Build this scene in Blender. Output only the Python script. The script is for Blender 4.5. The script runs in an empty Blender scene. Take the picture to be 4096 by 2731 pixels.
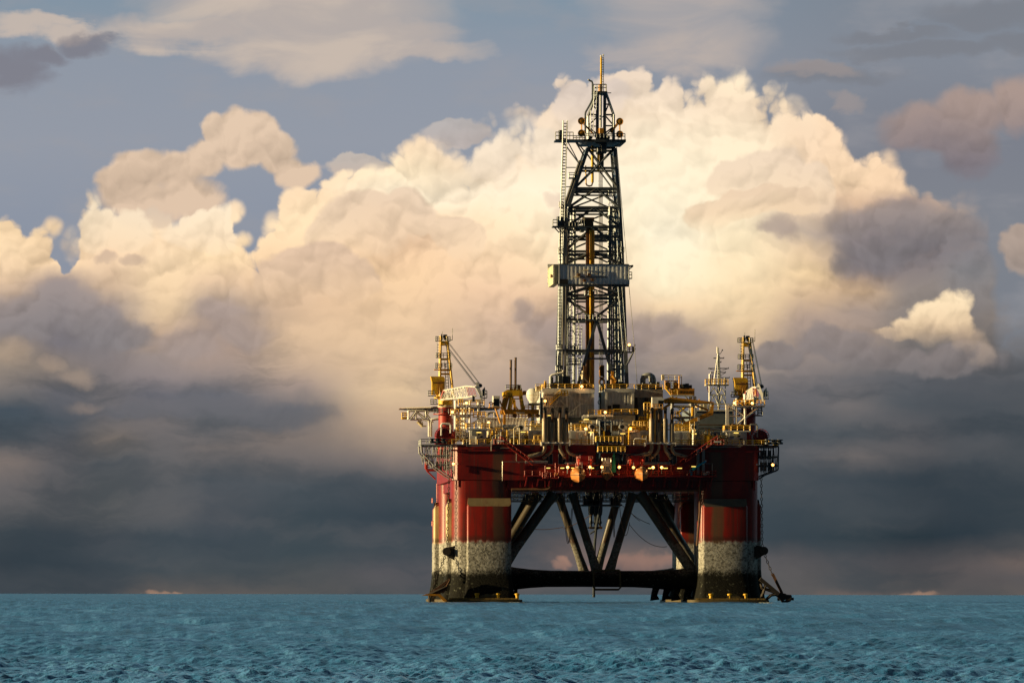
import bpy, math, random
import numpy as np
from mathutils import Vector, Matrix
R = math.radians
C = bpy.context.scene.collection
scene = bpy.context.scene
random.seed(7)

# ------------------------------------------------------------------ camera
D = 1500.0                      # metres from the lens to the front of the rig
YAW = R(3.74)                   # the lens looks this far clockwise of the rig's own axis
CX = -D * math.tan(YAW + math.atan(352 / 24074.0))
FPX = 24074.0                   # focal length in pixels of the 4096 px wide photograph
HOR = 2375.0                    # photograph row of the horizon
CAMH = 2.3
cam_d = bpy.data.cameras.new('camera')
cam = bpy.data.objects.new('camera', cam_d)
C.objects.link(cam)
cam.location = (CX, -D, CAMH)
cam_d.sensor_width = 36.0
cam_d.lens = 36.0 * FPX / 4096.0
cam_d.clip_start = 1.0
cam_d.clip_end = 200000.0
cam_d.shift_y = (HOR - 2731 / 2) / 4096.0
_f = Vector((math.sin(YAW), math.cos(YAW), 0)); _r = Vector((math.cos(YAW), -math.sin(YAW), 0)); _u = Vector((0, 0, 1))
_m = Matrix((_r, _u, -_f)).transposed()
cam.rotation_euler = (_m @ Matrix.Rotation(R(0.09), 3, 'Z')).to_euler()
scene.camera = cam

# ------------------------------------------------------------------ colour management
scene.view_settings.view_transform = 'Standard'
scene.view_settings.look = 'None'
scene.view_settings.exposure = 0.75
scene.view_settings.gamma = 1.0
scene.render.film_transparent = False
scene.cycles.use_denoising = True
scene.cycles.sample_clamp_indirect = 3.0
scene.cycles.sample_clamp_direct = 12.0
scene.cycles.max_bounces = 5
scene.cycles.diffuse_bounces = 3
scene.cycles.glossy_bounces = 3

# ------------------------------------------------------------------ sun
SUN_EL = 9.0
SUN_DIR = Vector((-1.0, -0.075, math.tan(R(SUN_EL)))).normalized()
sd = bpy.data.lights.new('sun', 'SUN')
sd.energy = 5.0
sd.angle = R(0.5)
sd.color = (1.0, 0.76, 0.38)
so = bpy.data.objects.new('sun', sd)
so.rotation_euler = SUN_DIR.to_track_quat('Z', 'Y').to_euler()
so.location = (-300, -30, 120)
C.objects.link(so)

# ------------------------------------------------------------------ sky
def lin(c):
    o = []
    for v in c:
        v = v / 255.0
        o.append(v / 12.92 if v <= 0.04045 else ((v + 0.055) / 1.055) ** 2.4)
    return (*o, 1.0)

world = bpy.data.worlds.new('World')
scene.world = world
world.use_nodes = True
wt = world.node_tree
wt.nodes.clear()

class G:
    """A thin shorthand for building shader node graphs."""
    def __init__(s, tree): s.t = tree
    def n(s, kind, **kw):
        nd = s.t.nodes.new(kind)
        for k, v in kw.items(): setattr(nd, k, v)
        return nd
    def put(s, sock, v):
        if isinstance(v, bpy.types.NodeSocket): s.t.links.new(v, sock)
        else: sock.default_value = v
    def m(s, op, a, b=0.0, c=0.0, clamp=False):
        nd = s.n('ShaderNodeMath', operation=op, use_clamp=clamp)
        for i, v in enumerate((a, b, c)): s.put(nd.inputs[i], v)
        return nd.outputs[0]
    def add(s, a, b): return s.m('ADD', a, b)
    def sub(s, a, b): return s.m('SUBTRACT', a, b)
    def mul(s, a, b): return s.m('MULTIPLY', a, b)
    def mad(s, a, b, c): return s.m('MULTIPLY_ADD', a, b, c)
    def ss(s, x, a, b, lo=0.0, hi=1.0, kind='SMOOTHSTEP'):
        nd = s.n('ShaderNodeMapRange', interpolation_type=kind)
        for k, v in (('Value', x), ('From Min', a), ('From Max', b), ('To Min', lo), ('To Max', hi)): s.put(nd.inputs[k], v)
        return nd.outputs[0]
    def mix(s, f, a, b, blend='MIX'):
        nd = s.n('ShaderNodeMix', data_type='RGBA', blend_type=blend)
        s.put(nd.inputs[0], f); s.put(nd.inputs[6], a); s.put(nd.inputs[7], b)
        return nd.outputs[2]
    def vec(s, x, y, z=0.0):
        nd = s.n('ShaderNodeCombineXYZ')
        for i, v in enumerate((x, y, z)): s.put(nd.inputs[i], v)
        return nd.outputs[0]
    def noise(s, v, scale, detail=3.0, rough=0.5, dim='3D', col=False, dist=0.0):
        nd = s.n('ShaderNodeTexNoise', noise_dimensions=dim)
        s.put(nd.inputs['Vector'], v)
        nd.inputs['Scale'].default_value = scale; nd.inputs['Detail'].default_value = detail
        nd.inputs['Roughness'].default_value = rough; nd.inputs['Distortion'].default_value = dist
        return nd.outputs['Color' if col else 'Fac']
    def voro(s, v, scale, detail=2.0, rough=0.5, dim='2D', feature='F1', lac=2.1):
        nd = s.n('ShaderNodeTexVoronoi', voronoi_dimensions=dim, feature=feature, normalize=True)
        s.put(nd.inputs['Vector'], v)
        nd.inputs['Scale'].default_value = scale; nd.inputs['Detail'].default_value = detail
        nd.inputs['Roughness'].default_value = rough; nd.inputs['Lacunarity'].default_value = lac
        return nd.outputs['Distance']
    def ramp(s, f, stops, interp='LINEAR'):
        nd = s.n('ShaderNodeValToRGB')
        nd.color_ramp.interpolation = interp
        e = nd.color_ramp.elements
        while len(e) > 1: e.remove(e[-1])
        e[0].position = stops[0][0]; e[0].color = stops[0][1]
        for p, c in stops[1:]:
            k = e.new(p); k.color = c
        s.put(nd.inputs[0], f)
        return nd.outputs[0]
    def sep(s, v):
        nd = s.n('ShaderNodeSeparateXYZ'); s.put(nd.inputs[0], v)
        return nd.outputs

W = G(wt)
d3 = W.sep(W.n('ShaderNodeTexCoord').outputs['Generated'])
az = W.m('ARCTAN2', d3[0], d3[1])
el = W.m('ARCSINE', d3[2])
K = FPX / 1000.0
# sky chart: U runs clockwise round the compass, V is degrees above the horizon, both in units of 1/24.07 rad
U = W.mad(W.sub(az, YAW), K, 2.048)
V = W.mul(el, K)
P = W.vec(U, V)
wc = W.sep(W.noise(P, 2.2, 4.0, 0.55, '2D', col=True))
w2 = W.sep(W.noise(W.vec(W.add(U, 7.3), W.add(V, 3.1)), 9.0, 4.0, 0.6, '2D', col=True))
wx = W.add(W.mul(W.sub(wc[0], 0.5), 0.20), W.mul(W.sub(w2[0], 0.5), 0.050))
wy = W.add(W.mul(W.sub(wc[1], 0.5), 0.16), W.mul(W.sub(w2[1], 0.5), 0.045))
Uw = W.add(U, wx); Vw = W.add(V, wy)
Pw = W.vec(Uw, Vw)

def billow(u, v):
    """heaped domes of falling size: the cauliflower heads of a cumulus"""
    h = None
    for sc, wgt, ou, ov in ((2.3, 1.0, 0.0, 0.0), (5.2, 0.50, 3.7, 1.9), (11.0, 0.25, 8.2, 5.1), (23.0, 0.10, 1.3, 9.4)):
        nd = W.n('ShaderNodeTexVoronoi', voronoi_dimensions='2D', feature='F1')
        W.put(nd.inputs['Vector'], W.vec(W.add(u, ou), W.add(v, ov)))
        nd.inputs['Scale'].default_value = sc
        q = nd.outputs['Distance']
        q = W.mul(W.mul(q, q), -wgt)
        h = q if h is None else W.add(h, q)
        if sc == 11.0: s_ = q
        if sc == 23.0: s_ = W.add(s_, W.mul(q, 1.6))
    return W.mad(h, 0.75, 0.95), s_
B0, B0s = billow(Uw, Vw)
B1, _ = billow(W.sub(Uw, 0.014), W.add(Vw, 0.026))
relief = W.m('MINIMUM', W.mul(W.sub(B0, B1), 1.45), 0.065)

H0 = 2.372
def vy(py): return (H0 - py / 1000.0)

# clear sky between the clouds, and the Nishita dome that takes over overhead
sky_l = W.ramp(W.ss(V, 0.0, 2.4, kind='LINEAR'), [(0.0, lin((112, 118, 130))), (0.45, lin((134, 143, 160))), (0.62, lin((141, 149, 164))),
                         (0.75, lin((148, 154, 166))), (0.88, lin((144, 152, 165))), (1.0, lin((128, 147, 163)))])
sky_r = W.ramp(W.ss(V, 0.0, 2.4, kind='LINEAR'), [(0.0, lin((112, 116, 124))), (0.45, lin((122, 127, 136))), (0.62, lin((128, 132, 141))),
                         (0.75, lin((124, 128, 139))), (0.88, lin((131, 137, 148))), (1.0, lin((126, 135, 147)))])
sky = W.mix(W.ss(U, 2.2, 3.6), sky_l, sky_r)
mott = W.noise(W.vec(W.mul(U, 0.8), W.mul(V, 2.0)), 2.6, 4.0, 0.55, '2D')
sky = W.mix(W.ss(mott, 0.45, 0.75, 0.0, 0.35), sky, lin((158, 156, 160)))

def blob(cx, py, rx, ry, u=None, v=None):
    """1 at the heart of an ellipse, 0 at its rim, negative beyond"""
    dx = W.mul(W.sub(Uw if u is None else u, cx / 1000.0), 1000.0 / rx)
    dy = W.mul(W.sub(Vw if v is None else v, vy(py)), 1000.0 / ry)
    return W.sub(1.0, W.add(W.mul(dx, dx), W.mul(dy, dy)))
def union(bl):
    r = bl[0]
    for b in bl[1:]: r = W.m('SMOOTH_MAX', r, b, 0.25)
    return r

# high streaky sheets: noise drawn out along the wind
SU = W.mad(V, 0.9, U)
st = W.noise(W.vec(W.mul(SU, 0.60), W.mul(W.mad(U, -0.10, V), 1.9)), 3.0, 5.0, 0.55, '2D', dist=0.4)
Us = W.add(U, W.add(W.mul(W.sub(st, 0.5), 0.26), wx)); Vs = W.add(V, W.add(W.mul(W.sub(st, 0.5), 0.14), wy))
def sb(*a): return blob(*a, u=Us, v=Vs)
sheet = union([sb(1180, 40, 560, 170), sb(1250, 200, 420, 110), sb(760, 150, 330, 70), sb(1650, 210, 260, 45), sb(1500, 150, 300, 90)])
sky = W.mix(W.ss(sheet, -0.75, 0.85, 0.0, 0.88), sky, W.mix(W.ss(st, 0.35, 0.7), lin((186, 174, 167)), lin((206, 189, 174))))
sheet2 = union([sb(2700, 40, 330, 130), sb(2760, 190, 300, 95), sb(2520, 230, 190, 60)])
sky = W.mix(W.ss(sheet2, -0.9, 0.9, 0.0, 0.8), sky, W.mix(W.ss(st, 0.35, 0.7), lin((172, 166, 166)), lin((192, 178, 169))))
wisp = union([sb(70, 110, 130, 40), sb(260, 140, 150, 40), sb(200, 90, 120, 30)])
sky = W.mix(W.ss(wisp, -0.8, 0.8, 0.0, 0.8), sky, lin((205, 188, 174)))
murk = union([sb(30, 300, 130, 110), sb(340, 190, 120, 55), sb(150, 240, 120, 50)])
sky = W.mix(W.ss(murk, -0.5, 0.8, 0.0, 0.75), sky, lin((122, 120, 130)))
streak = union([sb(3950, 60, 260, 60), sb(3700, 200, 330, 40), sb(4050, 180, 180, 50), sb(3350, 300, 260, 50), sb(3600, 130, 200, 30)])
sky = W.mix(W.ss(streak, -0.6, 0.8, 0.0, 0.6), sky, lin((122, 124, 131)))
tan_ = union([sb(3300, 280, 200, 40), sb(3420, 420, 90, 40)])
sky = W.mix(W.ss(tan_, -0.5, 0.8, 0.0, 0.45), sky, lin((170, 155, 148)))

def puff(base, bl, top, bottom, py0, py1, soft=0.3, gain=0.55, op=1.0, rel=1.2, fade=None):
    f = W.add(union(bl), W.mul(W.sub(B0, 0.55), gain))
    a = W.ss(f, -0.08, soft, 0.0, op)
    if fade: a = W.mul(a, W.ss(Vw, vy(fade[1]), vy(fade[0])))
    c = W.mix(W.ss(Vw, vy(py1), vy(py0)), lin(bottom), lin(top))
    c = W.mix(1.0, c, W.n_rgb(W.mad(relief, rel, 1.0)), 'MULTIPLY')
    return W.mix(a, base, c)
def n_rgb(f):
    nd = W.n('ShaderNodeCombineColor')
    for i in range(3): W.put(nd.inputs[i], f)
    return nd.outputs[0]
W.n_rgb = n_rgb

# small far caps, the pinkish bank on the right, the soft arch on the left
sky = puff(sky, [blob(1400, 665, 120, 50), blob(1480, 680, 90, 40)], (190, 180, 172), (196, 180, 168), 620, 720, 0.3, 0.25, rel=0.5)
sky = puff(sky, [blob(1800, 520, 120, 55), blob(1860, 540, 90, 50)], (184, 178, 176), (186, 176, 172), 470, 580, 0.35, 0.25, rel=0.5)
sky = puff(sky, [blob(3700, 520, 190, 95), blob(3860, 460, 190, 105), blob(4050, 430, 130, 130), blob(3850, 600, 130, 130),
                 blob(3760, 570, 160, 70), blob(4150, 420, 150, 150)], (168, 148, 140), (126, 119, 126), 370, 700, 0.8, 0.5, rel=0.6)
sky = puff(sky, [blob(4080, 1010, 105, 100), blob(4120, 960, 100, 80)], (176, 158, 146), (160, 146, 138), 930, 1110, 0.4, 0.3, rel=0.6)
sky = puff(sky, [blob(860, 525, 70, 85), blob(940, 545, 110, 100), blob(1040, 545, 105, 95), blob(1130, 610, 95, 95), blob(1200, 690, 90, 75),
                 blob(800, 630, 110, 90), blob(690, 690, 140, 100), blob(560, 700, 120, 95), blob(470, 745, 95, 70), blob(980, 620, 150, 75), blob(740, 790, 190, 100), blob(540, 800, 170, 100)],
           (226, 199, 172), (222, 194, 167), 470, 780, 0.55, 0.75, 0.95, rel=0.9)

# the big cumulus and the bank below it: skyline of the cloud as a curve of U
top = [(-200, 900), (0, 872), (60, 892), (130, 900), (180, 880), (205, 920), (225, 1000), (245, 1075), (270, 1040), (290, 930), (320, 830), (360, 780), (430, 790),
       (520, 815), (620, 810), (700, 850), (770, 840), (850, 800), (910, 790), (935, 850), (955, 920), (1000, 990), (1025, 1005), (1055, 960), (1110, 890), (1150, 810),
       (1230, 770), (1300, 720), (1420, 690), (1480, 695), (1540, 640), (1640, 570), (1720, 550), (1810, 585), (1870, 610), (1890, 520), (1960, 455), (2080, 435), (2150, 455),
       (2180, 385), (2260, 345), (2340, 365), (2420, 310), (2560, 272), (2700, 305), (2800, 330), (2810, 300), (2900, 292), (2975, 300), (3015, 385), (3040, 430), (3070, 385),
       (3150, 375), (3215, 430), (3270, 490), (3340, 520), (3420, 600), (3470, 640), (3505, 590), (3560, 640), (3615, 700), (3640, 770), (3720, 785), (3820, 820),
       (3905, 890), (3945, 960), (3965, 1080), (4000, 1260), (4060, 1325), (4200, 1345)]
fc = W.n('ShaderNodeFloatCurve')
cv = fc.mapping.curves[0]
fc.mapping.use_clip = False
u0, u1 = -0.2, 4.2
while len(cv.points) > 2: cv.points.remove(cv.points[1])
cv.points[0].location = (0, vy(top[0][1]) / 2.4); cv.points[1].location = (1, vy(top[-1][1]) / 2.4)
for px, py in top[1:-1]:
    cv.points.new((px / 1000.0 - u0) / (u1 - u0), vy(py) / 2.4)
for p in cv.points: p.handle_type = 'VECTOR'
fc.mapping.update()
uc = W.mad(W.mul(wx, 0.55), 1.0, U)
W.put(fc.inputs['Value'], W.ss(uc, u0, u1, kind='LINEAR'))
skyline = W.mul(fc.outputs[0], 2.4)
fine = W.noise(P, 26.0, 4.0, 0.6, '2D')
edge = W.add(W.sub(skyline, W.mad(wy, 0.55, V)), W.add(W.mul(W.sub(B0, 0.62), 0.20), W.mul(W.sub(fine, 0.5), 0.022)))
edge = W.add(edge, W.mad(B0s, 0.21, 0.015))
lobes = union([blob(215, 915, 50, 55, U, V), blob(290, 990, 60, 90, U, V), blob(935, 850, 55, 60, U, V), blob(975, 960, 45, 45, U, V), blob(1090, 905, 55, 70, U, V), blob(1180, 800, 70, 60, U, V),
               blob(1500, 700, 80, 60, U, V), blob(1740, 600, 100, 60, U, V), blob(2080, 475, 100, 55, U, V), blob(2290, 395, 95, 60, U, V), blob(2940, 345, 90, 60, U, V),
               blob(3150, 435, 90, 70, U, V), blob(3320, 560, 80, 60, U, V), blob(3555, 660, 60, 75, U, V)])
edge = W.m('SMOOTH_MAX', edge, W.mul(W.add(lobes, W.mad(B0s, 1.8, -0.1)), 0.05), 0.03)
east = W.ss(U, 3.72, 3.95)
cum = W.ss(edge, W.mul(W.mad(east, 0.10, 0.012), -1.0), W.add(W.ss(wc[2], 0.35, 0.65, 0.020, 0.085), W.mul(east, 0.16)))

cols = [
 (0,   [(880, 235, 208, 172), (1000, 250, 222, 186), (1100, 228, 198, 168), (1200, 190, 167, 152), (1300, 160, 145, 142), (1420, 186, 162, 140), (1540, 160, 144, 134), (1640, 84, 94, 102), (1760, 94, 98, 102), (1850, 150, 132, 122), (1950, 126, 117, 114), (2060, 114, 109, 107), (2130, 78, 84, 88), (2250, 66, 74, 80), (2372, 80, 84, 88)]),
 (220, [(900, 238, 210, 174), (1050, 246, 216, 180), (1120, 172, 155, 148), (1230, 150, 140, 142), (1380, 142, 133, 136), (1470, 168, 148, 134), (1560, 128, 122, 124), (1680, 92, 97, 103), (1800, 118, 111, 110), (1950, 112, 107, 106), (2060, 106, 103, 102), (2130, 80, 85, 89), (2250, 68, 76, 82), (2372, 82, 85, 88)]),
 (420, [(770, 232, 210, 180), (900, 246, 220, 187), (1020, 240, 211, 180), (1150, 206, 180, 156), (1230, 168, 152, 146), (1330, 144, 136, 138), (1450, 150, 137, 134), (1560, 140, 130, 128), (1660, 118, 113, 114), (1760, 136, 122, 112), (1850, 104, 103, 104), (1950, 105, 103, 102), (2050, 107, 104, 102), (2140, 84, 87, 91), (2250, 70, 78, 84), (2372, 82, 84, 87)]),
 (640, [(800, 240, 218, 188), (950, 248, 222, 190), (1100, 244, 216, 180), (1250, 236, 206, 170), (1340, 200, 172, 150), (1420, 160, 145, 139), (1500, 150, 137, 135), (1580, 112, 110, 116), (1690, 122, 114, 112), (1820, 108, 104, 104), (1950, 96, 96, 98), (2060, 94, 94, 96), (2150, 74, 81, 87), (2280, 72, 79, 84), (2372, 104, 95, 90)]),
 (860, [(790, 238, 214, 188), (900, 251, 226, 192), (1040, 248, 220, 182), (1150, 226, 197, 168), (1250, 170, 154, 148), (1360, 186, 161, 146), (1470, 164, 146, 138), (1580, 106, 107, 114), (1690, 110, 108, 110), (1800, 116, 108, 105), (1930, 84, 88, 93), (2060, 76, 81, 87), (2160, 70, 78, 85), (2280, 74, 80, 84), (2372, 98, 92, 89)]),
 (1200,[(760, 246, 220, 188), (900, 251, 226, 190), (1040, 242, 210, 174), (1200, 226, 193, 162), (1330, 222, 190, 158), (1440, 204, 175, 150), (1540, 172, 151, 139), (1640, 110, 108, 111), (1750, 132, 119, 112), (1850, 114, 107, 105), (1950, 82, 87, 92), (2060, 64, 74, 81), (2200, 66, 76, 82), (2372, 90, 88, 87)]),
 (1600,[(560, 240, 216, 187), (660, 252, 233, 202), (760, 255, 240, 214), (860, 246, 215, 182), (960, 236, 202, 171), (1100, 243, 209, 171), (1300, 236, 202, 166), (1430, 225, 192, 158), (1560, 231, 197, 157), (1660, 208, 175, 143), (1750, 176, 151, 129), (1830, 140, 124, 115), (1920, 80, 84, 89), (2050, 58, 68, 76), (2200, 70, 77, 83), (2290, 90, 88, 91), (2372, 86, 86, 88)]),
 (2000,[(440, 235, 215, 195), (540, 238, 218, 197), (660, 244, 224, 200), (780, 255, 240, 216), (910, 252, 229, 197), (1040, 244, 214, 180), (1170, 235, 201, 170), (1300, 212, 182, 158), (1430, 208, 179, 154), (1560, 186, 161, 143), (1700, 148, 133, 124), (1880, 76, 82, 88), (2080, 60, 70, 77), (2190, 70, 76, 82), (2300, 104, 95, 95), (2372, 86, 86, 88)]),
 (2380,[(320, 226, 209, 194), (400, 216, 202, 190), (470, 236, 217, 196), (600, 252, 235, 212), (780, 255, 244, 222), (1000, 252, 229, 190), (1150, 226, 192, 160), (1270, 170, 150, 142), (1430, 150, 137, 133), (1560, 124, 119, 121), (1700, 94, 96, 100), (1900, 70, 78, 84), (2100, 62, 72, 80), (2200, 122, 104, 98), (2290, 96, 91, 93), (2372, 84, 86, 89)]),
 (2660,[(320, 232, 214, 196), (450, 246, 228, 206), (600, 254, 240, 216), (800, 255, 246, 222), (950, 255, 248, 226), (1120, 255, 243, 210), (1220, 240, 208, 168), (1300, 176, 155, 144), (1420, 172, 152, 138), (1540, 132, 124, 124), (1700, 92, 94, 98), (1850, 78, 84, 89), (2000, 68, 77, 83), (2160, 66, 76, 83), (2240, 132, 112, 104), (2300, 96, 91, 93), (2372, 84, 86, 89)]),
 (2960,[(300, 250, 232, 205), (400, 240, 220, 196), (560, 252, 234, 208), (780, 255, 240, 212), (1000, 255, 234, 196), (1160, 246, 216, 172), (1300, 226, 196, 158), (1400, 196, 171, 148), (1500, 150, 137, 130), (1600, 112, 109, 112), (1720, 92, 95, 98), (1850, 78, 84, 89), (2000, 68, 77, 83), (2160, 64, 74, 81), (2240, 82, 83, 86), (2372, 88, 88, 88)]),
 (3200,[(390, 250, 230, 202), (520, 240, 216, 190), (650, 242, 214, 186), (800, 234, 204, 174), (880, 200, 173, 154), (935, 166, 147, 142), (1000, 218, 188, 156), (1100, 244, 212, 168), (1200, 214, 184, 152), (1300, 176, 155, 142), (1430, 148, 135, 130), (1560, 114, 110, 112), (1700, 90, 93, 97), (1800, 100, 99, 101), (1900, 76, 81, 86), (2050, 66, 74, 80), (2160, 58, 68, 75), (2240, 86, 84, 86), (2372, 92, 89, 88)]),
 (3420,[(600, 246, 218, 188), (720, 242, 213, 181), (800, 214, 184, 158), (870, 158, 142, 140), (960, 132, 124, 130), (1060, 140, 128, 130), (1150, 204, 175, 146), (1240, 168, 150, 140), (1330, 172, 152, 140), (1400, 152, 138, 132), (1500, 112, 109, 111), (1620, 118, 112, 111), (1740, 88, 91, 95), (1830, 112, 105, 103), (1920, 72, 78, 84), (2040, 72, 78, 83), (2140, 52, 64, 71), (2230, 86, 84, 86), (2340, 90, 88, 88), (2372, 128, 108, 98)]),
 (3640,[(650, 240, 211, 180), (755, 238, 208, 178), (800, 172, 153, 145), (900, 128, 121, 128), (980, 118, 115, 124), (1060, 132, 124, 127), (1150, 148, 138, 134), (1300, 146, 136, 131), (1400, 134, 125, 122), (1500, 108, 107, 110), (1600, 94, 97, 101), (1700, 104, 101, 102), (1800, 104, 100, 100), (1900, 68, 75, 81), (2040, 72, 78, 83), (2130, 50, 62, 69), (2230, 86, 83, 85), (2340, 92, 89, 88), (2372, 122, 106, 98)]),
 (3880,[(860, 182, 162, 150), (930, 132, 126, 131), (1010, 128, 125, 132), (1100, 130, 130, 136), (1300, 150, 138, 132), (1400, 146, 132, 124), (1500, 106, 105, 108), (1620, 92, 95, 99), (1760, 98, 98, 100), (1860, 82, 86, 90), (2000, 72, 78, 83), (2120, 58, 68, 75), (2200, 92, 88, 88), (2260, 112, 101, 98), (2372, 102, 96, 94)]),
 (4096,[(1330, 146, 136, 132), (1430, 130, 123, 122), (1540, 98, 99, 102), (1700, 92, 94, 97), (1850, 86, 89, 92), (2000, 74, 80, 84), (2100, 70, 77, 82), (2180, 100, 95, 93), (2240, 134, 115, 106), (2300, 108, 100, 98), (2372, 116, 106, 100)]),
]
# the lower bank is smoother and drawn out sideways
lowf = W.ss(V, 0.75, 1.35)
Uc = W.mad(wx, 0.85, U)
Vc = W.add(V, W.mul(W.mul(wy, 0.9), W.mad(lowf, 0.45, 0.55)))
vf = W.ss(Vc, 0.0, 2.4, kind='LINEAR')
cc = None; prev = None
for cx, stops in cols:
    st_ = sorted([(max(0.0, vy(p[0])) / 2.4, lin(p[1:])) for p in stops])
    rp = W.ramp(vf, st_)
    cc = rp if cc is None else W.mix(W.ss(Uc, prev / 1000.0, cx / 1000.0), cc, rp)
    prev = cx
# billows within the cloud
relk = W.mul(relief, W.mad(lowf, 0.95, 0.10))
cc = W.mix(1.0, cc, W.n_rgb(W.m('MAXIMUM', W.add(W.mad(lowf, 0.035, 1.0), relk), 0.55)), 'MULTIPLY')
deep = W.noise(W.vec(Uw, W.mul(Vw, 1.2)), 5.0, 5.0, 0.55, '2D')
cc = W.mix(W.mul(W.ss(deep, 0.50, 0.72, 0.0, 0.10), lowf), cc, lin((206, 172, 140)))
bank = W.noise(W.vec(W.mul(Uw, 0.7), W.mul(Vw, 2.4)), 2.4, 5.0, 0.55, '2D')
cc = W.mix(W.mul(W.ss(bank, 0.52, 0.80, 0.0, 0.13), W.sub(1.0, lowf)), cc, lin((132, 122, 118)))
cc = W.mix(W.mul(W.ss(bank, 0.56, 0.28, 0.0, 0.45), W.sub(1.0, lowf)), cc, lin((56, 68, 76)))
cc = W.mix(1.0, cc, W.mix(lowf, (0.93, 0.96, 0.98, 1), (1.01, 0.975, 0.915, 1)), 'MULTIPLY')
flank = W.m('MAXIMUM', W.ss(U, 0.75, 0.25), W.ss(U, 3.3, 3.8))
cc = W.mix(W.mul(flank, W.ss(V, 1.36, 0.98)), cc, W.mix(1.0, cc, (0.72, 0.76, 0.80, 1), 'MULTIPLY'))
cc = W.mix(W.mul(W.ss(blob(2740, 880, 700, 480, U, V), -0.1, 1.0), 0.42), cc, lin((255, 238, 204)))
cc = W.mix(W.mul(W.ss(blob(1500, 1350, 420, 300, U, V), 0.0, 1.0), 0.30), cc, lin((238, 203, 163)))
# nearer heads standing in front of the main cloud
def head(base, bl, top, bottom, py0, py1, fade, soft=0.35, gain=0.5, rel=0.8, op=0.85):
    return puff(base, bl, top, bottom, py0, py1, soft, gain, op, rel, fade)
cc = head(cc, [blob(620, 860, 150, 55), blob(540, 880, 90, 45), blob(700, 840, 90, 50)], (206, 186, 168), (222, 198, 172), 820, 930, (900, 960), 0.7, op=0.8)
cc = head(cc, [blob(430, 850, 130, 85), blob(360, 930, 120, 90), blob(500, 930, 120, 80)], (250, 230, 200), (246, 220, 186), 780, 1000, (930, 1060))
cc = head(cc, [blob(850, 860, 90, 85), blob(790, 930, 140, 90), blob(880, 950, 100, 90)], (252, 232, 202), (250, 224, 190), 790, 1000, (940, 1080))
cc = head(cc, [blob(410, 1030, 70, 30), blob(530, 1040, 60, 28)], (196, 170, 150), (204, 178, 154), 1000, 1060, (1050, 1090), 0.9, op=0.7, rel=0.3)
cc = head(cc, [blob(1480, 900, 220, 130), blob(1640, 850, 130, 110), blob(1370, 960, 140, 120), blob(1790, 930, 95, 80), blob(1860, 985, 90, 80)], (230, 203, 176), (240, 211, 178), 740, 1040, (880, 1140))
cc = head(cc, [blob(1260, 1080, 150, 110), blob(1130, 1150, 130, 110), blob(1380, 1130, 120, 90)], (222, 192, 166), (228, 197, 165), 970, 1240, (1080, 1260))
cc = head(cc, [blob(2050, 560, 120, 90), blob(2160, 610, 120, 90), blob(1960, 640, 110, 90)], (246, 228, 204), (246, 226, 200), 470, 700, (620, 780))
cc = head(cc, [blob(2290, 430, 110, 90), blob(2420, 400, 110, 70)], (214, 198, 186), (236, 216, 196), 330, 520, (420, 560), 0.6)
cc = head(cc, [blob(3060, 690, 170, 110), blob(3250, 760, 110, 120), blob(2920, 720, 120, 90)], (236, 212, 186), (244, 217, 184), 580, 900, (720, 960))
cc = head(cc, [blob(3010, 830, 150, 80), blob(3180, 830, 100, 60), blob(2850, 880, 120, 70)], (232, 204, 174), (244, 214, 176), 760, 950, (850, 980))
cc = head(cc, [blob(2360, 1010, 60, 50), blob(2240, 850, 60, 60), blob(2200, 800, 50, 40)], (224, 198, 176), (236, 208, 178), 760, 1060, (900, 1080), 0.8, op=0.6)
# grey masses standing in front of the lit cloud, and breaks of light between them
cc = head(cc, [blob(235, 1190, 150, 85), blob(110, 1270, 170, 110), blob(340, 1300, 150, 90), blob(520, 1345, 150, 60)], (156, 144, 141), (132, 127, 129), 1110, 1420, (1400, 1580), 0.95, 0.9, 0.9, 0.85)
cc = head(cc, [blob(860, 1260, 110, 60), blob(960, 1330, 150, 70), blob(760, 1370, 150, 60)], (176, 157, 147), (158, 144, 139), 1200, 1430, (1400, 1500), 1.0, 0.8, 0.8, 0.75)
cc = head(cc, [blob(40, 1420, 70, 60), blob(290, 1490, 90, 45), blob(180, 1450, 60, 30), blob(330, 1620, 110, 35)], (198, 172, 147), (176, 154, 138), 1370, 1660, (1640, 1720), 1.8, 0.9, 0.3, 0.5)
cc = head(cc, [blob(2610, 1290, 130, 55), blob(2510, 1365, 170, 80), blob(2730, 1345, 110, 50), blob(2200, 1290, 110, 90), blob(2120, 1230, 70, 60)], (166, 148, 139), (146, 134, 130), 1220, 1440, (1400, 1540), 1.1, 0.9, 0.8, 0.75)
cc = head(cc, [blob(3330, 1370, 170, 60), blob(3560, 1410, 220, 60), blob(3820, 1420, 230, 70), blob(3080, 1420, 150, 50)], (140, 130, 128), (118, 113, 114), 1330, 1500, (1480, 1620), 0.6, 0.7, 0.9, 0.8)
cc = head(cc, [blob(850, 1620, 300, 60), blob(1150, 1670, 260, 60), blob(560, 1640, 200, 50)], (108, 107, 112), (92, 95, 101), 1560, 1740, (1720, 1840), 0.9, 0.6, 0.6, 0.7)
col = W.mix(cum, sky, cc)
col = head(col, [blob(3860, 955, 100, 70), blob(3430, 905, 130, 75), blob(3590, 880, 190, 85), blob(3760, 925, 150, 85), blob(3520, 1010, 210, 90), blob(3380, 1060, 90, 60)], (156, 143, 138), (122, 118, 122), 800, 1060, (1020, 1200), 1.0, 0.85, 0.8, 0.8)
col = puff(col, [blob(2540, 2236, 125, 44), blob(2420, 2250, 90, 34), blob(2640, 2225, 60, 30)], (158, 122, 108), (130, 106, 100), 2190, 2280, 1.0, 0.5, 0.75, rel=0.3)
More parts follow.
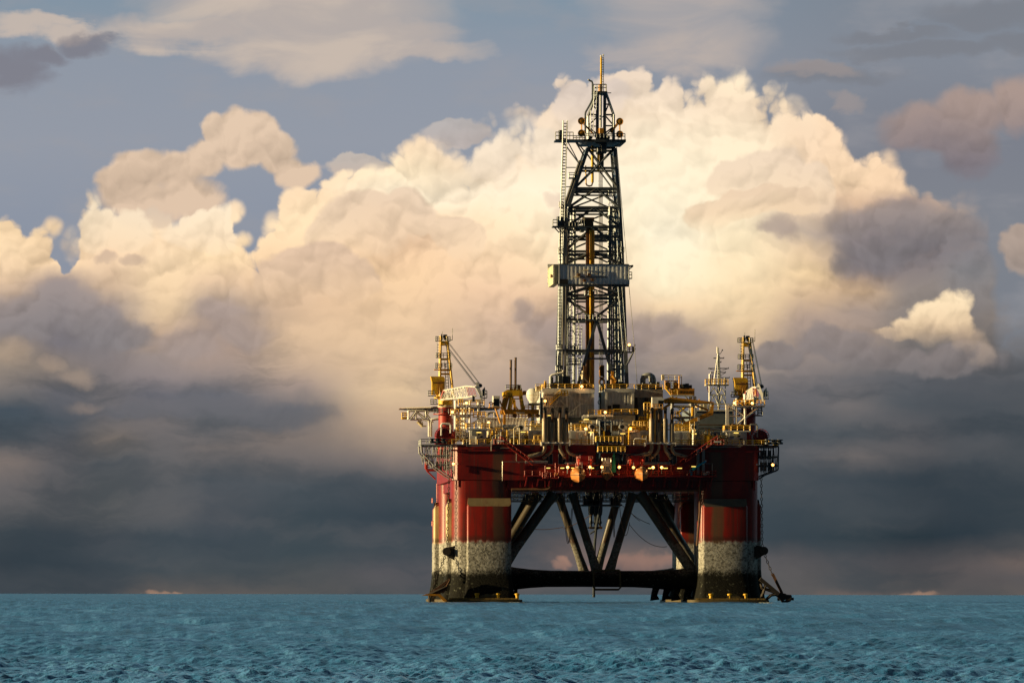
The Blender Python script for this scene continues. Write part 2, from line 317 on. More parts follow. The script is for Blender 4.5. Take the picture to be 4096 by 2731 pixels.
col = puff(col, [blob(2275, 2212, 45, 26), blob(2255, 2232, 50, 20)], (168, 130, 112), (140, 112, 102), 2190, 2250, 1.0, 0.5, 0.8, rel=0.3)
col = puff(col, [blob(640, 2366, 60, 18), blob(715, 2364, 36, 20), blob(3660, 2362, 80, 20)], (176, 140, 116), (170, 134, 112), 2340, 2380, 1.0, 0.3, 0.6, rel=0.2)
# lone bright cap over the bank on the right, and its tail

col = puff(col, [blob(3700, 1245, 90, 62), blob(3790, 1238, 100, 76), blob(3850, 1295, 70, 60), blob(3640, 1292, 120, 45), blob(3540, 1317, 100, 24), blob(3740, 1312, 150, 52)],
           (252, 226, 186), (226, 194, 158), 1180, 1350, 0.62, 0.80, 0.95, rel=1.3, fade=(1262, 1368))
col = puff(col, [blob(3900, 1345, 75, 55), blob(3950, 1400, 55, 60)], (206, 178, 150), (160, 144, 132), 1310, 1460, 1.3, 0.8, 0.5, rel=0.8)
col = puff(col, [blob(3150, 935, 75, 50), blob(3110, 950, 70, 30)], (176, 157, 144), (164, 147, 140), 890, 990, 1.2, 0.7, 0.75, rel=0.5)

# added dark cloud, unseen behind the lens, to cut light on front faces
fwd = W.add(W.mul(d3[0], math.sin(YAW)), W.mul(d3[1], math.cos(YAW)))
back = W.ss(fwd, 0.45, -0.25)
dimmer_n = W.noise(W.n('ShaderNodeTexCoord').outputs['Generated'], 3.0, 4.0, 0.55)
deck = W.mix(W.ss(dimmer_n, 0.35, 0.7), lin((36, 40, 47)), lin((56, 55, 56)))
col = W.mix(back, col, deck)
col = W.mix(W.mul(W.ss(V, 2.5, 5.5), W.sub(1.0, back)), col, (0.27, 0.58, 0.69, 1))  # teal tint added overhead, out of view, for the sea to reflect
nish = W.n('ShaderNodeTexSky', sky_type='NISHITA', sun_disc=False)
nish.sun_elevation = R(SUN_EL)
nish.sun_rotation = math.atan2(SUN_DIR.x, SUN_DIR.y)
bg1 = W.n('ShaderNodeBackground'); W.put(bg1.inputs[0], nish.outputs[0]); bg1.inputs[1].default_value = 0.05
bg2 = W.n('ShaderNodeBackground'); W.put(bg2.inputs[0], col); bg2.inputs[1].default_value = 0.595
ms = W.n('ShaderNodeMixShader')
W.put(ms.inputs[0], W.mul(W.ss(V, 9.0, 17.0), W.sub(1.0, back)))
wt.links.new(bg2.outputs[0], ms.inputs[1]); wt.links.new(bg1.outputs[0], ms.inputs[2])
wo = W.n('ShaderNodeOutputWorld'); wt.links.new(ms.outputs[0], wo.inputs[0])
world.cycles.sampling_method = 'MANUAL'
world.cycles.sample_map_resolution = 512

# ------------------------------------------------------------------ helpers: labels, meshes, materials
def tag(o, label=None, cat=None, group=None, kind=None):
    if label: o['label'] = label
    if cat: o['category'] = cat
    if group: o['group'] = group
    if kind: o['kind'] = kind
    return o

def thing(name, label, cat, loc=(0, 0, 0), group=None):
    o = bpy.data.objects.new(name, None)
    o.empty_display_size = 1.0
    C.objects.link(o); o.location = loc
    return tag(o, label, cat, group)

def kids(o): return [k for k in bpy.data.objects if k.parent == o]

def dup(root, loc, label=None, rotz=None, scale=None):
    def rec(o, parent):
        c = o.copy(); C.objects.link(c)
        if parent: c.parent = parent
        for k in kids(o): rec(k, c)
        return c
    n = rec(root, None); n.location = loc
    if rotz is not None: n.rotation_euler = (0, 0, rotz)
    if scale: n.scale = scale
    if label: n['label'] = label
    return n

def at(px, py, y=0.0):
    """the point of the rig's plane at depth y that was measured at column px, row py of the photograph"""
    k = (px - 2048.0) / FPX
    dy = y + D
    dx = dy * math.tan(YAW + math.atan(k))
    fv = math.sin(YAW) * dx + math.cos(YAW) * dy
    return Vector((CX + dx, y, CAMH + (2373.0 - py) / FPX * fv))
def X(px, y=0.0): return at(px, 2373, y).x
def Z(py, y=0.0): return at(2400, py, y).z

class MB:
    def __init__(s): s.v = []; s.f = []
    def _add(s, vs, fs):
        b = len(s.v); s.v += [tuple(v) for v in vs]; s.f += [tuple(b + i for i in f) for f in fs]; return s
    def box(s, x0, x1, y0, y1, z0, z1, bev=0.0):
        b = min(bev, abs(x1 - x0) / 2.2, abs(y1 - y0) / 2.2)
        if b > 0:
            pr = [(x0 + b, y0), (x1 - b, y0), (x1, y0 + b), (x1, y1 - b), (x1 - b, y1), (x0 + b, y1), (x0, y1 - b), (x0, y0 + b)]
            return s.prism(pr, z0, z1)
        vs = [(x, y, z) for z in (z0, z1) for x, y in ((x0, y0), (x1, y0), (x1, y1), (x0, y1))]
        return s._add(vs, [(3, 2, 1, 0), (4, 5, 6, 7), (0, 1, 5, 4), (1, 2, 6, 5), (2, 3, 7, 6), (3, 0, 4, 7)])
    def corrugated(s, x0, x1, y, z0, z1, pitch=0.75, deep=0.22, back=0.3):
        n = max(1, round((x1 - x0) / pitch)); p = (x1 - x0) / n; poly = []
        for i in range(n):
            a = x0 + i * p; poly += [(a, y), (a + 0.38 * p, y), (a + 0.5 * p, y + deep), (a + 0.88 * p, y + deep)]
        poly += [(x1, y), (x1, y + deep + back), (x0, y + deep + back)]
        return s.prism(poly, z0, z1)
    def prism(s, poly, z0, z1):
        n = len(poly)
        vs = [(x, y, z0) for x, y in poly] + [(x, y, z1) for x, y in poly]
        return s._add(vs, [tuple(range(n - 1, -1, -1)), tuple(range(n, 2 * n))] + [(i, (i + 1) % n, n + (i + 1) % n, n + i) for i in range(n)])
    def slab(s, poly, y0, y1):
        """a polygon in x, z given depth from y0 to y1"""
        n = len(poly)
        vs = [(x, y0, z) for x, z in poly] + [(x, y1, z) for x, z in poly]
        return s._add(vs, [tuple(range(n)), tuple(range(2 * n - 1, n - 1, -1))] + [(n + i, n + (i + 1) % n, (i + 1) % n, i) for i in range(n)])
    def loft(s, rings, cap=True):
        n = len(rings[0]); vs = [p for r in rings for p in r]; fs = []
        for k in range(len(rings) - 1):
            for i in range(n):
                j = (i + 1) % n
                fs.append((k * n + i, k * n + j, (k + 1) * n + j, (k + 1) * n + i))
        if cap: fs += [tuple(range(n - 1, -1, -1)), tuple(range((len(rings) - 1) * n, len(rings) * n))]
        return s._add(vs, fs)
    def beam(s, p, q, w, d=None):
        p, q = Vector(p), Vector(q); d = d or w
        t = (q - p)
        if t.length < 1e-6: return s
        t.normalize()
        up = Vector((0, 0, 1)) if abs(t.z) < 0.95 else Vector((0, 1, 0))
        a = t.cross(up).normalized() * (w / 2); b = a.cross(t).normalized() * (d / 2)
        if w == d and w < 0.56: a, b = (a + b) * 0.75, (b - a) * 0.75
        vs = [c + sa * a + sb * b for c in (p, q) for sa, sb in ((-1, -1), (1, -1), (1, 1), (-1, 1))]
        return s._add(vs, [(3, 2, 1, 0), (4, 5, 6, 7), (0, 1, 5, 4), (1, 2, 6, 5), (2, 3, 7, 6), (3, 0, 4, 7)])
    def tube(s, pts, r, n=6, r2=None):
        pts = [Vector(p) for p in pts]
        rings = []
        m = len(pts)
        ref = None
        for i, p in enumerate(pts):
            t = ((pts[min(i + 1, m - 1)] - pts[max(i - 1, 0)])).normalized()
            if ref is None:
                ref = Vector((0, 0, 1)) if abs(t.z) < 0.9 else Vector((0, 1, 0))
            a = (ref - t * ref.dot(t)).normalized(); b = t.cross(a); ref = a
            rr = r if r2 is None else r + (r2 - r) * i / (m - 1)
            if isinstance(r, (list, tuple)): rr = r[i]
            rings.append([p + a * rr * math.cos(2 * math.pi * k / n) + b * rr * math.sin(2 * math.pi * k / n) for k in range(n)])
        return s.loft(rings)
    def lathe(s, c, prof, n=16, axis='z'):
        """profile of (radius, distance along axis)"""
        rings = []
        for r, h in prof:
            ring = []
            for k in range(n):
                a = 2 * math.pi * k / n
                if axis == 'z': ring.append((c[0] + r * math.cos(a), c[1] + r * math.sin(a), c[2] + h))
                elif axis == 'y': ring.append((c[0] + r * math.cos(a), c[1] + h, c[2] - r * math.sin(a)))
                else: ring.append((c[0] + h, c[1] + r * math.cos(a), c[2] + r * math.sin(a)))
            rings.append(ring)
        return s.loft(rings)
    def ball(s, c, r, n=12, m=8, sz=1.0):
        return s.lathe(c, [(max(0.01, r * math.sin(math.pi * i / m)), -r * sz * math.cos(math.pi * i / m)) for i in range(m + 1)], n)
    def rail(s, pts, h=1.1, r=0.055, step=1.8, mids=(0.55,)):
        """a guard rail along a polyline"""
        pts = [Vector(p) for p in pts]
        for p, q in zip(pts, pts[1:]):
            L = (q - p).length; k = max(1, round(L / step))
            for i in range(k + 1):
                b = p.lerp(q, i / k); s.beam(b, b + Vector((0, 0, h)), r * 2)
            for m in (*mids, 1.0):
                o = Vector((0, 0, h * m)); s.beam(p + o, q + o, r * 2)
        return s
    def ladder(s, p, q, w=0.6, r=0.05, step=0.7, across=(1, 0, 0)):
        p, q = Vector(p), Vector(q); a = Vector(across) * (w / 2)
        s.beam(p - a, q - a, r * 2); s.beam(p + a, q + a, r * 2)
        k = max(2, int((q - p).length / step))
        for i in range(1, k): c = p.lerp(q, i / k); s.beam(c - a, c + a, r * 1.6)
        return s

def root_loc(o):
    v = Vector((0, 0, 0))
    while o is not None: v += o.location; o = o.parent
    return v

def part(name, mb, material, parent, smooth=True, label=None):
    off = root_loc(parent) if parent else Vector((0, 0, 0))
    me = bpy.data.meshes.new(name)
    me.from_pydata([Vector(v) - off for v in mb.v], [], mb.f)
    me.update()
    if smooth:
        me.polygons.foreach_set('use_smooth', [True] * len(me.polygons))
        me.set_sharp_from_angle(angle=R(38))
    me.materials.append(material)
    o = bpy.data.objects.new(name, me); C.objects.link(o)
    if parent: o.parent = parent
    if label: o['label'] = label
    return o

def solo(name, mb, material, label, cat, group=None, base=None):
    """a thing that is one mesh, its origin at its foot"""
    vs = mb.v
    if base is None:
        base = Vector(((min(v[0] for v in vs) + max(v[0] for v in vs)) / 2, (min(v[1] for v in vs) + max(v[1] for v in vs)) / 2, min(v[2] for v in vs)))
    mb.v = [tuple(Vector(v) - Vector(base)) for v in vs]
    o = part(name, mb, material, None)
    o.location = base
    return tag(o, label, cat, group)

MATS = {}
def paint(name, c, rough=0.5, metal=0.0, dirt=0.35, dcol=(0.05, 0.03, 0.018), scale=0.35, streak=True, ribs=0.0, bump=0.0, spec=0.4):
    """weathered paint: blotches, runs and rust in object space"""
    m = bpy.data.materials.new(name); m.use_nodes = True
    t = m.node_tree; g = G(t); b = t.nodes['Principled BSDF']
    tc = g.n('ShaderNodeTexCoord').outputs['Object']; x, y, z = g.sep(tc)
    n1 = g.noise(tc, scale, 4.0, 0.6)
    f = g.ss(n1, 0.46, 0.75, 0.0, dirt)
    if streak:
        n2 = g.noise(g.vec(g.mul(x, 1.4), g.mul(y, 1.4), g.mul(z, 0.09)), 1.0, 4.0, 0.6)
        f = g.m('MAXIMUM', f, g.ss(n2, 0.52, 0.72, 0.0, dirt))
    tone = g.noise(tc, scale * 3.1, 3.0, 0.5)
    base = g.mix(1.0, (*c, 1), W_grey(g, g.mad(tone, 0.5, 0.75)), 'MULTIPLY')
    g.put(b.inputs['Base Color'], g.mix(f, base, (*dcol, 1)))
    b.inputs['Roughness'].default_value = rough
    b.inputs['Metallic'].default_value = metal
    b.inputs['Specular IOR Level'].default_value = spec
    if ribs or bump:
        bp = g.n('ShaderNodeBump'); bp.inputs['Distance'].default_value = 0.12
        h = g.m('SINE', g.mul(g.add(x, y), 2 * math.pi / ribs)) if ribs else g.noise(tc, 2.2, 3.0, 0.6)
        bp.inputs['Strength'].default_value = 0.9 if ribs else bump
        g.put(bp.inputs['Height'], h); t.links.new(bp.outputs[0], b.inputs['Normal'])
    MATS[name] = m
    return m
def W_grey(g, f):
    nd = g.n('ShaderNodeCombineColor')
    for i in range(3): g.put(nd.inputs[i], f)
    return nd.outputs[0]

def glow(name, c, e):
    m = bpy.data.materials.new(name); m.use_nodes = True
    b = m.node_tree.nodes['Principled BSDF']
    b.inputs['Base Color'].default_value = (0.8, 0.7, 0.5, 1)
    b.inputs['Emission Color'].default_value = (*c, 1); b.inputs['Emission Strength'].default_value = e
    return m

M_RED = paint('red_paint', (0.24, 0.011, 0.010), 0.42, dirt=0.55)
M_REDL = paint('bright_red_paint', (0.34, 0.025, 0.014), 0.5, dirt=0.3)
M_YEL = paint('yellow_paint', (0.78, 0.45, 0.018), 0.5, dirt=0.55, dcol=(0.10, 0.045, 0.012))
M_ORA = paint('orange_paint', (0.54, 0.24, 0.015), 0.55, dirt=0.5)
M_WHT = paint('white_paint', (0.72, 0.70, 0.64), 0.5, dirt=0.4, dcol=(0.22, 0.15, 0.08))
M_CREAM = paint('cream_paint', (0.66, 0.56, 0.36), 0.55, dirt=0.5, dcol=(0.2, 0.12, 0.05))
M_CORR = paint('corrugated_white', (0.62, 0.60, 0.56), 0.55, dirt=0.45, dcol=(0.14, 0.11, 0.08))
M_CORRG = paint('corrugated_grey', (0.21, 0.22, 0.22), 0.55, dirt=0.5, dcol=(0.08, 0.07, 0.055))
M_WALL = paint('wind_wall_sheet', (0.80, 0.81, 0.81), 0.45, metal=0.0, dirt=0.35, dcol=(0.12, 0.11, 0.1))
M_GREY = paint('grey_paint', (0.27, 0.28, 0.28), 0.55, dirt=0.5)
M_LOUV = paint('louvre_grey', (0.40, 0.42, 0.43), 0.6, dirt=0.4)
M_QRT = paint('painted_shade_cladding', (0.15, 0.18, 0.20), 0.7, dirt=0.2, streak=False)  # pale cladding; its shade is put into this darker base colour
M_DARK = paint('dark_steel', (0.045, 0.055, 0.065), 0.45, metal=0.2, dirt=0.5, dcol=(0.03, 0.02, 0.014))
M_GRIM = paint('grimy_ledge', (0.10, 0.085, 0.065), 0.7, dirt=0.5)
M_DER = paint('derrick_steel', (0.12, 0.14, 0.16), 0.42, metal=0.35, dirt=0.6, dcol=(0.06, 0.04, 0.025))
M_BLK = paint('soot_black', (0.012, 0.011, 0.011), 0.7, dirt=0.2)
M_GALV = paint('galvanised_steel', (0.34, 0.32, 0.28), 0.38, metal=0.7, dirt=0.4, dcol=(0.16, 0.10, 0.05))
M_STACK = paint('lagged_steel', (0.30, 0.24, 0.16), 0.42, metal=0.2, dirt=0.6, dcol=(0.10, 0.05, 0.02), scale=0.6)
M_BRN = paint('brown_steel', (0.13, 0.062, 0.022), 0.5, dirt=0.5)
M_RUST = paint('rusty_steel', (0.12, 0.055, 0.025), 0.75, dirt=0.7, dcol=(0.03, 0.018, 0.012), bump=0.4)
M_CHAIN = paint('weedy_chain', (0.035, 0.028, 0.022), 0.8, dirt=0.6)
M_ROPE = paint('wire_rope', (0.06, 0.062, 0.066), 0.5, metal=0.4, dirt=0.2)
M_BLUE = paint('blue_tarpaulin', (0.01, 0.10, 0.30), 0.5, dirt=0.2)
M_NAVY = paint('navy_frame', (0.012, 0.035, 0.065), 0.5, dirt=0.4)
M_CYAN = paint('cyan_paint', (0.01, 0.30, 0.45), 0.45, dirt=0.25)
M_GREEN = paint('green_tarpaulin', (0.008, 0.20, 0.12), 0.6, dirt=0.2)
M_BOAT = paint('lifeboat_shell', (0.52, 0.20, 0.055), 0.35, dirt=0.35, dcol=(0.3, 0.12, 0.04))
M_TAN = paint('bare_primer', (0.42, 0.30, 0.14), 0.6, dirt=0.6, dcol=(0.25, 0.04, 0.02))
M_OAK = paint('tan_container', (0.40, 0.22, 0.07), 0.6, dirt=0.4, ribs=0.5)
M_KERB = paint('weedy_kerb', (0.26, 0.17, 0.045), 0.75, dirt=0.85, dcol=(0.04, 0.03, 0.015), scale=0.8, bump=0.6)
M_WATERED = paint('weed_brown', (0.10, 0.075, 0.03), 0.7, dirt=0.6, bump=0.6)
M_LAMP = glow('sodium_lamp', (1.0, 0.40, 0.09), 1.9)
M_TUBE = glow('tube_lamp', (1.0, 0.66, 0.12), 0.9)
M_GLASS = paint('dark_window', (0.012, 0.014, 0.016), 0.12, dirt=0.1, streak=False, spec=0.6)
M_FLAG = paint('flag_cloth', (0.6, 0.2, 0.03), 0.8, dirt=0.2)

def hull_material(name, tube=False, cream=False):
    """red topsides, a band of bleached barnacles and black weed towards the waterline"""
    m = bpy.data.materials.new(name); m.use_nodes = True
    t = m.node_tree; g = G(t); b = t.nodes['Principled BSDF']
    tc = g.n('ShaderNodeTexCoord').outputs['Object']; x, y, z = g.sep(tc)
    blot = g.noise(tc, 0.16, 5.0, 0.6)
    run = g.noise(g.vec(g.mul(x, 0.75), g.mul(y, 0.75), g.mul(z, 0.055)), 1.0, 5.0, 0.62)
    fine = g.noise(tc, 1.3, 4.0, 0.6)
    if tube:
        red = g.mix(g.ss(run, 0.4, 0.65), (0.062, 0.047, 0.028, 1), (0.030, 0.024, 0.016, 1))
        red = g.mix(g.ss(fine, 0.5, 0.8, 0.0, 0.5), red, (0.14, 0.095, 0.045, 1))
    else:
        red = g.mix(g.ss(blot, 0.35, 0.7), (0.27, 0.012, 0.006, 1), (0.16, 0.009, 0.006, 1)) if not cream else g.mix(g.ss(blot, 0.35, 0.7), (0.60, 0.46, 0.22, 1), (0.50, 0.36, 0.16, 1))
        red = g.mix(g.ss(run, 0.46, 0.66, 0.0, 0.70), red, (0.060, 0.022, 0.014, 1))
        run2 = g.noise(g.vec(g.mul(g.add(x, 41.0), 1.9), g.mul(y, 1.9), g.mul(z, 0.035)), 1.0, 4.0, 0.6)
        red = g.mix(g.ss(run2, 0.56, 0.72, 0.0, 0.5), red, (0.13, 0.055, 0.042, 1))
        wob = g.mul(g.sub(g.noise(g.vec(g.mul(z, 0.25), x, y), 0.5, 3.0, 0.6), 0.5), 2.2)
        for x0 in (-26.9, 28.0):        # the bare grey run below each scupper
            s = g.ss(g.m('ABSOLUTE', g.sub(g.add(x, wob), x0)), 0.9, 1.9, 0.75, 0.0)
            red = g.mix(s, red, (0.10, 0.070, 0.038, 1))
        seam = g.ss(g.m('ABSOLUTE', g.sub(g.m('FRACT', g.mul(z, 0.40)), 0.5)), 0.485, 0.5, 0.0, 0.3)
        red = g.mix(seam, red, (0.05, 0.01, 0.01, 1))
    big = g.noise(tc, 0.30, 5.0, 0.65)
    sp = g.noise(tc, 2.0, 5.0, 0.72)
    barn = g.ramp(sp, [(0.33, (0.06, 0.057, 0.048, 1)), (0.43, (0.20, 0.19, 0.165, 1)), (0.53, (0.37, 0.36, 0.32, 1)), (0.7, (0.55, 0.54, 0.50, 1))])
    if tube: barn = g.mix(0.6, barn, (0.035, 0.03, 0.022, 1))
    vs = g.voro(tc, 0.85, 1.0, 0.5, '3D')
    weed = g.mix(g.ss(fine, 0.5, 0.8, 0.0, 0.6), (0.010, 0.010, 0.008, 1), (0.030, 0.030, 0.018, 1))
    weed = g.mix(g.ss(vs, 0.20, 0.10, 0.0, 0.5), weed, (0.16, 0.17, 0.13, 1))
    zz = g.add(z, g.mul(g.sub(big, 0.5), 3.0)); zf = g.add(zz, g.mul(g.sub(sp, 0.5), 3.0))
    tide = g.add(z, g.add(g.mul(g.sub(big, 0.5), 1.6), g.mul(g.sub(run, 0.5), 3.2)))
    c = g.mix(g.ss(tide, 14.9, 15.9), g.mix(g.ss(zf, 6.9, 9.2), weed, barn), red)
    dk = g.m('MULTIPLY', g.ss(g.add(z, g.mul(g.sub(big, 0.5), 2.0)), 15.5, 15.9), g.ss(g.add(z, g.mul(g.sub(big, 0.5), 2.0)), 17.4, 16.0))
    c = g.mix(g.mul(dk, 0.65), c, (0.05, 0.02, 0.013, 1))
    g.put(b.inputs['Base Color'], c)
    g.put(b.inputs['Roughness'], g.ss(z, 14.5, 16.0, 0.85, 0.42))
    g.put(b.inputs['Specular IOR Level'], g.ss(z, 14.5, 16.0, 0.12, 0.42))
    bp = g.n('ShaderNodeBump'); bp.inputs['Distance'].default_value = 0.35
    g.put(bp.inputs['Strength'], g.ss(z, 14.5, 15.8, 0.8, 0.03))
    g.put(bp.inputs['Height'], sp); t.links.new(bp.outputs[0], b.inputs['Normal'])
    return m
M_HULL = hull_material('hull_plating')
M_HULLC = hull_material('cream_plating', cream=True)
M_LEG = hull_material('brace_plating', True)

# ------------------------------------------------------------------ the sea
def build_sea():
    ds = [15.0]
    while ds[-1] < 100: ds.append(ds[-1] * 1.05)
    while ds[-1] < 1800: ds.append(ds[-1] + 0.00036 * ds[-1] * (1 + ds[-1] / 420))
    while ds[-1] < 5000: ds.append(ds[-1] + 0.0019 * ds[-1])
    while ds[-1] < 60000: ds.append(ds[-1] * 1.02)
    d = np.array(ds)
    fine = np.arange(-0.100, 0.1001, 0.00042)
    side = [0.0]; stp = 0.004
    while fine[-1] + side[-1] < math.pi - 0.02: side.append(side[-1] + stp); stp *= 1.28
    side = np.array(side[1:]); side = side * (math.pi - fine[-1]) / side[-1]
    a = np.concatenate([-(fine[-1] + side)[::-1][:-0 or None], fine, fine[-1] + side])
    na, nd = len(a), len(d)
    ang = a[None, :] + YAW
    x = CX + d[:, None] * np.sin(ang); y = -D + d[:, None] * np.cos(ang)
    gap = np.maximum(np.gradient(d)[:, None], d[:, None] * np.gradient(a)[None, :])
    rng = np.random.RandomState(5)
    z = np.zeros_like(x); lost = np.zeros_like(x); tot = 0.0
    lam = np.concatenate([np.geomspace(0.24, 1.2, 34), np.geomspace(1.3, 30.0, 28)])
    for L in lam:
        th = R(200) + rng.normal(0, 0.75)
        k = 2 * math.pi / L
        sl = float(np.interp(L, [0.24, 0.5, 0.8, 1.2, 2.0, 4.0, 8.0, 30.0], [0.084, 0.080, 0.050, 0.026, 0.020, 0.022, 0.019, 0.019]))
        amp = sl * L / (2 * math.pi) * rng.uniform(0.6, 1.5)
        w = np.clip((L / gap - 3.0) / 3.0, 0, 1)
        lost += sl * sl * (1 - w * w); tot += sl * sl
        ph = k * (x * math.cos(th) + y * math.sin(th)) + rng.uniform(0, 6.28)
        # gusts: the short waves come and go in patches
        gx = x * 0.011 * rng.uniform(0.6, 1.4) + rng.uniform(0, 6); gy = y * 0.006 * rng.uniform(0.6, 1.4) + rng.uniform(0, 6)
        z += w * amp * np.sin(ph) * (1.0 + 0.55 * np.sin(gx) * np.cos(gy))
    z += 0.35 * np.maximum(z, 0)
    z = np.clip(z, -0.6, 0.75)
    co = np.stack([x, y, z], -1).reshape(-1, 3)
    i = np.arange(nd - 1)[:, None] * na + np.arange(na - 1)[None, :]
    q = np.stack([i, i + 1, i + na + 1, i + na], -1).reshape(-1, 4)[:, ::-1]
    me = bpy.data.meshes.new('sea')
    me.vertices.add(len(co)); me.vertices.foreach_set('co', co.astype(np.float32).ravel())
    me.loops.add(q.size); me.loops.foreach_set('vertex_index', q.astype(np.int32).ravel())
    me.polygons.add(len(q)); me.polygons.foreach_set('loop_start', np.arange(0, q.size, 4, dtype=np.int32))
    me.polygons.foreach_set('use_smooth', np.ones(len(q), dtype=bool))
    me.update(calc_edges=True)
    at_ = me.attributes.new('chop', 'FLOAT', 'POINT'); at_.data.foreach_set('value', (lost / tot).astype(np.float32).ravel())
    o = bpy.data.objects.new('sea', me); C.objects.link(o)
    m = bpy.data.materials.new('sea_water'); m.use_nodes = True
    t = m.node_tree; g = G(t); b = t.nodes['Principled BSDF']
    tc = g.n('ShaderNodeTexCoord').outputs['Object']; px, py, pz = g.sep(tc)
    # light and dark of ripples put into the base colour, drawn out in lanes
    ripple_shade = g.noise(g.vec(g.mul(px, 0.80), g.mul(py, 0.020)), 1.0, 5.0, 0.72)
    broad = g.noise(g.vec(g.mul(px, 0.02), g.mul(py, 0.004)), 1.0, 3.0, 0.5)
    ripple_shade = g.mad(broad, 0.35, g.sub(ripple_shade, 0.175))
    g.put(b.inputs['Base Color'], g.ramp(ripple_shade, [(0.37, (0.003, 0.034, 0.088, 1)), (0.50, (0.016, 0.090, 0.208, 1)), (0.62, (0.064, 0.182, 0.355, 1))]))
    ch = g.n('ShaderNodeAttribute', attribute_name='chop')      # ripples too fine for the mesh roughen the surface instead
    g.put(b.inputs['Roughness'], g.ss(ch.outputs['Fac'], 0.10, 1.0, 0.10, 0.42, kind='LINEAR'))
    b.inputs['IOR'].default_value = 1.33
    b.inputs['Specular IOR Level'].default_value = 0.40
    n1 = g.noise(g.vec(g.mul(px, 0.8), g.mul(py, 0.6)), 2.6, 4.0, 0.62)
    n2 = g.noise(g.vec(g.mul(px, 0.22), g.mul(py, 0.16)), 1.0, 3.0, 0.55)
    bp = g.n('ShaderNodeBump'); bp.inputs['Strength'].default_value = 1.0; bp.inputs['Distance'].default_value = 0.22
    g.put(bp.inputs['Height'], g.mad(n2, 3.0, n1)); t.links.new(bp.outputs[0], b.inputs['Normal'])
    me.materials.append(m)
    return tag(o, 'teal rippled open sea reaching the horizon', None, None, 'structure')
sea = build_sea()

# ------------------------------------------------------------------ the rig: hull
def rrect(x0, x1, y0, y1, r, z, n=6, out=0.0):
    x0 -= out; x1 += out; y0 -= out; y1 += out; r = r + out
    pts = []
    for cx, cy, a0 in ((x1 - r, y0 + r, -90), (x1 - r, y1 - r, 0), (x0 + r, y1 - r, 90), (x0 + r, y0 + r, 180)):
        for k in range(n + 1):
            a = R(a0 + 90 * k / n)
            pts.append((cx + r * math.cos(a), cy + r * math.sin(a), z))
    return pts

DECK = 39.7
rig = thing('drilling_rig', 'huge red semi-submersible drilling rig hull on four columns standing in the sea', 'oil rig', (1.4, 37.0, 0))
FL = [(26.0, 0), (8.6, 0), (6.0, 0.18), (4.2, 0.42), (2.6, 0.75), (1.2, 1.05), (-1.5, 1.2)]
SX = {0: (-37.0, -22.0), 1: (24.7, 39.9)}
for row, (y0, y1) in enumerate(((0.06, 15.0), (60.0, 74.94))):
    for side in (0, 1):
        x0, x1 = SX[side]
        m = MB().loft([rrect(x0, x1, y0, y1, 3.5, z, 7, o) for z, o in [(30.6, 0.0)] + FL][::-1])
        col_ = part('column', m, M_HULL, rig, label='barnacled column with red paint above the old waterline')
        fx0, fx1 = (-33.4, -22.3) if side == 0 else (25.7, 36.9)
        def blister(rect, face):
            b = MB()
            zs = [(26.1, -1.0), (24.2, 0.0)] + [(z, o) for z, o in FL[1:]]
            b.loft([rrect(*rect, 0.55, z, 4, o) for z, o in zs][::-1])
            return b
        part('sponson', blister((fx0, fx1, y0 - 1.3, y0 + 4.0), 'f'), M_HULL, col_)
        if row == 0:
            c_ = MB(); zt = 24.2
            c_.slab([(fx0 + 0.3, 26.2), (fx1 - 0.3, 26.2), (fx1 - 0.1, zt + 0.6), (fx1 - 0.6, zt), (fx0 + 0.6, zt), (fx0 + 0.1, zt + 0.6)], y0 - 1.34, y0 - 0.9)
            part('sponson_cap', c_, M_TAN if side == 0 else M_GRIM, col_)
        lx = (x0 - 1.3, x0 + 4.0) if side == 0 else (x1 - 4.0, x1 + 1.0)
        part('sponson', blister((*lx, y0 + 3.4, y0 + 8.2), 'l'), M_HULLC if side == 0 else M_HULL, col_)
        part('sponson', blister((*lx, y0 + 9.4, y0 + 12.6), 'l'), M_HULL, col_)
# pontoons, awash
for side in (0, 1):
    x0, x1 = SX[side]
    m = MB().loft([rrect(x0 - 2.6, x1 + 2.4, -4.5, 80.0, 2.5, z, 4) for z in (-3.0, 0.95)])
    p = part('pontoon', m, M_WATERED, rig)
    for bx in ((-25.8, -21.0, -31.0) if side == 0 else (32.2, 36.2, 27.5)):
        part('bollard', MB().lathe((bx, -3.6, 0.9), [(0.55, 0), (0.45, 0.2), (0.45, 1.1), (0.62, 1.3), (0.62, 1.55), (0.2, 1.65)], 10), M_YEL, p)
    part('kerb_plate', MB().box(x0 - 1.0, x1 + 1.0, -4.3, -4.0, 0.9, 1.35), M_KERB, p)
    part('mooring_chock', MB().slab([(x0 + 6.5, 0.9), (x0 + 7.0, 2.0), (x0 + 8.6, 2.4), (x0 + 10.0, 1.9), (x0 + 10.4, 0.9)], -4.0, -3.2), M_WATERED, p)
# deck box with its recessed lower band
db = part('deck_box', MB().box(-37.0, 39.9, 0.0, 75.0, 30.75, DECK, 1.2), M_HULL, rig, label='long red hull box streaked with grime')
part('lower_band', MB().box(-36.0, 39.0, 0.9, 74.0, 28.3, 30.8), M_HULL, db)
k = MB()
for i in range(25):
    x = -35.5 + i * 3.08
    if -19 < x < 24: k.slab([(x, 30.7), (x + 0.25, 30.7), (x + 0.25, 28.9), (x, 28.9)], 0.05, 0.95)
    else: k.slab([(x, 30.7), (x + 0.2, 30.7), (x + 0.2, 29.0), (x, 29.0)], 0.3, 0.95)
part('knee_bracket', k, M_RED, db)
part('edge_girder', MB().box(-22.0, 24.7, -0.2, 0.88, 28.0, 28.42), M_RUST, db)
part('sheer_strake', MB().box(-37.3, 40.2, -0.35, 0.0, 37.9, 38.35), M_RED, db)
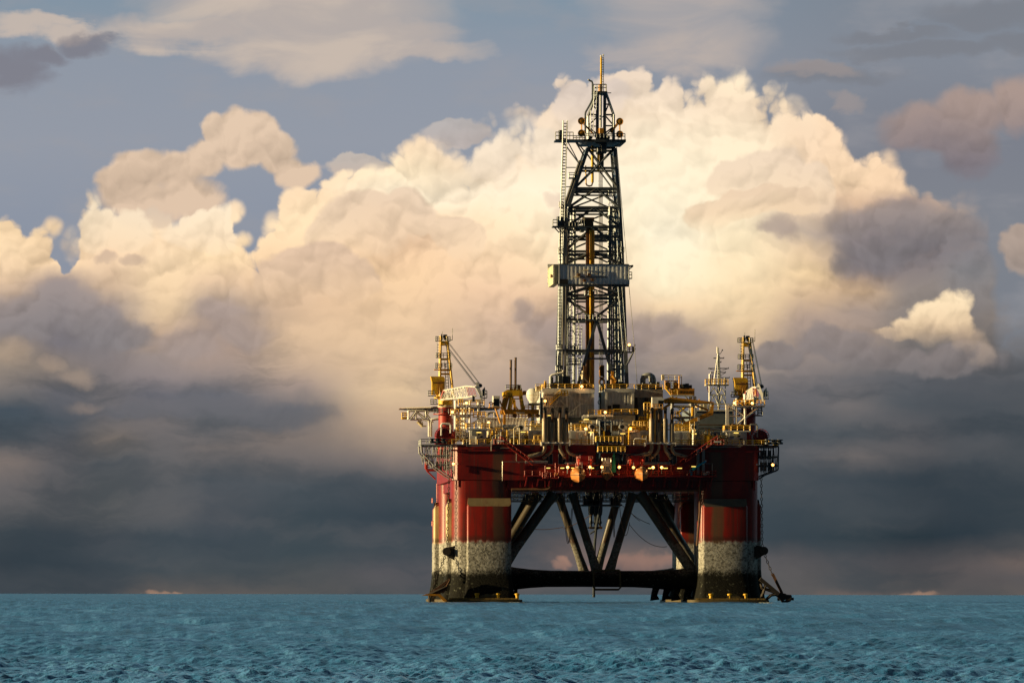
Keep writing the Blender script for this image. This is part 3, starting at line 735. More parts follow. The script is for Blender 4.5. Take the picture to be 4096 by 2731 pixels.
# horizontal brace with trumpet ends, front and rear
for yb in (7.5, 67.5):
    pr = []
    xs = [-23.5, -20.5, -17, -12, 0, 14, 19, 23, 26.5]
    rs = [3.3, 2.75, 2.35, 2.05, 1.98, 2.05, 2.3, 2.75, 3.5]
    m = MB().tube([(x, yb, 6.2) for x in xs], rs, 20)
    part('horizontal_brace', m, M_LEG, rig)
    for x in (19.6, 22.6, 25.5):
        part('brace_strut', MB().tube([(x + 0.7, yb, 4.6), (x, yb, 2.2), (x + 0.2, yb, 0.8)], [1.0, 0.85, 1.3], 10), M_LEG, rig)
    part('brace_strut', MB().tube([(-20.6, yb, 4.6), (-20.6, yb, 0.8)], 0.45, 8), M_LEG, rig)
def diag(a, b, y, r=1.05):
    p, q = at(*a, y), at(*b, y)
    d = q - p
    m = MB().tube([p - d * 0.02, p + d * 0.12, q - d * 0.18, q + d * 0.05], [r * 1.25, r, r, r * 1.3], 14)
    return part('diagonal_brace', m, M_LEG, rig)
diag((2212, 1975), (2026, 2238), 7.5, 1.3); diag((2150, 1975), (2020, 2195), 40, 1.2); diag((2118, 1975), (2026, 2150), 67.5, 1.05)
diag((2290, 1975), (2384, 2275), 7.5); diag((2232, 1975), (2334, 2278), 50)
diag((2530, 1975), (2440, 2275), 7.5); diag((2474, 1975), (2388, 2278), 50)
diag((2562, 1975), (2782, 2300), 7.5, 1.3); diag((2608, 1975), (2785, 2270), 40, 1.25); diag((2644, 1975), (2776, 2180), 67.5, 1.15)
# small longitudinal braces and the walkway grid below the deck
g_ = MB()
for y in (20, 40, 56):
    z = 26.2
    for z in (26.2, 27.2): g_.beam((-22, y, z), (25, y, z), 0.14)
    for i in range(24): g_.beam((-22 + i * 2, y, 26.2), (-22 + i * 2, y, 28.3), 0.14)
part('under_deck_walkway', g_, M_DARK, rig)
# moonpool gear
mp = MB().box(X(2318, 36), X(2480, 36), 30, 44, 24.8, 25.2)
for px in (2318, 2345, 2372, 2398, 2428, 2455, 2480):
    for y in (30, 44): mp.beam(at(px, 1990, y), (X(px, y), y, 28.4), 0.22)
mp.box(X(2330, 36), X(2350, 36), 32, 36, 25.2, 27.4); mp.box(X(2440, 36), X(2462, 36), 34, 38, 25.2, 27.0)
part('moonpool_frame', mp, M_DARK, rig)
for px in (2363, 2381, 2399):
    x = X(px, 36)
    part('riser_tensioner', MB().lathe((x, 36, 19.6), [(0.25, 0), (0.3, 0.6), (0.55, 1.0), (0.35, 1.6), (0.35, 2.6), (0.6, 3.2), (0.7, 4.2), (0.7, 8.8)], 10), M_DARK, rig)
part('tensioner_ring', MB().box(X(2358, 36), X(2408, 36), 35.2, 36.8, 19.0, 19.6), M_BRN, rig)
part('riser_pipe', MB().tube([at(2408, 1985, 20), at(2384, 2110, 20), at(2378, 2180, 20), at(2375, 2385, 20)], 0.36, 8), M_DARK, rig)
part('guide_arm', MB().beam(at(2350, 2107, 20), at(2398, 2107, 20), 0.25).beam(at(2360, 2132, 20), at(2392, 2110, 20), 0.25), M_DARK, rig)
hf = [at(2373, 2278, 4.9), at(2375, 2345, 4.9), at(2382, 2354, 4.9), at(2474, 2354, 4.9), at(2482, 2345, 4.9), at(2478, 2276, 4.9)]
part('pipe_loop', MB().tube(hf, 0.26, 8).tube([at(2373, 2278, 4.9), at(2478, 2276, 4.9)], 0.2, 6), M_WATERED, rig)
h_ = MB()
def sag(a, b, y, drop, r=0.07, n=12, y2=None):
    p, q = at(*a, y), at(*b, y if y2 is None else y2)
    return [p.lerp(q, i / n) + Vector((0, 0, -drop * 4 * (i / n) * (1 - i / n))) for i in range(n + 1)]
for a, b, dr in (((2258, 1985), (2292, 1990), 11.3), ((2254, 1985), (2286, 2030), 10.2), ((2452, 1985), (2460, 1990), 10.0), ((2475, 1990), (2518, 2085), 6.0)):
    h_.tube(sag(a, b, 5.5, dr), 0.08, 5)
part('hanging_hose', h_, M_BRN, rig)
for a, b, dr in (((2080, 2105), (2252, 2105), 0.6), ((2252, 2112), (2365, 2055), 0.3), ((2472, 2000), (2600, 2092), 0.8), ((2518, 2095), (2668, 2182), 1.8), ((2500, 2010), (2560, 2080), 0.6)):
    part('slack_line', MB().tube(sag(a, b, 18, dr), 0.07, 4), M_BRN, rig)
part('downpipe', MB().tube([at(2200, 1905, -0.6), at(2200, 1940, -0.6), at(2194, 1952, -0.6), at(2180, 1956, -0.6), at(2045, 1957, -0.6)], 0.42, 8), M_RUST, rig)
part('downpipe', MB().tube([(25.0, -0.5, 31), (25.0, -0.5, 23), (24.3, -0.5, 14.5)], 0.3, 8), M_RUST, rig)

# gallery along the middle of the hull
gal = part('gallery', MB().box(X(2095), X(2862), -2.6, -0.02, 31.6, 31.95).box(X(2250), X(2500), -3.4, -2.6, 31.4, 31.8), M_RED, rig)
k = MB()
for i in range(17):
    x = X(2105) + i * 2.9
    k.slab([(x, 31.6), (x + 0.3, 31.6), (x + 0.3 - 0.5, 29.2), (x - 0.5, 29.2)], -1.2, -0.4)
part('gallery_bracket', k, M_RED, gal)
part('gallery_railing', MB().rail([(X(2095), -2.5, 31.95), (X(2280), -2.5, 31.95)], 1.1, 0.05).rail([(X(2350), -2.5, 31.95), (X(2535), -2.5, 31.95)], 1.1, 0.05)
     .rail([(X(2600), -2.5, 31.95), (X(2860), -2.5, 31.95), (X(2860), -0.1, 31.95)], 1.1, 0.05), M_REDL, gal)
ps = MB()
for px in (2218, 2268, 2300, 2346, 2363, 2470, 2505, 2540, 2560, 2630, 2680):
    ps.beam((X(px), -2.4, 31.95), (X(px), -2.4, 31.95 + 3.0), 0.16)
ps.beam((X(2190), -2.4, 34.5), (X(2690), -2.4, 34.5), 0.12)
part('gallery_post', ps, M_REDL, gal)
for px in (2195, 2248, 2290, 2312, 2490, 2525, 2580, 2620, 2690):
    f = part('hull_window', MB().box(X(px) - 1.0, X(px) + 1.0, -0.12, -0.02, 34.6, 37.4), M_GREY, db)
    part('window_pane', MB().box(X(px) - 0.85, X(px) - 0.06, -0.15, -0.1, 34.75, 37.25).box(X(px) + 0.06, X(px) + 0.85, -0.15, -0.1, 34.75, 37.25), M_GLASS, f)
for pts in ([(2100, 1845), (2190, 1845)], [(2260, 1852), (2380, 1852)], [(2560, 1850), (2680, 1850)]):
    part('gallery_pipe', MB().tube([at(*p, -0.6) for p in pts], 0.4, 8), M_GREY, db)
for pts in ([(1803, 1792), (1803, 1776), (1970, 1776)], [(1866, 1755), (1866, 1781), (1963, 1781)], [(1964, 1760), (1964, 1800)], [(2035, 1776), (2290, 1776)],
            [(2000, 1790), (2065, 1790), (2065, 1840), (2076, 1848)], [(2009, 1920), (2009, 1844), (2100, 1844)], [(2300, 1776), (2385, 1776)], [(2500, 1778), (2580, 1778)],
            [(2698, 1778), (2790, 1778)], [(2795, 1800), (2810, 1783), (2960, 1783), (2976, 1774), (2976, 1758)], [(2810, 1776), (3048, 1776)], [(2848, 1900), (2848, 1850), (2820, 1850)],
            [(2670, 1790), (2770, 1790), (2790, 1800)]):
    part('hull_pipe', MB().tube([at(*p, -0.55) for p in pts], 0.12, 6), M_GALV, db)
for px in (2791, 2812):
    part('hull_pipe', MB().tube([at(px, 1790, -0.7), at(px, 1895, -0.7)], 0.42, 8), M_GREY, db)
for a_, b_ in ((2383, 2396), (2462, 2476)): part('vertical_trunk', MB().box(X(a_), X(b_), -0.9, -0.02, 32.0, DECK), M_NAVY, db)
part('draught_mark', MB().box(X(1823), X(1826), -0.06, -0.01, 34.6, 35.0).box(X(1828), X(1831), -0.06, -0.01, 34.6, 35.0).box(X(3024), X(3027), -0.06, -0.01, 34.6, 35.0).box(X(3029), X(3032), -0.06, -0.01, 34.6, 35.0), M_WHT, db)
# main deck rails and deck clutter welded to the deck
part('deck_railing', MB().rail([(X(1795), -0.1, DECK), (X(1965), -0.1, DECK)], 1.15), M_YEL, rig)
part('deck_railing', MB().rail([(X(2040), -0.1, DECK), (X(2160), -0.1, DECK)], 1.15), M_YEL, rig)
part('deck_railing', MB().rail([(X(2285), -0.1, DECK), (X(2385), -0.1, DECK)], 1.15), M_YEL, rig)
part('deck_railing', MB().rail([(X(2500), -0.1, DECK), (X(2585), -0.1, DECK)], 1.15), M_YEL, rig)
part('deck_railing', MB().rail([(X(2700), -0.1, DECK), (X(2860), -0.1, DECK)], 1.15), M_YEL, rig)
part('deck_railing', MB().rail([(X(2898), -0.1, DECK), (X(3075), -0.1, DECK)], 1.15), M_YEL, rig)
part('deck_railing', MB().rail([(-36.9, 0, DECK), (-36.9, 75, DECK)], 1.15), M_YEL, rig)
random.seed(21)
for i in range(46):        # pipes and stanchions
    px = random.choice([random.uniform(1850, 2110), random.uniform(1985, 2120), random.uniform(2340, 2600), random.uniform(2760, 2900)])
    y = random.uniform(1.5, 9); h = random.uniform(1.2, 4.2)
    x = X(px, y)
    m = MB()
    if random.random() < 0.4: m.tube([(x, y, DECK), (x, y, DECK + h), (x + 0.3, y, DECK + h + 0.3), (x + random.uniform(0.8, 4), y, DECK + h + 0.3)], random.uniform(0.1, 0.2), 6)
    else: m.tube([(x, y, DECK), (x, y, DECK + h)], random.uniform(0.08, 0.22), 6)
    part('deck_pipe', m, random.choice([M_GALV, M_WHT, M_YEL, M_GREY]), rig)
for i in range(40):        # housings, boxes and skids
    px = random.choice([random.uniform(1890, 2110), random.uniform(2000, 2110), random.uniform(2345, 2390), random.uniform(2700, 2890), random.uniform(2550, 2590)])
    y = random.uniform(2.5, 12); w = random.uniform(0.7, 2.4); h = random.uniform(0.9, 2.8); x = X(px, y)
    m = MB().box(x - w / 2, x + w / 2, y, y + random.uniform(0.8, 2), DECK, DECK + h, 0.12)
    if random.random() < 0.5: m.lathe((x, y + 0.6, DECK + h), [(w * 0.3, 0), (w * 0.3, 0.5), (w * 0.18, 0.8)], 8)
    part('equipment_housing', m, random.choice([M_GREY, M_WHT, M_YEL, M_NAVY, M_GREY, M_CREAM, M_BRN, M_LOUV]), rig)
for (px, py) in ((2081, 1708), (2366, 1704), (2487, 1704), (2774, 1704)):
    x, y, z = at(px, py, 3)
    m = MB().tube([(x, y, DECK), (x, y, z + 0.2)], 0.42, 10).lathe((x, y + 0.5, z), [(0.30, -1.3), (0.75, -1.3), (0.75, 0.4), (0.3, 0.5)], 14, 'y')
    c_ = part('ventilation_cowl', m, M_WHT, rig)
    part('cowl_mouth', MB().lathe((x, y + 0.5, z), [(0.02, -1.34), (0.55, -1.34), (0.55, -1.28), (0.02, -1.28)], 14, 'y'), M_BLK, c_)
for px0, px1, py in ((2030, 2110, 1737), (1960, 2010, 1728), (2640, 2760, 1712), (2350, 2400, 1722), (2100, 2170, 1700), (2275, 2345, 1712), (2515, 2600, 1712), (2690, 2760, 1715)):
    y = 5.0
    part('upper_walkway', MB().box(X(px0, y), X(px1, y), y, y + 1.2, Z(py, y) - 0.2, Z(py, y)).rail([at(px0, py, y), at(px1, py, y)], 1.1, 0.06, 1.5), M_YEL, rig)
for px0, py0, px1, py1 in ((2000, 1760, 2130, 1858), (2868, 1758, 2700, 1872)):
    y = -1.4
    p, q = at(px0, py0, y), at(px1, py1, y)
    m = MB()
    for dy in (-0.7, 0.7):
        o = Vector((0, dy, 0)); m.beam(p + o, q + o, 0.3, 0.16); m.beam(p + o + Vector((0, 0, 1.1)), q + o + Vector((0, 0, 1.1)), 0.12)
        for i in range(9): c_ = p.lerp(q, i / 8) + o; m.beam(c_, c_ + Vector((0, 0, 1.1)), 0.1)
    for i in range(26):
        c_ = p.lerp(q, i / 25); m.box(c_.x - 0.15, c_.x + 0.15, -2.1, -0.7, c_.z, c_.z + 0.06)
    m.box(p.x - 1.6, p.x + 1.6, -2.2, -0.1, DECK - 0.1, DECK + 0.05).rail([(p.x - 1.6, -2.1, DECK), (p.x + 1.6, -2.1, DECK)], 1.2, 0.07, 0.8)
    s_ = part('stairway', m, M_REDL, rig)
    part('stair_sign', MB().box(p.x - 0.9, p.x + 0.9, -2.26, -2.2, DECK + 0.55, DECK + 0.9), M_WHT, s_)

# outboard anchor racks hung on the hull sides
def rack(side):
    s = -1 if side == 0 else 1
    x_in = -37.0 if side == 0 else 39.9
    w = 7.8 if side == 0 else 5.0
    m = MB()
    for y in (1.0, 13.0):
        top = [(x_in, DECK - 0.3), (x_in + s * w, DECK - 0.3)]
        bot = [(x_in, 31.2), (x_in + s * 1.6, 32.2), (x_in + s * 4.4, 34.2 if side == 0 else 33.3), (x_in + s * w * 0.98, 37.6 if side == 0 else 33.6)]
        m.beam((top[0][0], y, top[0][1]), (top[1][0], y, top[1][1]), 0.3)
        prev = (x_in + s * w, DECK - 0.3)
        for b in bot[::-1]:
            m.beam((prev[0], y, prev[1]), (b[0], y, b[1]), 0.26); prev = b
        n = 8
        for i in range(n):
            t0 = i / n; xa = x_in + s * w * t0; xb = x_in + s * w * (i + 1) / n
            zb = 33.0 + 3.6 * max(0, (t0 - 0.25)) if side == 0 else 33.0
            m.beam((xa, y, zb), (xa, y, DECK - 0.3), 0.12)
            m.beam((xa, y, zb), (xb, y, DECK - 0.3), 0.1) if i % 2 else m.beam((xb, y, zb), (xa, y, DECK - 0.3), 0.1)
    for zz in (DECK - 0.3, 36.8, 34.6):
        f = 1.0 if zz > 38 else (0.85 if zz > 36 else 0.5)
        if side: f = 1.0
        for y in (1.0, 13.0): m.beam((x_in, y, zz), (x_in + s * w * f, y, zz), 0.22)
        m.beam((x_in + s * w * f, 1.0, zz), (x_in + s * w * f, 13.0, zz), 0.25)
    m.box(min(x_in + s * 0.1, x_in + s * w), max(x_in + s * 0.1, x_in + s * w), 1.0, 13.0, DECK - 0.25, DECK - 0.05)
    r_ = part('anchor_rack', m, M_GREY if side == 0 else M_NAVY, rig)
    part('rack_railing', MB().rail([(x_in, 0.9, DECK), (x_in + s * w, 0.9, DECK), (x_in + s * w, 13, DECK)], 1.2, 0.06, 1.2), M_YEL if side else M_DARK, r_)
    rl = MB()
    for i in range(3): rl.lathe((x_in + s * (2.2 + i * 1.5), 0.4, DECK + 0.2), [(0.9, 0), (0.9, 0.5), (0.5, 0.6), (0.5, 0.9), (0.9, 1.0), (0.9, 1.2)], 12)
    part('roller', rl, M_DARK, r_)
    eq = MB()
    for i in range(7):
        xx = x_in + s * (0.6 + (i % 4) * 0.95); zz = 33.2 + (i // 4) * 3.0
        eq.box(min(xx, xx + s * 0.6), max(xx, xx + s * 0.6), 2.0, 3.4, zz, zz + 2.2)
    part('rack_locker', eq, M_BRN if side == 0 else M_DARK, r_)
    part('ladder', MB().ladder((x_in + s * 1.0, 0.5, 32.0), (x_in + s * 1.0, 0.5, DECK + 0.6), 0.9, 0.05, 0.8), M_DARK, r_)
rack(0); rack(1)
# stair tower beyond the port anchor rack, on the far column
st_ = MB().tube([at(1703, 1815, 58), at(1703, 1872, 58), at(1708, 1878, 58), at(1745, 1878, 58)], 0.35, 8).tube([at(1706, 1880, 58), at(1742, 1915, 58)], 0.2, 6)
part('escape_frame', st_, M_REDL, rig)
part('escape_ladder', MB().ladder(at(1720, 1875, 58), at(1720, 1815, 58), 1.4, 0.07, 0.5), M_GALV, rig)
for zt, zb in ((24.5, 20.0), (31.0, 26.0)):
    part('column_ladder', MB().ladder((-37.4, 66, zb), (-37.4, 66, zt), 1.2, 0.08, 0.7, (0, 1, 0)).rail([(-38.6, 64.5, zb), (-38.6, 68, zb)], 1.2, 0.06), M_REDL, rig)
# main deck side pipes, white, at the port corner
part('side_pipe', MB().tube([at(1690, 1675, 40), at(1714, 1680, 40), at(1716, 1700, 40), at(1716, 1745, 40)], 0.35, 8), M_WHT, rig)
part('side_pipe', MB().tube([at(1752, 1672, 40), at(1726, 1676, 40), at(1722, 1690, 40), at(1722, 1745, 40)], 0.4, 8), M_WHT, rig)
part('bent_pipe', MB().tube([at(1764, 1740, 4), at(1764, 1698, 4), at(1768, 1693, 4), at(1796, 1693, 4), at(1801, 1698, 4), at(1801, 1730, 4)], 0.28, 8), M_WHT, rig)
part('bent_pipe', MB().tube([at(2999, 1735, 4), at(2999, 1698, 4), at(3003, 1694, 4), at(3026, 1694, 4), at(3028, 1700, 4), at(3028, 1745, 4)], 0.25, 8), M_GALV, rig)
part('bent_pipe', MB().tube([at(2820, 1760, 4), at(2820, 1718, 4), at(2824, 1714, 4), at(2885, 1714, 4)], 0.2, 8), M_GALV, rig)

# wash round the pontoons
fo_ = MB(); random.seed(3)
for side in (0, 1):
    x0, x1 = SX[side]
    for i in range(170):
        x = random.uniform(x0 - 3.4, x1 + 3.2); y = -4.7 - abs(random.gauss(0, 0.5)); r = random.uniform(0.15, 0.6)
        if random.random() < 0.25: x, y = random.choice([x0 - 2.9, x1 + 2.7]) + random.gauss(0, 0.3), random.uniform(-4.5, 10)
        pts = []
        for rr, h in ((r, -0.25), (r * 0.9, 0.06), (r * 0.45, 0.16 + 0.18 * random.random())):
            pts.append([(x + rr * random.uniform(0.7, 1.5) * 1.8 * math.cos(R(45 * k)), y + rr * random.uniform(0.7, 1.2) * math.sin(R(45 * k)), h) for k in range(8)])
        fo_.loft(pts)
M_FOAM = paint('sea_foam', (0.55, 0.60, 0.60), 0.8, dirt=0.3, dcol=(0.2, 0.3, 0.33), streak=False)
tag(part('foam', fo_, M_FOAM, None), 'broken white wash along the waterline of the pontoons', None, None, 'stuff')

# more of the deck's small steelwork: rails at several depths, pipe runs and lit frames
random.seed(77)
for i in range(26):
    px = random.choice([random.uniform(1900, 2010), random.uniform(2020, 2150), random.uniform(2280, 2380), random.uniform(2500, 2590), random.uniform(2690, 2800), random.uniform(2800, 2900)])
    y = random.uniform(1.0, 13.0); w = random.uniform(18, 48); py = random.choice([1758, 1745, 1735, 1722, 1712, 1700]) if px < 2790 else random.choice([1758, 1748, 1738])
    m = MB().rail([at(px, py, y), at(px + w, py, y)], 1.15, 0.075, 1.1)
    m.box(X(px, y), X(px + w, y), y - 0.1, y + 0.5, Z(py, y) - 0.14, Z(py, y))
    for q in (px + 1, px + w - 1): m.beam((X(q, y), y + 0.2, DECK), (X(q, y), y + 0.2, Z(py, y)), 0.16)
    part('railed_step', m, random.choice([M_YEL, M_YEL, M_YEL, M_CREAM]), rig)
for i in range(26):
    px = random.choice([random.uniform(1890, 2100), random.uniform(2000, 2110), random.uniform(2290, 2380), random.uniform(2500, 2580), random.uniform(2700, 2890)])
    y = random.uniform(1.0, 10.0); py = random.uniform(1705, 1755) if px < 2790 else random.uniform(1735, 1755); L = random.uniform(15, 60)
    z0 = Z(py, y); d = random.choice((-1, 1))
    m = MB().tube([(X(px, y), y, DECK), (X(px, y), y, z0 - 0.3), (X(px, y) + 0.3 * d, y, z0), (X(px + L * d, y) - 0.3 * d, y, z0), (X(px + L * d, y), y, z0 - 0.3), (X(px + L * d, y), y, DECK)], random.uniform(0.09, 0.17), 6)
    part('pipe_run', m, random.choice([M_WHT, M_WHT, M_GALV, M_CREAM, M_YEL]), rig)

for a, b, py, y, mt in ((1950, 2005, 1708, 14, M_CREAM), (2012, 2108, 1718, 14, M_WHT), (2285, 2346, 1688, 12, M_WHT), (2546, 2600, 1688, 13, M_WHT), (2702, 2760, 1698, 12, M_LOUV), (2120, 2168, 1690, 14, M_CREAM), (1850, 1905, 1728, 11, M_WHT)):
    m = MB().box(X(a, y), X(b, y), y, y + 3.5, DECK, Z(py, y), 0.15)
    o_ = part('deck_module', m, mt, rig)
    part('module_door', MB().box(X(a, y) + 0.5, X(a, y) + 1.4, y - 0.06, y - 0.01, DECK, DECK + 2.1).box(X(b, y) - 1.6, X(b, y) - 0.6, y - 0.06, y - 0.01, DECK + 1.2, DECK + 2.2), M_DARK, o_)

# ------------------------------------------------------------------ deck modules
def block(name, px0, px1, py0, y0, y1, mat, label, cat, z0=DECK, **kw):
    x0, x1 = X(px0, y0), X(px1, y0)
    t = thing(name, label, cat, ((x0 + x1) / 2, (y0 + y1) / 2, z0))
    if mat in (M_CORR, M_CORRG):
        part('wall', MB().corrugated(x0, x1, y0, z0, Z(py0, y0), 0.8, 0.16, y1 - y0 - 0.2), mat, t, smooth=False)
    else: part('wall', MB().box(x0, x1, y0, y1, z0, Z(py0, y0)), mat, t)
    return t, x0, x1
def frame_bars(t, y, bars, w=0.45, mat=None):
    for a, b in bars:
        part('frame_bar', MB().beam(at(*a, y - 0.2), at(*b, y - 0.2), w, 0.3), mat or M_WHT, t)

YM = 22.0
t, x0, x1 = block('drill_floor_house', 2172, 2374, 1553, YM, 46, M_CORR, 'white corrugated drill floor house with diagonal braces and yellow stair under the tower', 'deckhouse')
ZT = Z(1553, YM)
frame_bars(t, YM, [((2174, 1584), (2266, 1584)), ((2174, 1622), (2266, 1622)), ((2266, 1556), (2266, 1665)), ((2176, 1556), (2176, 1700)), ((2318, 1556), (2318, 1665)), ((2372, 1556), (2372, 1665)),
                   ((2318, 1611), (2372, 1611)), ((2176, 1571), (2372, 1567)), ((2198, 1556), (2262, 1620)), ((2268, 1573), (2317, 1609)), ((2317, 1616), (2272, 1652)), ((2188, 1655), (2240, 1590)), ((2205, 1626), (2235, 1652))])
part('roof_edge', MB().box(x0 - 0.2, x1 + 0.2, YM - 0.45, YM - 0.02, ZT - 0.9, ZT + 0.15), M_WHT, t)
part('roof_railing', MB().rail([(x0, 40, ZT), (x0, YM - 0.2, ZT), (x1, YM - 0.2, ZT), (x1, 40, ZT)], 1.2), M_YEL, t)
sp_ = MB()
for dy in (-1.6, -0.7):
    p, q = at(2198, 1617, YM + dy), at(2242, 1572, YM + dy)
    sp_.beam(p, q, 0.25); sp_.beam(p + Vector((0, 0, 1.1)), q + Vector((0, 0, 1.1)), 0.1)
    for i in range(7): c_ = p.lerp(q, i / 6); sp_.beam(c_, c_ + Vector((0, 0, 1.1)), 0.08)
p, q = at(2242, 1580, YM), at(2267, 1580, YM)
sp_.box(p.x, q.x, YM - 2.0, YM - 0.45, p.z, p.z + 0.15).rail([(p.x, YM - 2, p.z), (q.x, YM - 2, q.z)], 1.2, 0.09, 0.9)
part('stairway', sp_, M_YEL, t)
part('under_floor_frame', MB().box(x0 + 0.4, x1 - 0.3, YM - 0.8, YM - 0.05, DECK, Z(1668, YM)), M_DARK, t)
part('equipment_pod', MB().box(X(2143, 24), X(2160, 24), 23, 27, Z(1562, 24), Z(1545, 24)).rail([at(2140, 1553, 23), at(2172, 1553, 23)], 1.2), M_CREAM, t)
part('cable_tray', MB().box(X(2160, 21), X(2170, 21), 20.4, 21.6, DECK, Z(1588, 21)), M_NAVY, t)
part('access_ladder', MB().ladder(at(2172, 1665, 21), at(2172, 1605, 21), 0.9, 0.07), M_WHT, t)

t, x0, x1 = block('driller_house', 2420, 2535, 1553, YM, 44, M_CORR, 'tall white corrugated house with two dark doorways right of the hanging drill head', 'deckhouse')
part('roof_edge', MB().box(x0 - 0.2, x1 + 0.2, YM - 0.4, YM - 0.02, ZT - 0.8, ZT + 0.15), M_WHT, t)
part('corner_post', MB().box(x0 - 0.05, x0 + 0.5, YM - 0.3, YM - 0.02, DECK, ZT - 0.85), M_WHT, t)
part('corner_post', MB().box(x1 - 0.6, x1, YM - 0.3, YM - 0.02, DECK, ZT - 0.85), M_WHT, t)
part('roof_railing', MB().rail([(x0, 40, ZT), (x0, YM - 0.2, ZT), (x1, YM - 0.2, ZT)], 1.2), M_YEL, t)
for a in ((2429, 2444, 1619, 1642), (2449, 2478, 1614, 1640), (2501, 2505, 1611, 1617)):
    part('doorway', MB().box(X(a[0], YM), X(a[1], YM), YM - 0.12, YM - 0.03, Z(a[3], YM), Z(a[2], YM)), M_BLK, t)
t, x0, x1 = block('mud_house', 2537, 2650, 1553, 24, 46, M_CORRG, 'grey corrugated machinery house topped by a looped exhaust duct', 'deckhouse')
part('roof_edge', MB().box(x0, x1, 23.6, 23.95, ZT - 2.1, ZT), M_GREY, t)
part('roof_railing', MB().rail([(x0, 23.7, ZT), (x1, 23.7, ZT)], 1.2), M_YEL, t)
part('dark_vent', MB().box(X(2535, 23.4), X(2548, 23.4), 23.2, 23.9, DECK + 2, Z(1586, 23)).box(X(2577, 23.4), X(2592, 23.4), 23.2, 23.9, Z(1620, 23), Z(1588, 23)), M_BLK, t)
part('frame_bar', MB().beam(at(2548, 1640, 23.5), at(2578, 1607, 23.5), 0.4), M_GREY, t)
rm = MB()
for i in range(9):
    xx = x0 + 0.6 + i * (x1 - x0 - 1.5) / 8; rm.box(xx, xx + 0.9, 25, 27, ZT, ZT + random.uniform(0.6, 2.0), 0.1)
part('roof_machinery', rm, M_DARK, t)
dz = [at(2570, 1551, 28), at(2570, 1515, 28), at(2574, 1504, 28), at(2583, 1499, 28), at(2592, 1498, 28), at(2601, 1499, 28), at(2609, 1505, 28), at(2612, 1514, 28), at(2612, 1551, 28)]
part('exhaust_duct', MB().tube(dz, 0.72, 12), M_GREY, t)
part('exhaust_duct', MB().tube([at(2597, 1499, 27), at(2601, 1508, 27), at(2602, 1530, 27)], 0.5, 10), M_GREY, t)

t, x0, x1 = block('cementing_house', 2335, 2540, 1656, 14, 21, M_WHT, 'low white house behind the striped container at mid deck', 'deckhouse')
part('balcony', MB().box(X(2352, 12), X(2452, 12), 12, 13.98, Z(1663, 12), Z(1655, 12)), M_WHT, t)
part('balcony', MB().box(X(2452, 12), X(2550, 12), 12.4, 13.98, Z(1656, 12), Z(1653, 12)), M_DARK, t)
part('balcony_railing', MB().rail([at(2352, 1655, 12.1), at(2452, 1655, 12.1)], 1.2, 0.05).rail([at(2452, 1653, 12.5), at(2550, 1653, 12.5)], 1.2, 0.07), M_YEL, t)
cg = MB()
for px in (2390, 2396, 2436, 2522, 2540, 2546): cg.box(X(px, 12.5), X(px, 12.5) + 0.35, 12.6, 13.2, Z(1655, 12), Z(1638, 12))
part('balcony_gear', cg, M_YEL, t)
part('doorway', MB().box(X(2358, 13.9), X(2376, 13.9), 13.85, 13.97, DECK, Z(1690, 14)), M_BLK, t)
part('dark_recess', MB().box(X(2350, 13.9), X(2388, 13.9), 13.7, 13.84, Z(1676, 14), Z(1668, 14)), M_DARK, t)

t, x0, x1 = block('shipping_container', 2389, 2491, 1675, 8, 12, M_CORR, 'white shipping container with a tan lower half', 'container', z0=Z(1722, 8))
part('lower_panel', MB().box(x0 + 0.2, x1 - 0.1, 7.9, 7.98, Z(1720, 8), Z(1698, 8)), M_OAK, t)
part('corner_post', MB().box(x0 - 0.05, x0 + 0.3, 7.9, 7.99, Z(1722, 8), Z(1676, 8)), M_WHT, t)
solo('steel_crate', MB().box(X(2445, 5), X(2475, 5), 5, 7, Z(1742, 5), Z(1721, 5), 0.1), M_LOUV, 'light grey crate below the tan half of the container', 'crate')
solo('cowl_cabinet', MB().box(X(2475, 4), X(2494, 4), 4, 5.5, Z(1752, 4), Z(1717, 4), 0.1), M_WHT, 'white cabinet under a fan cowl right of the light grey crate', 'cabinet')

t = thing('winch_frame', 'navy blue winch frame standing above the yellow railed landing', 'winch frame', (X(2420, 3), 3.2, Z(1762, 3)))
wf = MB()
for px in (2398, 2419, 2444):
    for y in (2.4, 4.2): wf.beam(at(px, 1762, y), at(px, 1685 if px > 2400 else 1680, y), 0.4)
for py in (1686, 1720): wf.beam(at(2398, py, 2.4), at(2444, py, 2.4), 0.35).beam(at(2398, py, 4.2), at(2444, py, 4.2), 0.35)
wf.beam(at(2398, 1684, 2.4), at(2419, 1716, 2.4), 0.35).beam(at(2398, 1740, 2.4), at(2416, 1718, 2.4), 0.3)
part('frame', wf, M_NAVY, t)
part('cabinet', MB().box(X(2421, 2.2), X(2441, 2.2), 2.4, 4.0, Z(1762, 3), Z(1721, 3), 0.1), M_BRN, t)
part('yellow_post', MB().box(X(2413, 2), X(2418, 2), 2.0, 2.35, Z(1752, 2), Z(1720, 2)), M_YEL, t)

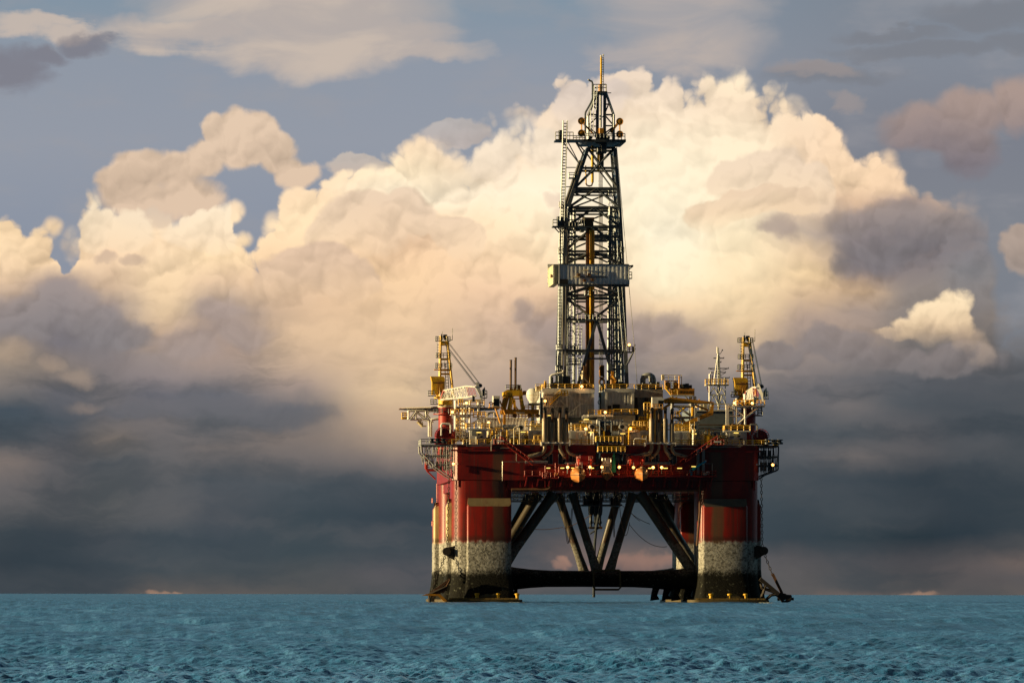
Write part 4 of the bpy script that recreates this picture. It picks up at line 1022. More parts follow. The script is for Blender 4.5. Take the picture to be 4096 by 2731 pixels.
for nm, lab, a in (('loading_landing', 'upper yellow railed landing projecting over the hull at mid deck', (2384, 2485, 1763, 1743)),
                   ('access_landing', 'lower yellow railed landing above the green tarpaulin', (2392, 2501, 1803, 1783))):
    y0, y1 = -4.2, -0.45
    xa, xb = X(a[0], y0), X(a[1], y0); z = Z(a[2], y0); h = Z(a[3], y0) - z
    t = thing(nm, lab, 'landing', ((xa + xb) / 2, -2, z))
    part('floor', MB().box(xa, xb, y0, y1, z - 0.3, z), M_NAVY, t)
    part('guard_rail', MB().rail([(xa, y1, z), (xa, y0, z), (xb, y0, z), (xb, y1, z)], h, 0.075, 1.1, (0.33, 0.66)), M_YEL, t)
    for xx in (xa + 0.5, xb - 0.5): part('bracket', MB().beam((xx, y0 + 0.3, z - 0.3), (xx, y1, z - 3), 0.3), M_NAVY, t)
    for f in (0.05, 0.55, 0.78):
        part('toe_panel', MB().box(xa + (xb - xa) * f, xa + (xb - xa) * f + 0.5, y0 + 0.05, y0 + 0.12, z, z + h), M_YEL, t)

solo('green_tarpaulin', MB().slab([(X(2452, -3), Z(1806, -3)), (X(2459, -3), Z(1806, -3)), (X(2461, -3), Z(1850, -3)), (X(2463, -3), Z(1886, -3)), (X(2443, -3), Z(1886, -3)), (X(2449, -3), Z(1850, -3))], -2.9, -2.55),
     M_GREEN, 'green tarpaulin hanging below the yellow landing', 'tarpaulin')
t = thing('wrapped_machine', 'white sheeted machine in a wire frame beside the green tarpaulin', 'machine', (X(2425, -2), -2, 31.95))
part('sheeting', MB().loft([[(X(p, -2), y, Z(q, -2)) for p, y in ((a, -2.9), (b, -2.9), (b, -1.0), (a, -1.0))] for q, a, b in ((1862, 2412, 2440), (1848, 2412, 2440), (1830, 2411, 2441), (1829, 2413, 2438))]), M_WHT, t)
part('base', MB().box(X(2410, -2), X(2442, -2), -2.6, -1.0, 31.95, Z(1862, -2), 0.2), M_GALV, t)
fr = MB()
for px in (2408, 2420, 2443): fr.beam(at(px, 1898, -3), at(px, 1828, -3), 0.12)
for py in (1829, 1855, 1862): fr.beam(at(2408, py, -3), at(2443, py, -3), 0.12)
fr.beam(at(2410, 1842, -3), at(2434, 1826, -3), 0.12).beam(at(2434, 1826, -3), at(2446, 1838, -3), 0.12).beam(at(2436, 1866, -3), at(2455, 1905, -3), 0.2)
part('wire_frame', fr, M_GALV, t)

# engine room louvre houses
for i, (a, b, lab) in enumerate(((2113, 2168, 'pale louvred engine house left of the first exhaust bank'), (2275, 2347, 'pale louvred engine house between the first exhaust bank and the yellow landing'),
                              (2518, 2592, 'pale rust-streaked louvred engine house left of the second exhaust bank'), (2697, 2758, 'pale louvred engine house right of the second exhaust bank'))):
    t, x0, x1 = block('engine_house', a, b, 1719, 3.0, 9.0, M_WHT, lab, 'engine house')
    t['group'] = 'louvred engine houses along the deck edge'
    for k in range(2):
        xa = x0 + 0.3 + k * (x1 - x0) / 2; xb = xa + (x1 - x0) / 2 - 0.9
        m = MB()
        zz = DECK + 0.3
        while zz < Z(1724, 3): m.slab([(xa, zz), (xb, zz), (xb, zz + 0.16), (xa, zz + 0.16)], 2.86, 2.98); zz += 0.28
        part('louvre', m, M_LOUV, t)
    part('roof_railing', MB().rail([(x0, 3.1, Z(1719, 3)), (x1, 3.1, Z(1719, 3))], 1.2), M_YEL, t)

# exhaust stacks: one built, the rest copied
def make_stack(pxc, wide, top_s, py_tip, end, lab, y=-1.2):
    x, yy, z = at(pxc, 1768, y)
    r = wide / 32.0
    t = thing('exhaust_stack', lab, 'exhaust stack', (x, yy, z), 'exhaust stacks in two banks of four')
    zs = Z(top_s, y)
    part('silencer', MB().lathe((x, yy, z), [(r * 0.8, 0), (r, 0.3), (r, 2.0), (r * 1.03, 2.02), (r * 1.03, 2.12), (r, 2.14), (r, zs - z - 0.3), (r * 0.85, zs - z)], 18), M_STACK, t)
    rp = 0.40 if wide < 22 else 0.44
    part('tip_pipe', MB().tube([(x, yy, zs - 0.3), (x, yy, Z(py_tip + 6, y)), (x, yy - 0.25, Z(py_tip + 1, y)), (x, yy - 0.9, Z(py_tip - 1, y))], rp, 12), M_BRN, t)
    part('tip_mouth', MB().tube([(x, yy - 0.55, Z(py_tip, y)), (x, yy - 0.98, Z(py_tip - 1.5, y))], rp * 1.04, 12), M_BLK, t)
    part('tip_collar', MB().lathe((x, yy, Z(py_tip + 16, y)), [(rp * 1.05, 0), (rp * 1.05, 1.1)], 12), M_BLK, t)
    s = 1 if end[0] > pxc else -1
    q = at(*end, y)
    el = [(x, yy, z + 0.1), (x, yy, z - 1.4), (x + s * 0.25, yy, z - 2.1), (x + s * 0.75, yy, z - 2.7), (q.x, yy + 0.6, q.z)]
    part('elbow_pipe', MB().tube(el, [r * 0.72, r * 0.72, r * 0.75, r * 0.75, r * 0.72], 14), M_STACK, t)
    mid = Vector(el[3]).lerp(Vector(el[4]), 0.5)
    part('pipe_clamp', MB().lathe(mid, [(r * 0.85, -0.15), (r * 0.85, 0.15)], 12), M_DARK, t)
    return t
make_stack(2178, 23, 1670, 1634, (2112, 1824), 'tall wide golden-lit exhaust stack, first of the bank by the drill floor house')
make_stack(2208, 17, 1687, 1637, (2172, 1830), 'short exhaust stack bending towards its tall golden-lit neighbour')
make_stack(2238, 21, 1670, 1633, (2258, 1830), 'tall exhaust stack, third of the bank by the drill floor house')
make_stack(2265, 17, 1686, 1634, (2330, 1830), 'short exhaust stack with a long elbow reaching towards the lifeboat gallery')
make_stack(2606, 22, 1670, 1634, (2532, 1824), 'tall wide exhaust stack below the white crane cab')
make_stack(2635, 16, 1687, 1637, (2604, 1830), 'short exhaust stack second from the white crane cab side')
make_stack(2660, 21, 1670, 1634, (2684, 1830), 'tall exhaust stack, third of the bank below the orange boom')
make_stack(2687, 19, 1688, 1636, (2748, 1824), 'rust-tinged short exhaust stack at the louvred house end of its bank')
for a, b, lab in ((2164, 2278, 'white support beam under the first bank of exhaust stacks'), (2580, 2702, 'white support beam under the second bank of exhaust stacks')):
    y = -2.5
    m = MB().box(X(a, y), X(b, y), y, y + 0.3, Z(1771, y), Z(1766, y))
    for f in (0.0, 0.25, 0.5, 0.75, 0.985):
        xx = X(a, y) + (X(b, y) - X(a, y)) * f
        m.box(xx, xx + 0.25, y - 0.05, 0.0, Z(1780 if f in (0.0, 0.985) else 1771, y), Z(1765, y))
    solo('stack_support', m, M_WHT, lab, 'beam', 'exhaust support beams')

# quarters at the back
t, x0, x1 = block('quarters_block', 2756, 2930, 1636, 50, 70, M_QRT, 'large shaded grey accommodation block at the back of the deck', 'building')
part('roof_railing', MB().rail([(x0, 50.1, Z(1636, 50)), (x1, 50.1, Z(1636, 50))], 1.6, 0.06), M_CREAM, t)
part('roof_edge', MB().box(x0 - 0.1, x1 + 0.1, 49.7, 49.98, Z(1640, 50), Z(1636, 50) + 0.1), M_WHT, t)
q_ = MB()
for px in (2800, 2815, 2835, 2905, 2912): q_.box(X(px, 54), X(px, 54) + 0.9, 54, 56, Z(1636, 54), Z(random.uniform(1612, 1626), 54))
part('roof_equipment', q_, M_CREAM, t)
part('wall_pipe', MB().tube([at(2796, 1695, 49.6), at(2925, 1696, 49.6)], 0.12, 6), M_BRN, t)
t, x0, x1 = block('port_quarters', 1920, 2110, 1668, 46, 60, M_CORR, 'low pale accommodation block behind the yellow gantry crane', 'building')
part('roof_railing', MB().rail([(x0, 46, Z(1668, 46)), (x1, 46, Z(1668, 46))], 1.3), M_CREAM, t)
part('roof_edge', MB().box(x0, x1, 45.6, 45.9, Z(1672, 46), Z(1668, 46)), M_WHT, t)

# helideck on the far port corner
hx, hy, hz = X(1793, 62), 60.0, Z(1638, 60)
t = thing('helideck', 'dark eight-sided helideck on white trusses overhanging the far corner', 'helideck', (hx, hy, hz))
oct_ = [(hx + 12.4 * math.cos(R(22.5 + 45 * i)), hy + 12.4 * math.sin(R(22.5 + 45 * i))) for i in range(8)]
part('deck_plate', MB().prism(oct_, hz, hz + 0.45), M_DARK, t)
part('safety_net', MB().prism([(hx + (x - hx) * 1.12, hy + (y - hy) * 1.12) for x, y in oct_], hz + 0.1, hz + 0.3), M_BRN, t)
tr = MB()
for y in (52, 56, 62):
    for a, b in (((1632, 1641), (1760, 1641)), ((1632, 1641), (1632, 1675)), ((1640, 1675), (1700, 1675)), ((1662, 1641), (1662, 1675)), ((1701, 1641), (1701, 1675)), ((1640, 1675), (1662, 1645)), ((1664, 1645), (1700, 1672)), ((1701, 1650), (1730, 1690)), ((1701, 1675), (1718, 1681)), ((1701, 1665), (1712, 1645))):
        tr.beam(at(*a, y), at(*b, y), 0.42)
for px in (1632, 1662, 1701): tr.beam(at(px, 1641, 52), at(px, 1641, 62), 0.3).beam(at(px, 1675, 52), at(px, 1675, 62), 0.3)
part('support_truss', tr, M_WHT, t)
part('landing_box', MB().box(X(1606, 54), X(1632, 54), 52, 57, Z(1676, 54), Z(1668, 54)).rail([at(1606, 1668, 52), at(1632, 1668, 52)], 1.2, 0.1, 0.9), M_YEL, t)
part('access_stair', MB().beam(at(1668, 1684, 54), at(1690, 1705, 54), 0.5).beam(at(1668, 1674, 54), at(1690, 1695, 54), 0.15).box(X(1684, 54), X(1704, 54), 53, 55, Z(1706, 54), Z(1701, 54)).rail([at(1672, 1688, 54), at(1690, 1705, 54)], 1.1, 0.07, 1.0), M_CREAM, t)
part('arch_strut', MB().beam(at(1945, 1664, 56), at(1958, 1648, 56), 0.35).beam(at(1958, 1648, 56), at(1975, 1648, 56), 0.35).beam(at(1975, 1648, 56), at(1985, 1664, 56), 0.35), M_GREY, t)
solo('edge_light', MB().beam(at(1663, 1640, 56), at(1663, 1629, 56), 0.14).beam(at(1663, 1629, 56), at(1667, 1627, 56), 0.14).beam(at(1672, 1640, 56), at(1672, 1630, 56), 0.14).beam(at(1672, 1630, 56), at(1676, 1627, 56), 0.14), M_CREAM, 'thin cream pole pair bent over on the helideck rim', 'fitting')

# white deckhouses at the corners
for a, b, py, lab, key in ((1878, 1944, 1717, 'white control cabin under the crane boom rest tower', 'a'), (2910, 2986, 1722, 'white control cabin with a yellow railed roof by the red starboard winch', 'b')):
    y0 = 2.5
    t, x0, x1 = block('control_cabin', a, b, py, y0, 8, M_WHT, lab, 'cabin')
    zt = Z(py, y0)
    part('roof', MB().box(x0 - 0.8, x1 + 0.8, y0 - 0.6, 8.2, zt, zt + 0.3), M_WHT, t)
    part('roof_railing', MB().rail([(x0 - 0.8, 7, zt + 0.3), (x0 - 0.8, y0 - 0.5, zt + 0.3), (x1 + 0.8, y0 - 0.5, zt + 0.3)], 1.2, 0.08), M_YEL, t)
    part('notice', MB().box(x0 + (x1 - x0) * 0.5, x0 + (x1 - x0) * 0.64, y0 - 0.06, y0 - 0.01, zt - 1.3, zt - 0.9).box(x0 + (x1 - x0) * 0.62, x0 + (x1 - x0) * 0.78, y0 - 0.06, y0 - 0.01, zt - 2.0, zt - 1.6), M_DARK, t)
    part('wall_box', MB().box(x0 + 0.5, x0 + 1.5, y0 - 0.4, y0 - 0.02, zt - 1.5, zt - 0.3), M_GREY, t)
    if key == 'b':
        part('roof_cooler', MB().box(x0 + 0.6, x1 - 0.2, 4, 7, zt + 0.3, zt + 1.7, 0.1).lathe((x0 + 1.6, 5.5, zt + 1.7), [(0.8, 0), (0.7, 0.4)], 12).lathe((x0 + 3.6, 5.5, zt + 1.7), [(0.8, 0), (0.7, 0.4)], 12), M_BRN, t)

# mooring winches
def winch(cx, py_c, rad, y, lab):
    c = at(cx, py_c, y)
    t = thing('mooring_winch', lab, 'winch', (c.x, y + 2.5, DECK), 'red mooring winches at the deck corners')
    part('drum_cover', MB().lathe((c.x, y, c.z), [(0.3, 0), (rad * 0.93, 0.02), (rad, 0.25), (rad, 4.6), (rad * 0.9, 5.0), (0.3, 5.0)], 26, 'y'), M_RED, t)
    part('bed', MB().box(c.x - rad, c.x + rad, y + 0.2, y + 4.8, DECK, c.z - rad * 0.3), M_RED, t)
    m = MB()
    for i in range(11):
        a = math.pi * i / 10
        m.beam((c.x + (rad + .12) * math.cos(a), y - 0.1, c.z + (rad + .12) * math.sin(a)), (c.x + (rad + .12) * math.cos(a), y + 5, c.z + (rad + .12) * math.sin(a)), 0.1)
    part('cage_hoop', m.tube([(c.x + (rad + .2) * math.cos(math.pi * i / 12), y - 0.15, c.z + (rad + .2) * math.sin(math.pi * i / 12)) for i in range(13)], 0.1, 5), M_REDL, t)
    return t
winch(3043, 1745, 1.85, 4, 'red drum mooring winch at the starboard deck corner beside the white cabin')
winch(1775, 1742, 2.1, 4, 'red drum mooring winch in a hooped cage at the sunlit port corner')
solo('capstan_housing', MB().box(X(1790, 5), X(1820, 5), 5, 8, DECK, Z(1724, 5), 0.5), M_RED, 'dark red box housing beside the port winch cage', 'housing')

# blue covers
t = thing('blue_stack', 'blue sheeted cargo stack on the deck before the grey quarters', 'cargo', (X(2865, 14), 15, DECK))
part('cargo_sheet', MB().box(X(2860, 14), X(2884, 14), 14, 17, DECK, Z(1723, 14), 0.15), M_BLUE, t)
part('cargo_sheet', MB().slab([(X(2834, 14), DECK), (X(2834, 14), Z(1733, 14)), (X(2846, 14), Z(1724, 14)), (X(2858, 14), Z(1723, 14)), (X(2858, 14), DECK)], 14, 17), M_BLUE, t)
part('lashing', MB().box(X(2870, 14), X(2871, 14), 13.9, 13.98, DECK, Z(1723, 14)), M_WHT, t)
solo('brown_crate', MB().box(X(2830, 11), X(2858, 11), 11, 13, DECK, Z(1737, 11), 0.1), M_BRN, 'brown crate standing in front of the blue sheeted cargo', 'crate')

# radome
c = at(2130, 1578, 30)
t = thing('satellite_dome', 'white satellite dome with a narrow foot above the orange gantry beam', 'radome', (c.x, 30, c.z - 2.0))
part('shell', MB().lathe(c, [(0.95, -2.0), (0.95, -1.7), (1.35, -1.15), (1.66, -0.4), (1.70, 0.15), (1.66, 0.6), (1.45, 1.15), (1.0, 1.55), (0.5, 1.76), (0.03, 1.82)], 28), M_WHT, t)
part('seam', MB().lathe(c, [(1.69, -0.06), (1.725, -0.04), (1.725, 0.04), (1.69, 0.06)], 28), M_CREAM, t)
part('stand', MB().box(c.x - 1.1, c.x + 3.0, 29, 32, c.z - 2.5, c.z - 2.0).beam((c.x, 30, DECK), (c.x, 30, c.z - 2.4), 0.8).beam((c.x + 2.2, 30, DECK), (c.x + 2.2, 30, c.z - 2.4), 0.8), M_DARK, t)

# ------------------------------------------------------------------ lifeboats
def lifeboat(px, py, y, s, lab, sheet):
    c = at(px, py, y)
    t = thing('lifeboat', lab, 'lifeboat', (c.x, c.y, c.z), 'enclosed lifeboats hung along the gallery')
    def ring(yy, w, zk, zt, kw, n=9):
        # half section: keel, bilge, belt, canopy
        pr = [(0.02, zk), (kw, zk + 0.25), (w * 0.86, zk + (0 - zk) * 0.45), (w, -0.05), (w, 0.12), (w * 0.93, zt * 0.45), (w * 0.74, zt * 0.82), (w * 0.4, zt), (0.02, zt)]
        pts = [(c.x + a * s, c.y + yy * s, c.z + b * s) for a, b in pr] + [(c.x - a * s, c.y + yy * s, c.z + b * s) for a, b in pr[::-1]]
        return pts
    part('shell', MB().loft([ring(0, 0.07, -1.75, 0.35, 0.03), ring(0.9, 0.72, -1.85, 1.0, 0.08), ring(2.0, 1.36, -1.9, 1.6, 0.2), ring(3.4, 1.95, -1.9, 2.05, 0.5), ring(5.5, 1.98, -1.9, 2.1, 0.8), ring(6.8, 1.5, -1.75, 1.7, 0.6), ring(7.3, 0.9, -1.2, 1.1, 0.3)][::-1]), M_BOAT, t)
    part('rubbing_strake', MB().tube([(c.x + a * s, c.y + b * s, c.z + 0.02 * s) for a, b in ((-1.99, 5.5), (-1.98, 3.4), (-1.4, 2.0), (-0.76, 0.9), (-0.1, -0.04), (0.1, -0.04), (0.76, 0.9), (1.4, 2.0), (1.98, 3.4), (1.99, 5.5))], 0.08 * s, 5), M_DARK, t)
    part('hatch', MB().lathe((c.x + 0.1, c.y + 2.6 * s, c.z + 2.0 * s), [(0.8 * s, 0), (0.75 * s, 0.3 * s), (0.3 * s, 0.4 * s)], 10), M_OAK, t)
    part('helm_window', MB().box(c.x - 0.05 * s, c.x + 0.55 * s, c.y + 0.55 * s, c.y + 0.95 * s, c.z + 0.35 * s, c.z + 1.0 * s), M_GLASS, t)
    part('grab_line', MB().tube([(c.x - 1.9 * s, c.y + 2.2 * s, c.z + 0.4 * s), (c.x - 1.75 * s, c.y + 1.4 * s, c.z + 1.3 * s), (c.x - 1.1 * s, c.y + 1.2 * s, c.z + 1.65 * s)], 0.04 * s, 4), M_BRN, t)
    part('lifting_hook', MB().tube([(c.x, c.y + 1.6 * s, c.z + 1.6 * s), (c.x, c.y + 1.6 * s, c.z + 2.7 * s)], 0.08 * s, 5).tube([(c.x, c.y + 5.6 * s, c.z + 1.9 * s), (c.x, c.y + 5.6 * s, c.z + 2.9 * s)], 0.08 * s, 5), M_DARK, t)
    return t
lifeboat(2316, 1897, -9.5, 0.92, 'orange enclosed lifeboat with a brightly sunlit bow, beside the red basket', None)
lifeboat(2570, 1894, -9.5, 0.82, 'orange enclosed lifeboat with a mostly shaded bow, towards the turquoise crane', None)
for px, lab in ((2338, 'red davit gantry above the brightly sunlit lifeboat'), (2544, 'red davit gantry above the shaded lifeboat')):
    c = at(px, 1868, -3)
    t = thing('lifeboat_davit', lab, 'davit', (c.x, -3, 31.9), 'red lifeboat davits')
    m = MB()
    for dx in (-1.6, 1.6):
        m.beam((c.x + dx, -1.2, 31.9), (c.x + dx, -1.2, 36.6), 0.35).beam((c.x + dx, -1.2, 36.0), (c.x + dx * 0.9, -7.4, 35.4), 0.35).beam((c.x + dx, -1.2, 33), (c.x + dx * 0.95, -4, 35.6), 0.25)
    part('arm', m, M_REDL, t)
    part('winch_house', MB().box(c.x - 1.2, c.x + 1.0, -2.6, -0.6, 34.6, 36.9, 0.1), M_RED, t)
    for dx in (-2.0, 1.1): part('louvre_panel', MB().rail([(c.x + dx, -2.9, 35.0), (c.x + dx + 0.9, -2.9, 35.0)], 1.7, 0.06, 0.45, (0.33, 0.66)), M_REDL, t)
    part('fall_wire', MB().tube([(c.x - 1.0, -7.2, 35.4), (c.x - 1.0, -7.8, 33.6)], 0.06, 4), M_ROPE, t)
c = at(2432, 1900, -6)
t = thing('rescue_boat', 'small dark orange rescue boat half in shade below the wrapped machine', 'boat', (c.x, -6, c.z))
def rb(yy, w, zk): return [(c.x - w, c.y + yy, c.z + 0.5), (c.x - w * 0.8, c.y + yy, c.z - 0.3), (c.x, c.y + yy, c.z + zk), (c.x + w * 0.8, c.y + yy, c.z - 0.3), (c.x + w, c.y + yy, c.z + 0.5)]
part('hull', MB().loft([rb(0, 0.1, -0.4), rb(0.8, 0.9, -1.0), rb(2, 1.25, -1.15), rb(4.6, 1.25, -1.0)][::-1]), M_RUST, t)
part('cover', MB().lathe((c.x, c.y + 2.6, c.z + 0.5), [(1.2, 0), (0.9, 0.25), (0.1, 0.45)], 12), M_OAK, t)

# red basket with life ring
y = -3.4
xa, xb, z = X(2170, y), X(2234, y), Z(1908, y)
t = thing('boarding_basket', 'sunlit red boarding platform with a red chest on the left of the gallery', 'platform', ((xa + xb) / 2, -3, z))
part('floor', MB().box(xa, xb, y, -2.65, z - 0.2, z + 0.2), M_REDL, t)
part('guard_rail', MB().rail([(xa, -2.7, z + 0.2), (xa, y, z + 0.2), (xb, y, z + 0.2), (xb, -2.7, z + 0.2)], 1.15, 0.07, 0.9).beam((xa + 0.6, y, z), (xa + 0.6, y, z + 3), 0.14).beam((xb, y, z), (xb, y, z + 2.8), 0.14), M_REDL, t)
solo('red_chest', MB().box(xa + 1.4, xa + 2.5, y + 0.1, -2.75, z + 0.2, z + 1.25, 0.08), M_REDL, 'red chest standing inside the boarding platform rails', 'chest')
rg = Vector((X(2223, y), y - 0.12, z + 0.95))
solo('life_ring', MB().tube([(rg.x + 0.36 * math.cos(R(30 * i)), rg.y, rg.z + 0.36 * math.sin(R(30 * i))) for i in range(13)], 0.09, 6), M_BOAT, 'orange life ring hung on the boarding platform rail', 'life ring')

# turquoise provision crane and white pressure spheres
y = -1.6
t = thing('provision_crane', 'small turquoise crane with its arm raised at the right end of the gallery', 'crane', (X(2765, y), y, 31.95))
part('post', MB().box(X(2761, y), X(2769, y), y - 0.3, y + 0.3, 31.95, Z(1876, y)).box(X(2757, y), X(2768, y), y - 0.35, y + 0.35, Z(1886, y), Z(1874, y)), M_CYAN, t)
part('arm', MB().beam(at(2763, 1880, y), at(2778, 1868, y), 0.7).beam(at(2776, 1869, y), at(2823, 1840, y), 0.5, 0.45), M_CYAN, t)
part('arm_head', MB().box(X(2820, y), X(2825, y), y - 0.3, y + 0.3, Z(1842, y), Z(1836, y)), M_LOUV, t)
for px, py, lab in ((2818, 1893, 'white tethered sphere buoy, lower of the two beside the turquoise crane'), (2831, 1887, 'white tethered sphere buoy, upper of the two beside the turquoise crane')):
    c = at(px, py, -1.5)
    t = thing('sphere_buoy', lab, 'buoy', (c.x, c.y, 31.95), 'white sphere buoys on the gallery')
    part('shell', MB().ball(c, 0.5, 16, 10), M_WHT, t)
    part('net', MB().tube([(c.x + 0.52 * math.cos(R(30 * i)), c.y, c.z + 0.52 * math.sin(R(30 * i))) for i in range(13)], 0.035, 4).tube([(c.x + 0.52 * math.cos(R(30 * i)), c.y + 0.52 * math.sin(R(30 * i)), c.z) for i in range(13)], 0.035, 4), M_DARK, t)
    part('cradle', MB().lathe((c.x, c.y, 31.95), [(0.4, 0), (0.3, max(0.05, c.z - 0.45 - 31.95))], 10), M_RED, t)

# ------------------------------------------------------------------ the drilling tower
YF, YB = 28.0, 44.0
LEFT = [(1545, 2243), (1000, 2254), (822, 2272), (588, 2349)]
RIGHT = [(1545, 2507), (1000, 2486), (822, 2476), (588, 2456)]
def lerp_px(tab, py):
    for (a, pa), (b, pb) in zip(tab, tab[1:]):
        if a >= py >= b: return pa + (pb - pa) * (a - py) / (a - b)
    return tab[0][1] if py > tab[0][0] else tab[-1][1]
def corner(py, side, back):
    f = (1545 - py) / (1545 - 588)
    p = at(lerp_px(LEFT if side == 0 else RIGHT, py), py, YF + 3.5 * f)
    if back: p.y = YB - 2.5 * f
    return p
base_z = Z(1553, YF)
tower = thing('derrick', 'tall dark steel lattice drilling derrick with a pale corrugated wind wall', 'derrick', (X(2375, 36), 36, base_z))
LV = [1545, 1400, 1275, 1178, 1138, 1055, 1003, 945, 905, 828, 752, 670, 590]
for side in (0, 1):
    for back in (0, 1):
        m = MB()
        for a, b in zip(LV, LV[1:]):
            m.beam(corner(a, side, back), corner(b, side, back), 0.85 if not back else 0.75)
        part('leg', m, M_DER, tower)
for lv in LV[1:]:
    if lv in (1055, 1138): continue
    m = MB()
    c = [corner(lv, 0, 0), corner(lv, 1, 0), corner(lv, 1, 1), corner(lv, 0, 1)]
    for i in range(4): m.beam(c[i], c[(i + 1) % 4], 0.5 if lv in (828, 752, 1400, 905) else 0.42)
    for i in (0, 2):
        o = Vector((0, 0, -1.0)) if lv in (752, 828, 1003, 1178) else None
        if o: m.beam(c[i] + o, c[(i + 1) % 4] + o, 0.3)
    part('girt', m, M_DER, tower)
def face(a, b, kind, back):
    m = MB(); w = 0.44 if not back else 0.28
    A, B_, Cc, Dd = corner(a, 0, back), corner(a, 1, back), corner(b, 0, back), corner(b, 1, back)
    if kind == 'x': m.beam(A, Dd, w).beam(B_, Cc, w)
    if kind == 'a': mid = Cc.lerp(Dd, 0.5); m.beam(A, mid, w).beam(B_, mid, w)
    if kind == 'v': mid = A.lerp(B_, 0.5); m.beam(Cc, mid, w).beam(Dd, mid, w)
    if kind == 'a2':
        mid = Cc.lerp(Dd, 0.55); p, q = A.lerp(B_, 0.25), A.lerp(B_, 0.83)
        m.beam(p, mid, 0.75).beam(q, mid, 0.75); r1 = p.lerp(mid, 0.42); r2 = q.lerp(mid, 0.42); m.beam(r1, r2, 0.3)
    part('brace', m, M_DER, tower)
for a, b, k, kb in ((752, 590, 'x', 'x'), (828, 752, 'a', 'x'), (905, 828, 'a', 'x'), (1003, 905, 'a', 'x'), (1055, 1003, 'a', 'a'), (1178, 1138, 'a', 'a'), (1275, 1178, 'v', 'x'), (1545, 1275, 'a2', None)):
    face(a, b, k, 0)
    if kb: face(a, b, kb, 1)
for side in (0, 1):
    for a, b in zip(LV, LV[1:]):
        if a in (1138,): continue
        part('brace', MB().beam(corner(a, side, 0), corner(b, side, 1), 0.26).beam(corner(a, side, 1), corner(b, side, 0), 0.26), M_DER, tower)
# inner verticals, cable bundles and ladders beside the legs
iv = MB()
for px0, px1, y in ((2436, 2436, 30), (2430, 2434, 40), (2462, 2452, 40), (2470, 2458, 32), (2476, 2462, 36), (2484, 2470, 40), (2266, 2270, 30), (2292, 2293, 40), (2297, 2298, 40)):
    iv.beam(at(px0, 1545, y), at(px1, 825, y), 0.34)
for px in (2232, 2238): iv.beam(at(px, 1545, 33), at(px + 6, 870, 33), 0.24)
for px0, px1, y in ((2243, 2247, 30), (2262, 2268, 29), (2270, 2274, 42), (2492, 2474, 30), (2446, 2440, 31), (2455, 2446, 43), (2278, 2282, 44), (2500, 2478, 43)):
    iv.beam(at(px0, 1545, y), at(px1, 830, y), 0.26)
part('inner_column', iv, M_DER, tower)
ib = MB(); ib2 = MB()
zs_ = [1545 - 34 * i for i in range(21)]
for a, b in zip(zs_, zs_[1:]):
    f = (1545 - a) / 715; g_2 = (1545 - b) / 715
    l0, l1, r0, r1 = 2436 + 0 * f, 2436, 2470 - 12 * f, 2470 - 12 * g_2
    ib.beam(at(l0, a, 30.5), at(r1, b, 31), 0.16).beam(at(l1, b, 30.5), at(r1, b, 31), 0.16)
    m0, m1, n0, n1 = 2266 + 4 * f, 2266 + 4 * g_2, 2294, 2294
    if a > 900: ib2.beam(at(m0, a, 40), at(n1, b, 40), 0.14).beam(at(m1, b, 40), at(n1, b, 40), 0.14)
part('inner_lacing', ib, M_DER, tower)
part('inner_lacing', ib2, M_DER, tower)
cb = MB()
for px0, px1 in ((2247, 2254), (2258, 2263)):
    pts = [at(px0, 1545, 27.4), at(px0 + 4, 1055, 27.6), at(px1, 822, 28.4), at(px1 + 62, 640, 30)]
    cb.tube(pts, 0.30, 8)
part('mud_pipe', cb, M_GALV, tower)
pipes = MB().tube([at(2252, 1478, 27), at(2250, 1487, 27), at(2222, 1494, 27), at(2206, 1498, 27), at(2200, 1504, 27), at(2199, 1550, 27)], 0.3, 8).tube([at(2249, 1487, 27), at(2252, 1512, 27), at(2257, 1520, 27), at(2257, 1550, 27)], 0.28, 8)
part('standpipe', pipes, M_WHT, tower)
ld = MB()
for p0, p1, b0, b1, y in ((2236, 1540, 2240, 1145, 27.4), (2240, 1050, 2246, 880, 27.5), (2498, 1400, 2478, 1145, 27.8), (2478, 1050, 2472, 900, 28.2), (2455, 1545, 2446, 1145, 38), (2446, 1050, 2440, 760, 38), (2305, 1400, 2306, 1275, 39), (2302, 1270, 2302, 1145, 40), (2318, 1520, 2318, 1300, 42)):
    ld.ladder(at(p0, p1, y), at(b0, b1, y), 1.0, 0.07, 0.8)
part('ladder', ld, M_DER, tower)
part('ladder_mast', MB().ladder(at(2247, 880, 26), at(2258, 480, 26), 1.0, 0.11, 0.75).beam(at(2247, 870, 27), at(2249, 560, 27), 0.14).beam(at(2262, 668, 27), at(2300, 668, 28), 0.16).beam(at(2262, 745, 27), at(2280, 745, 28), 0.16), M_DER, tower)
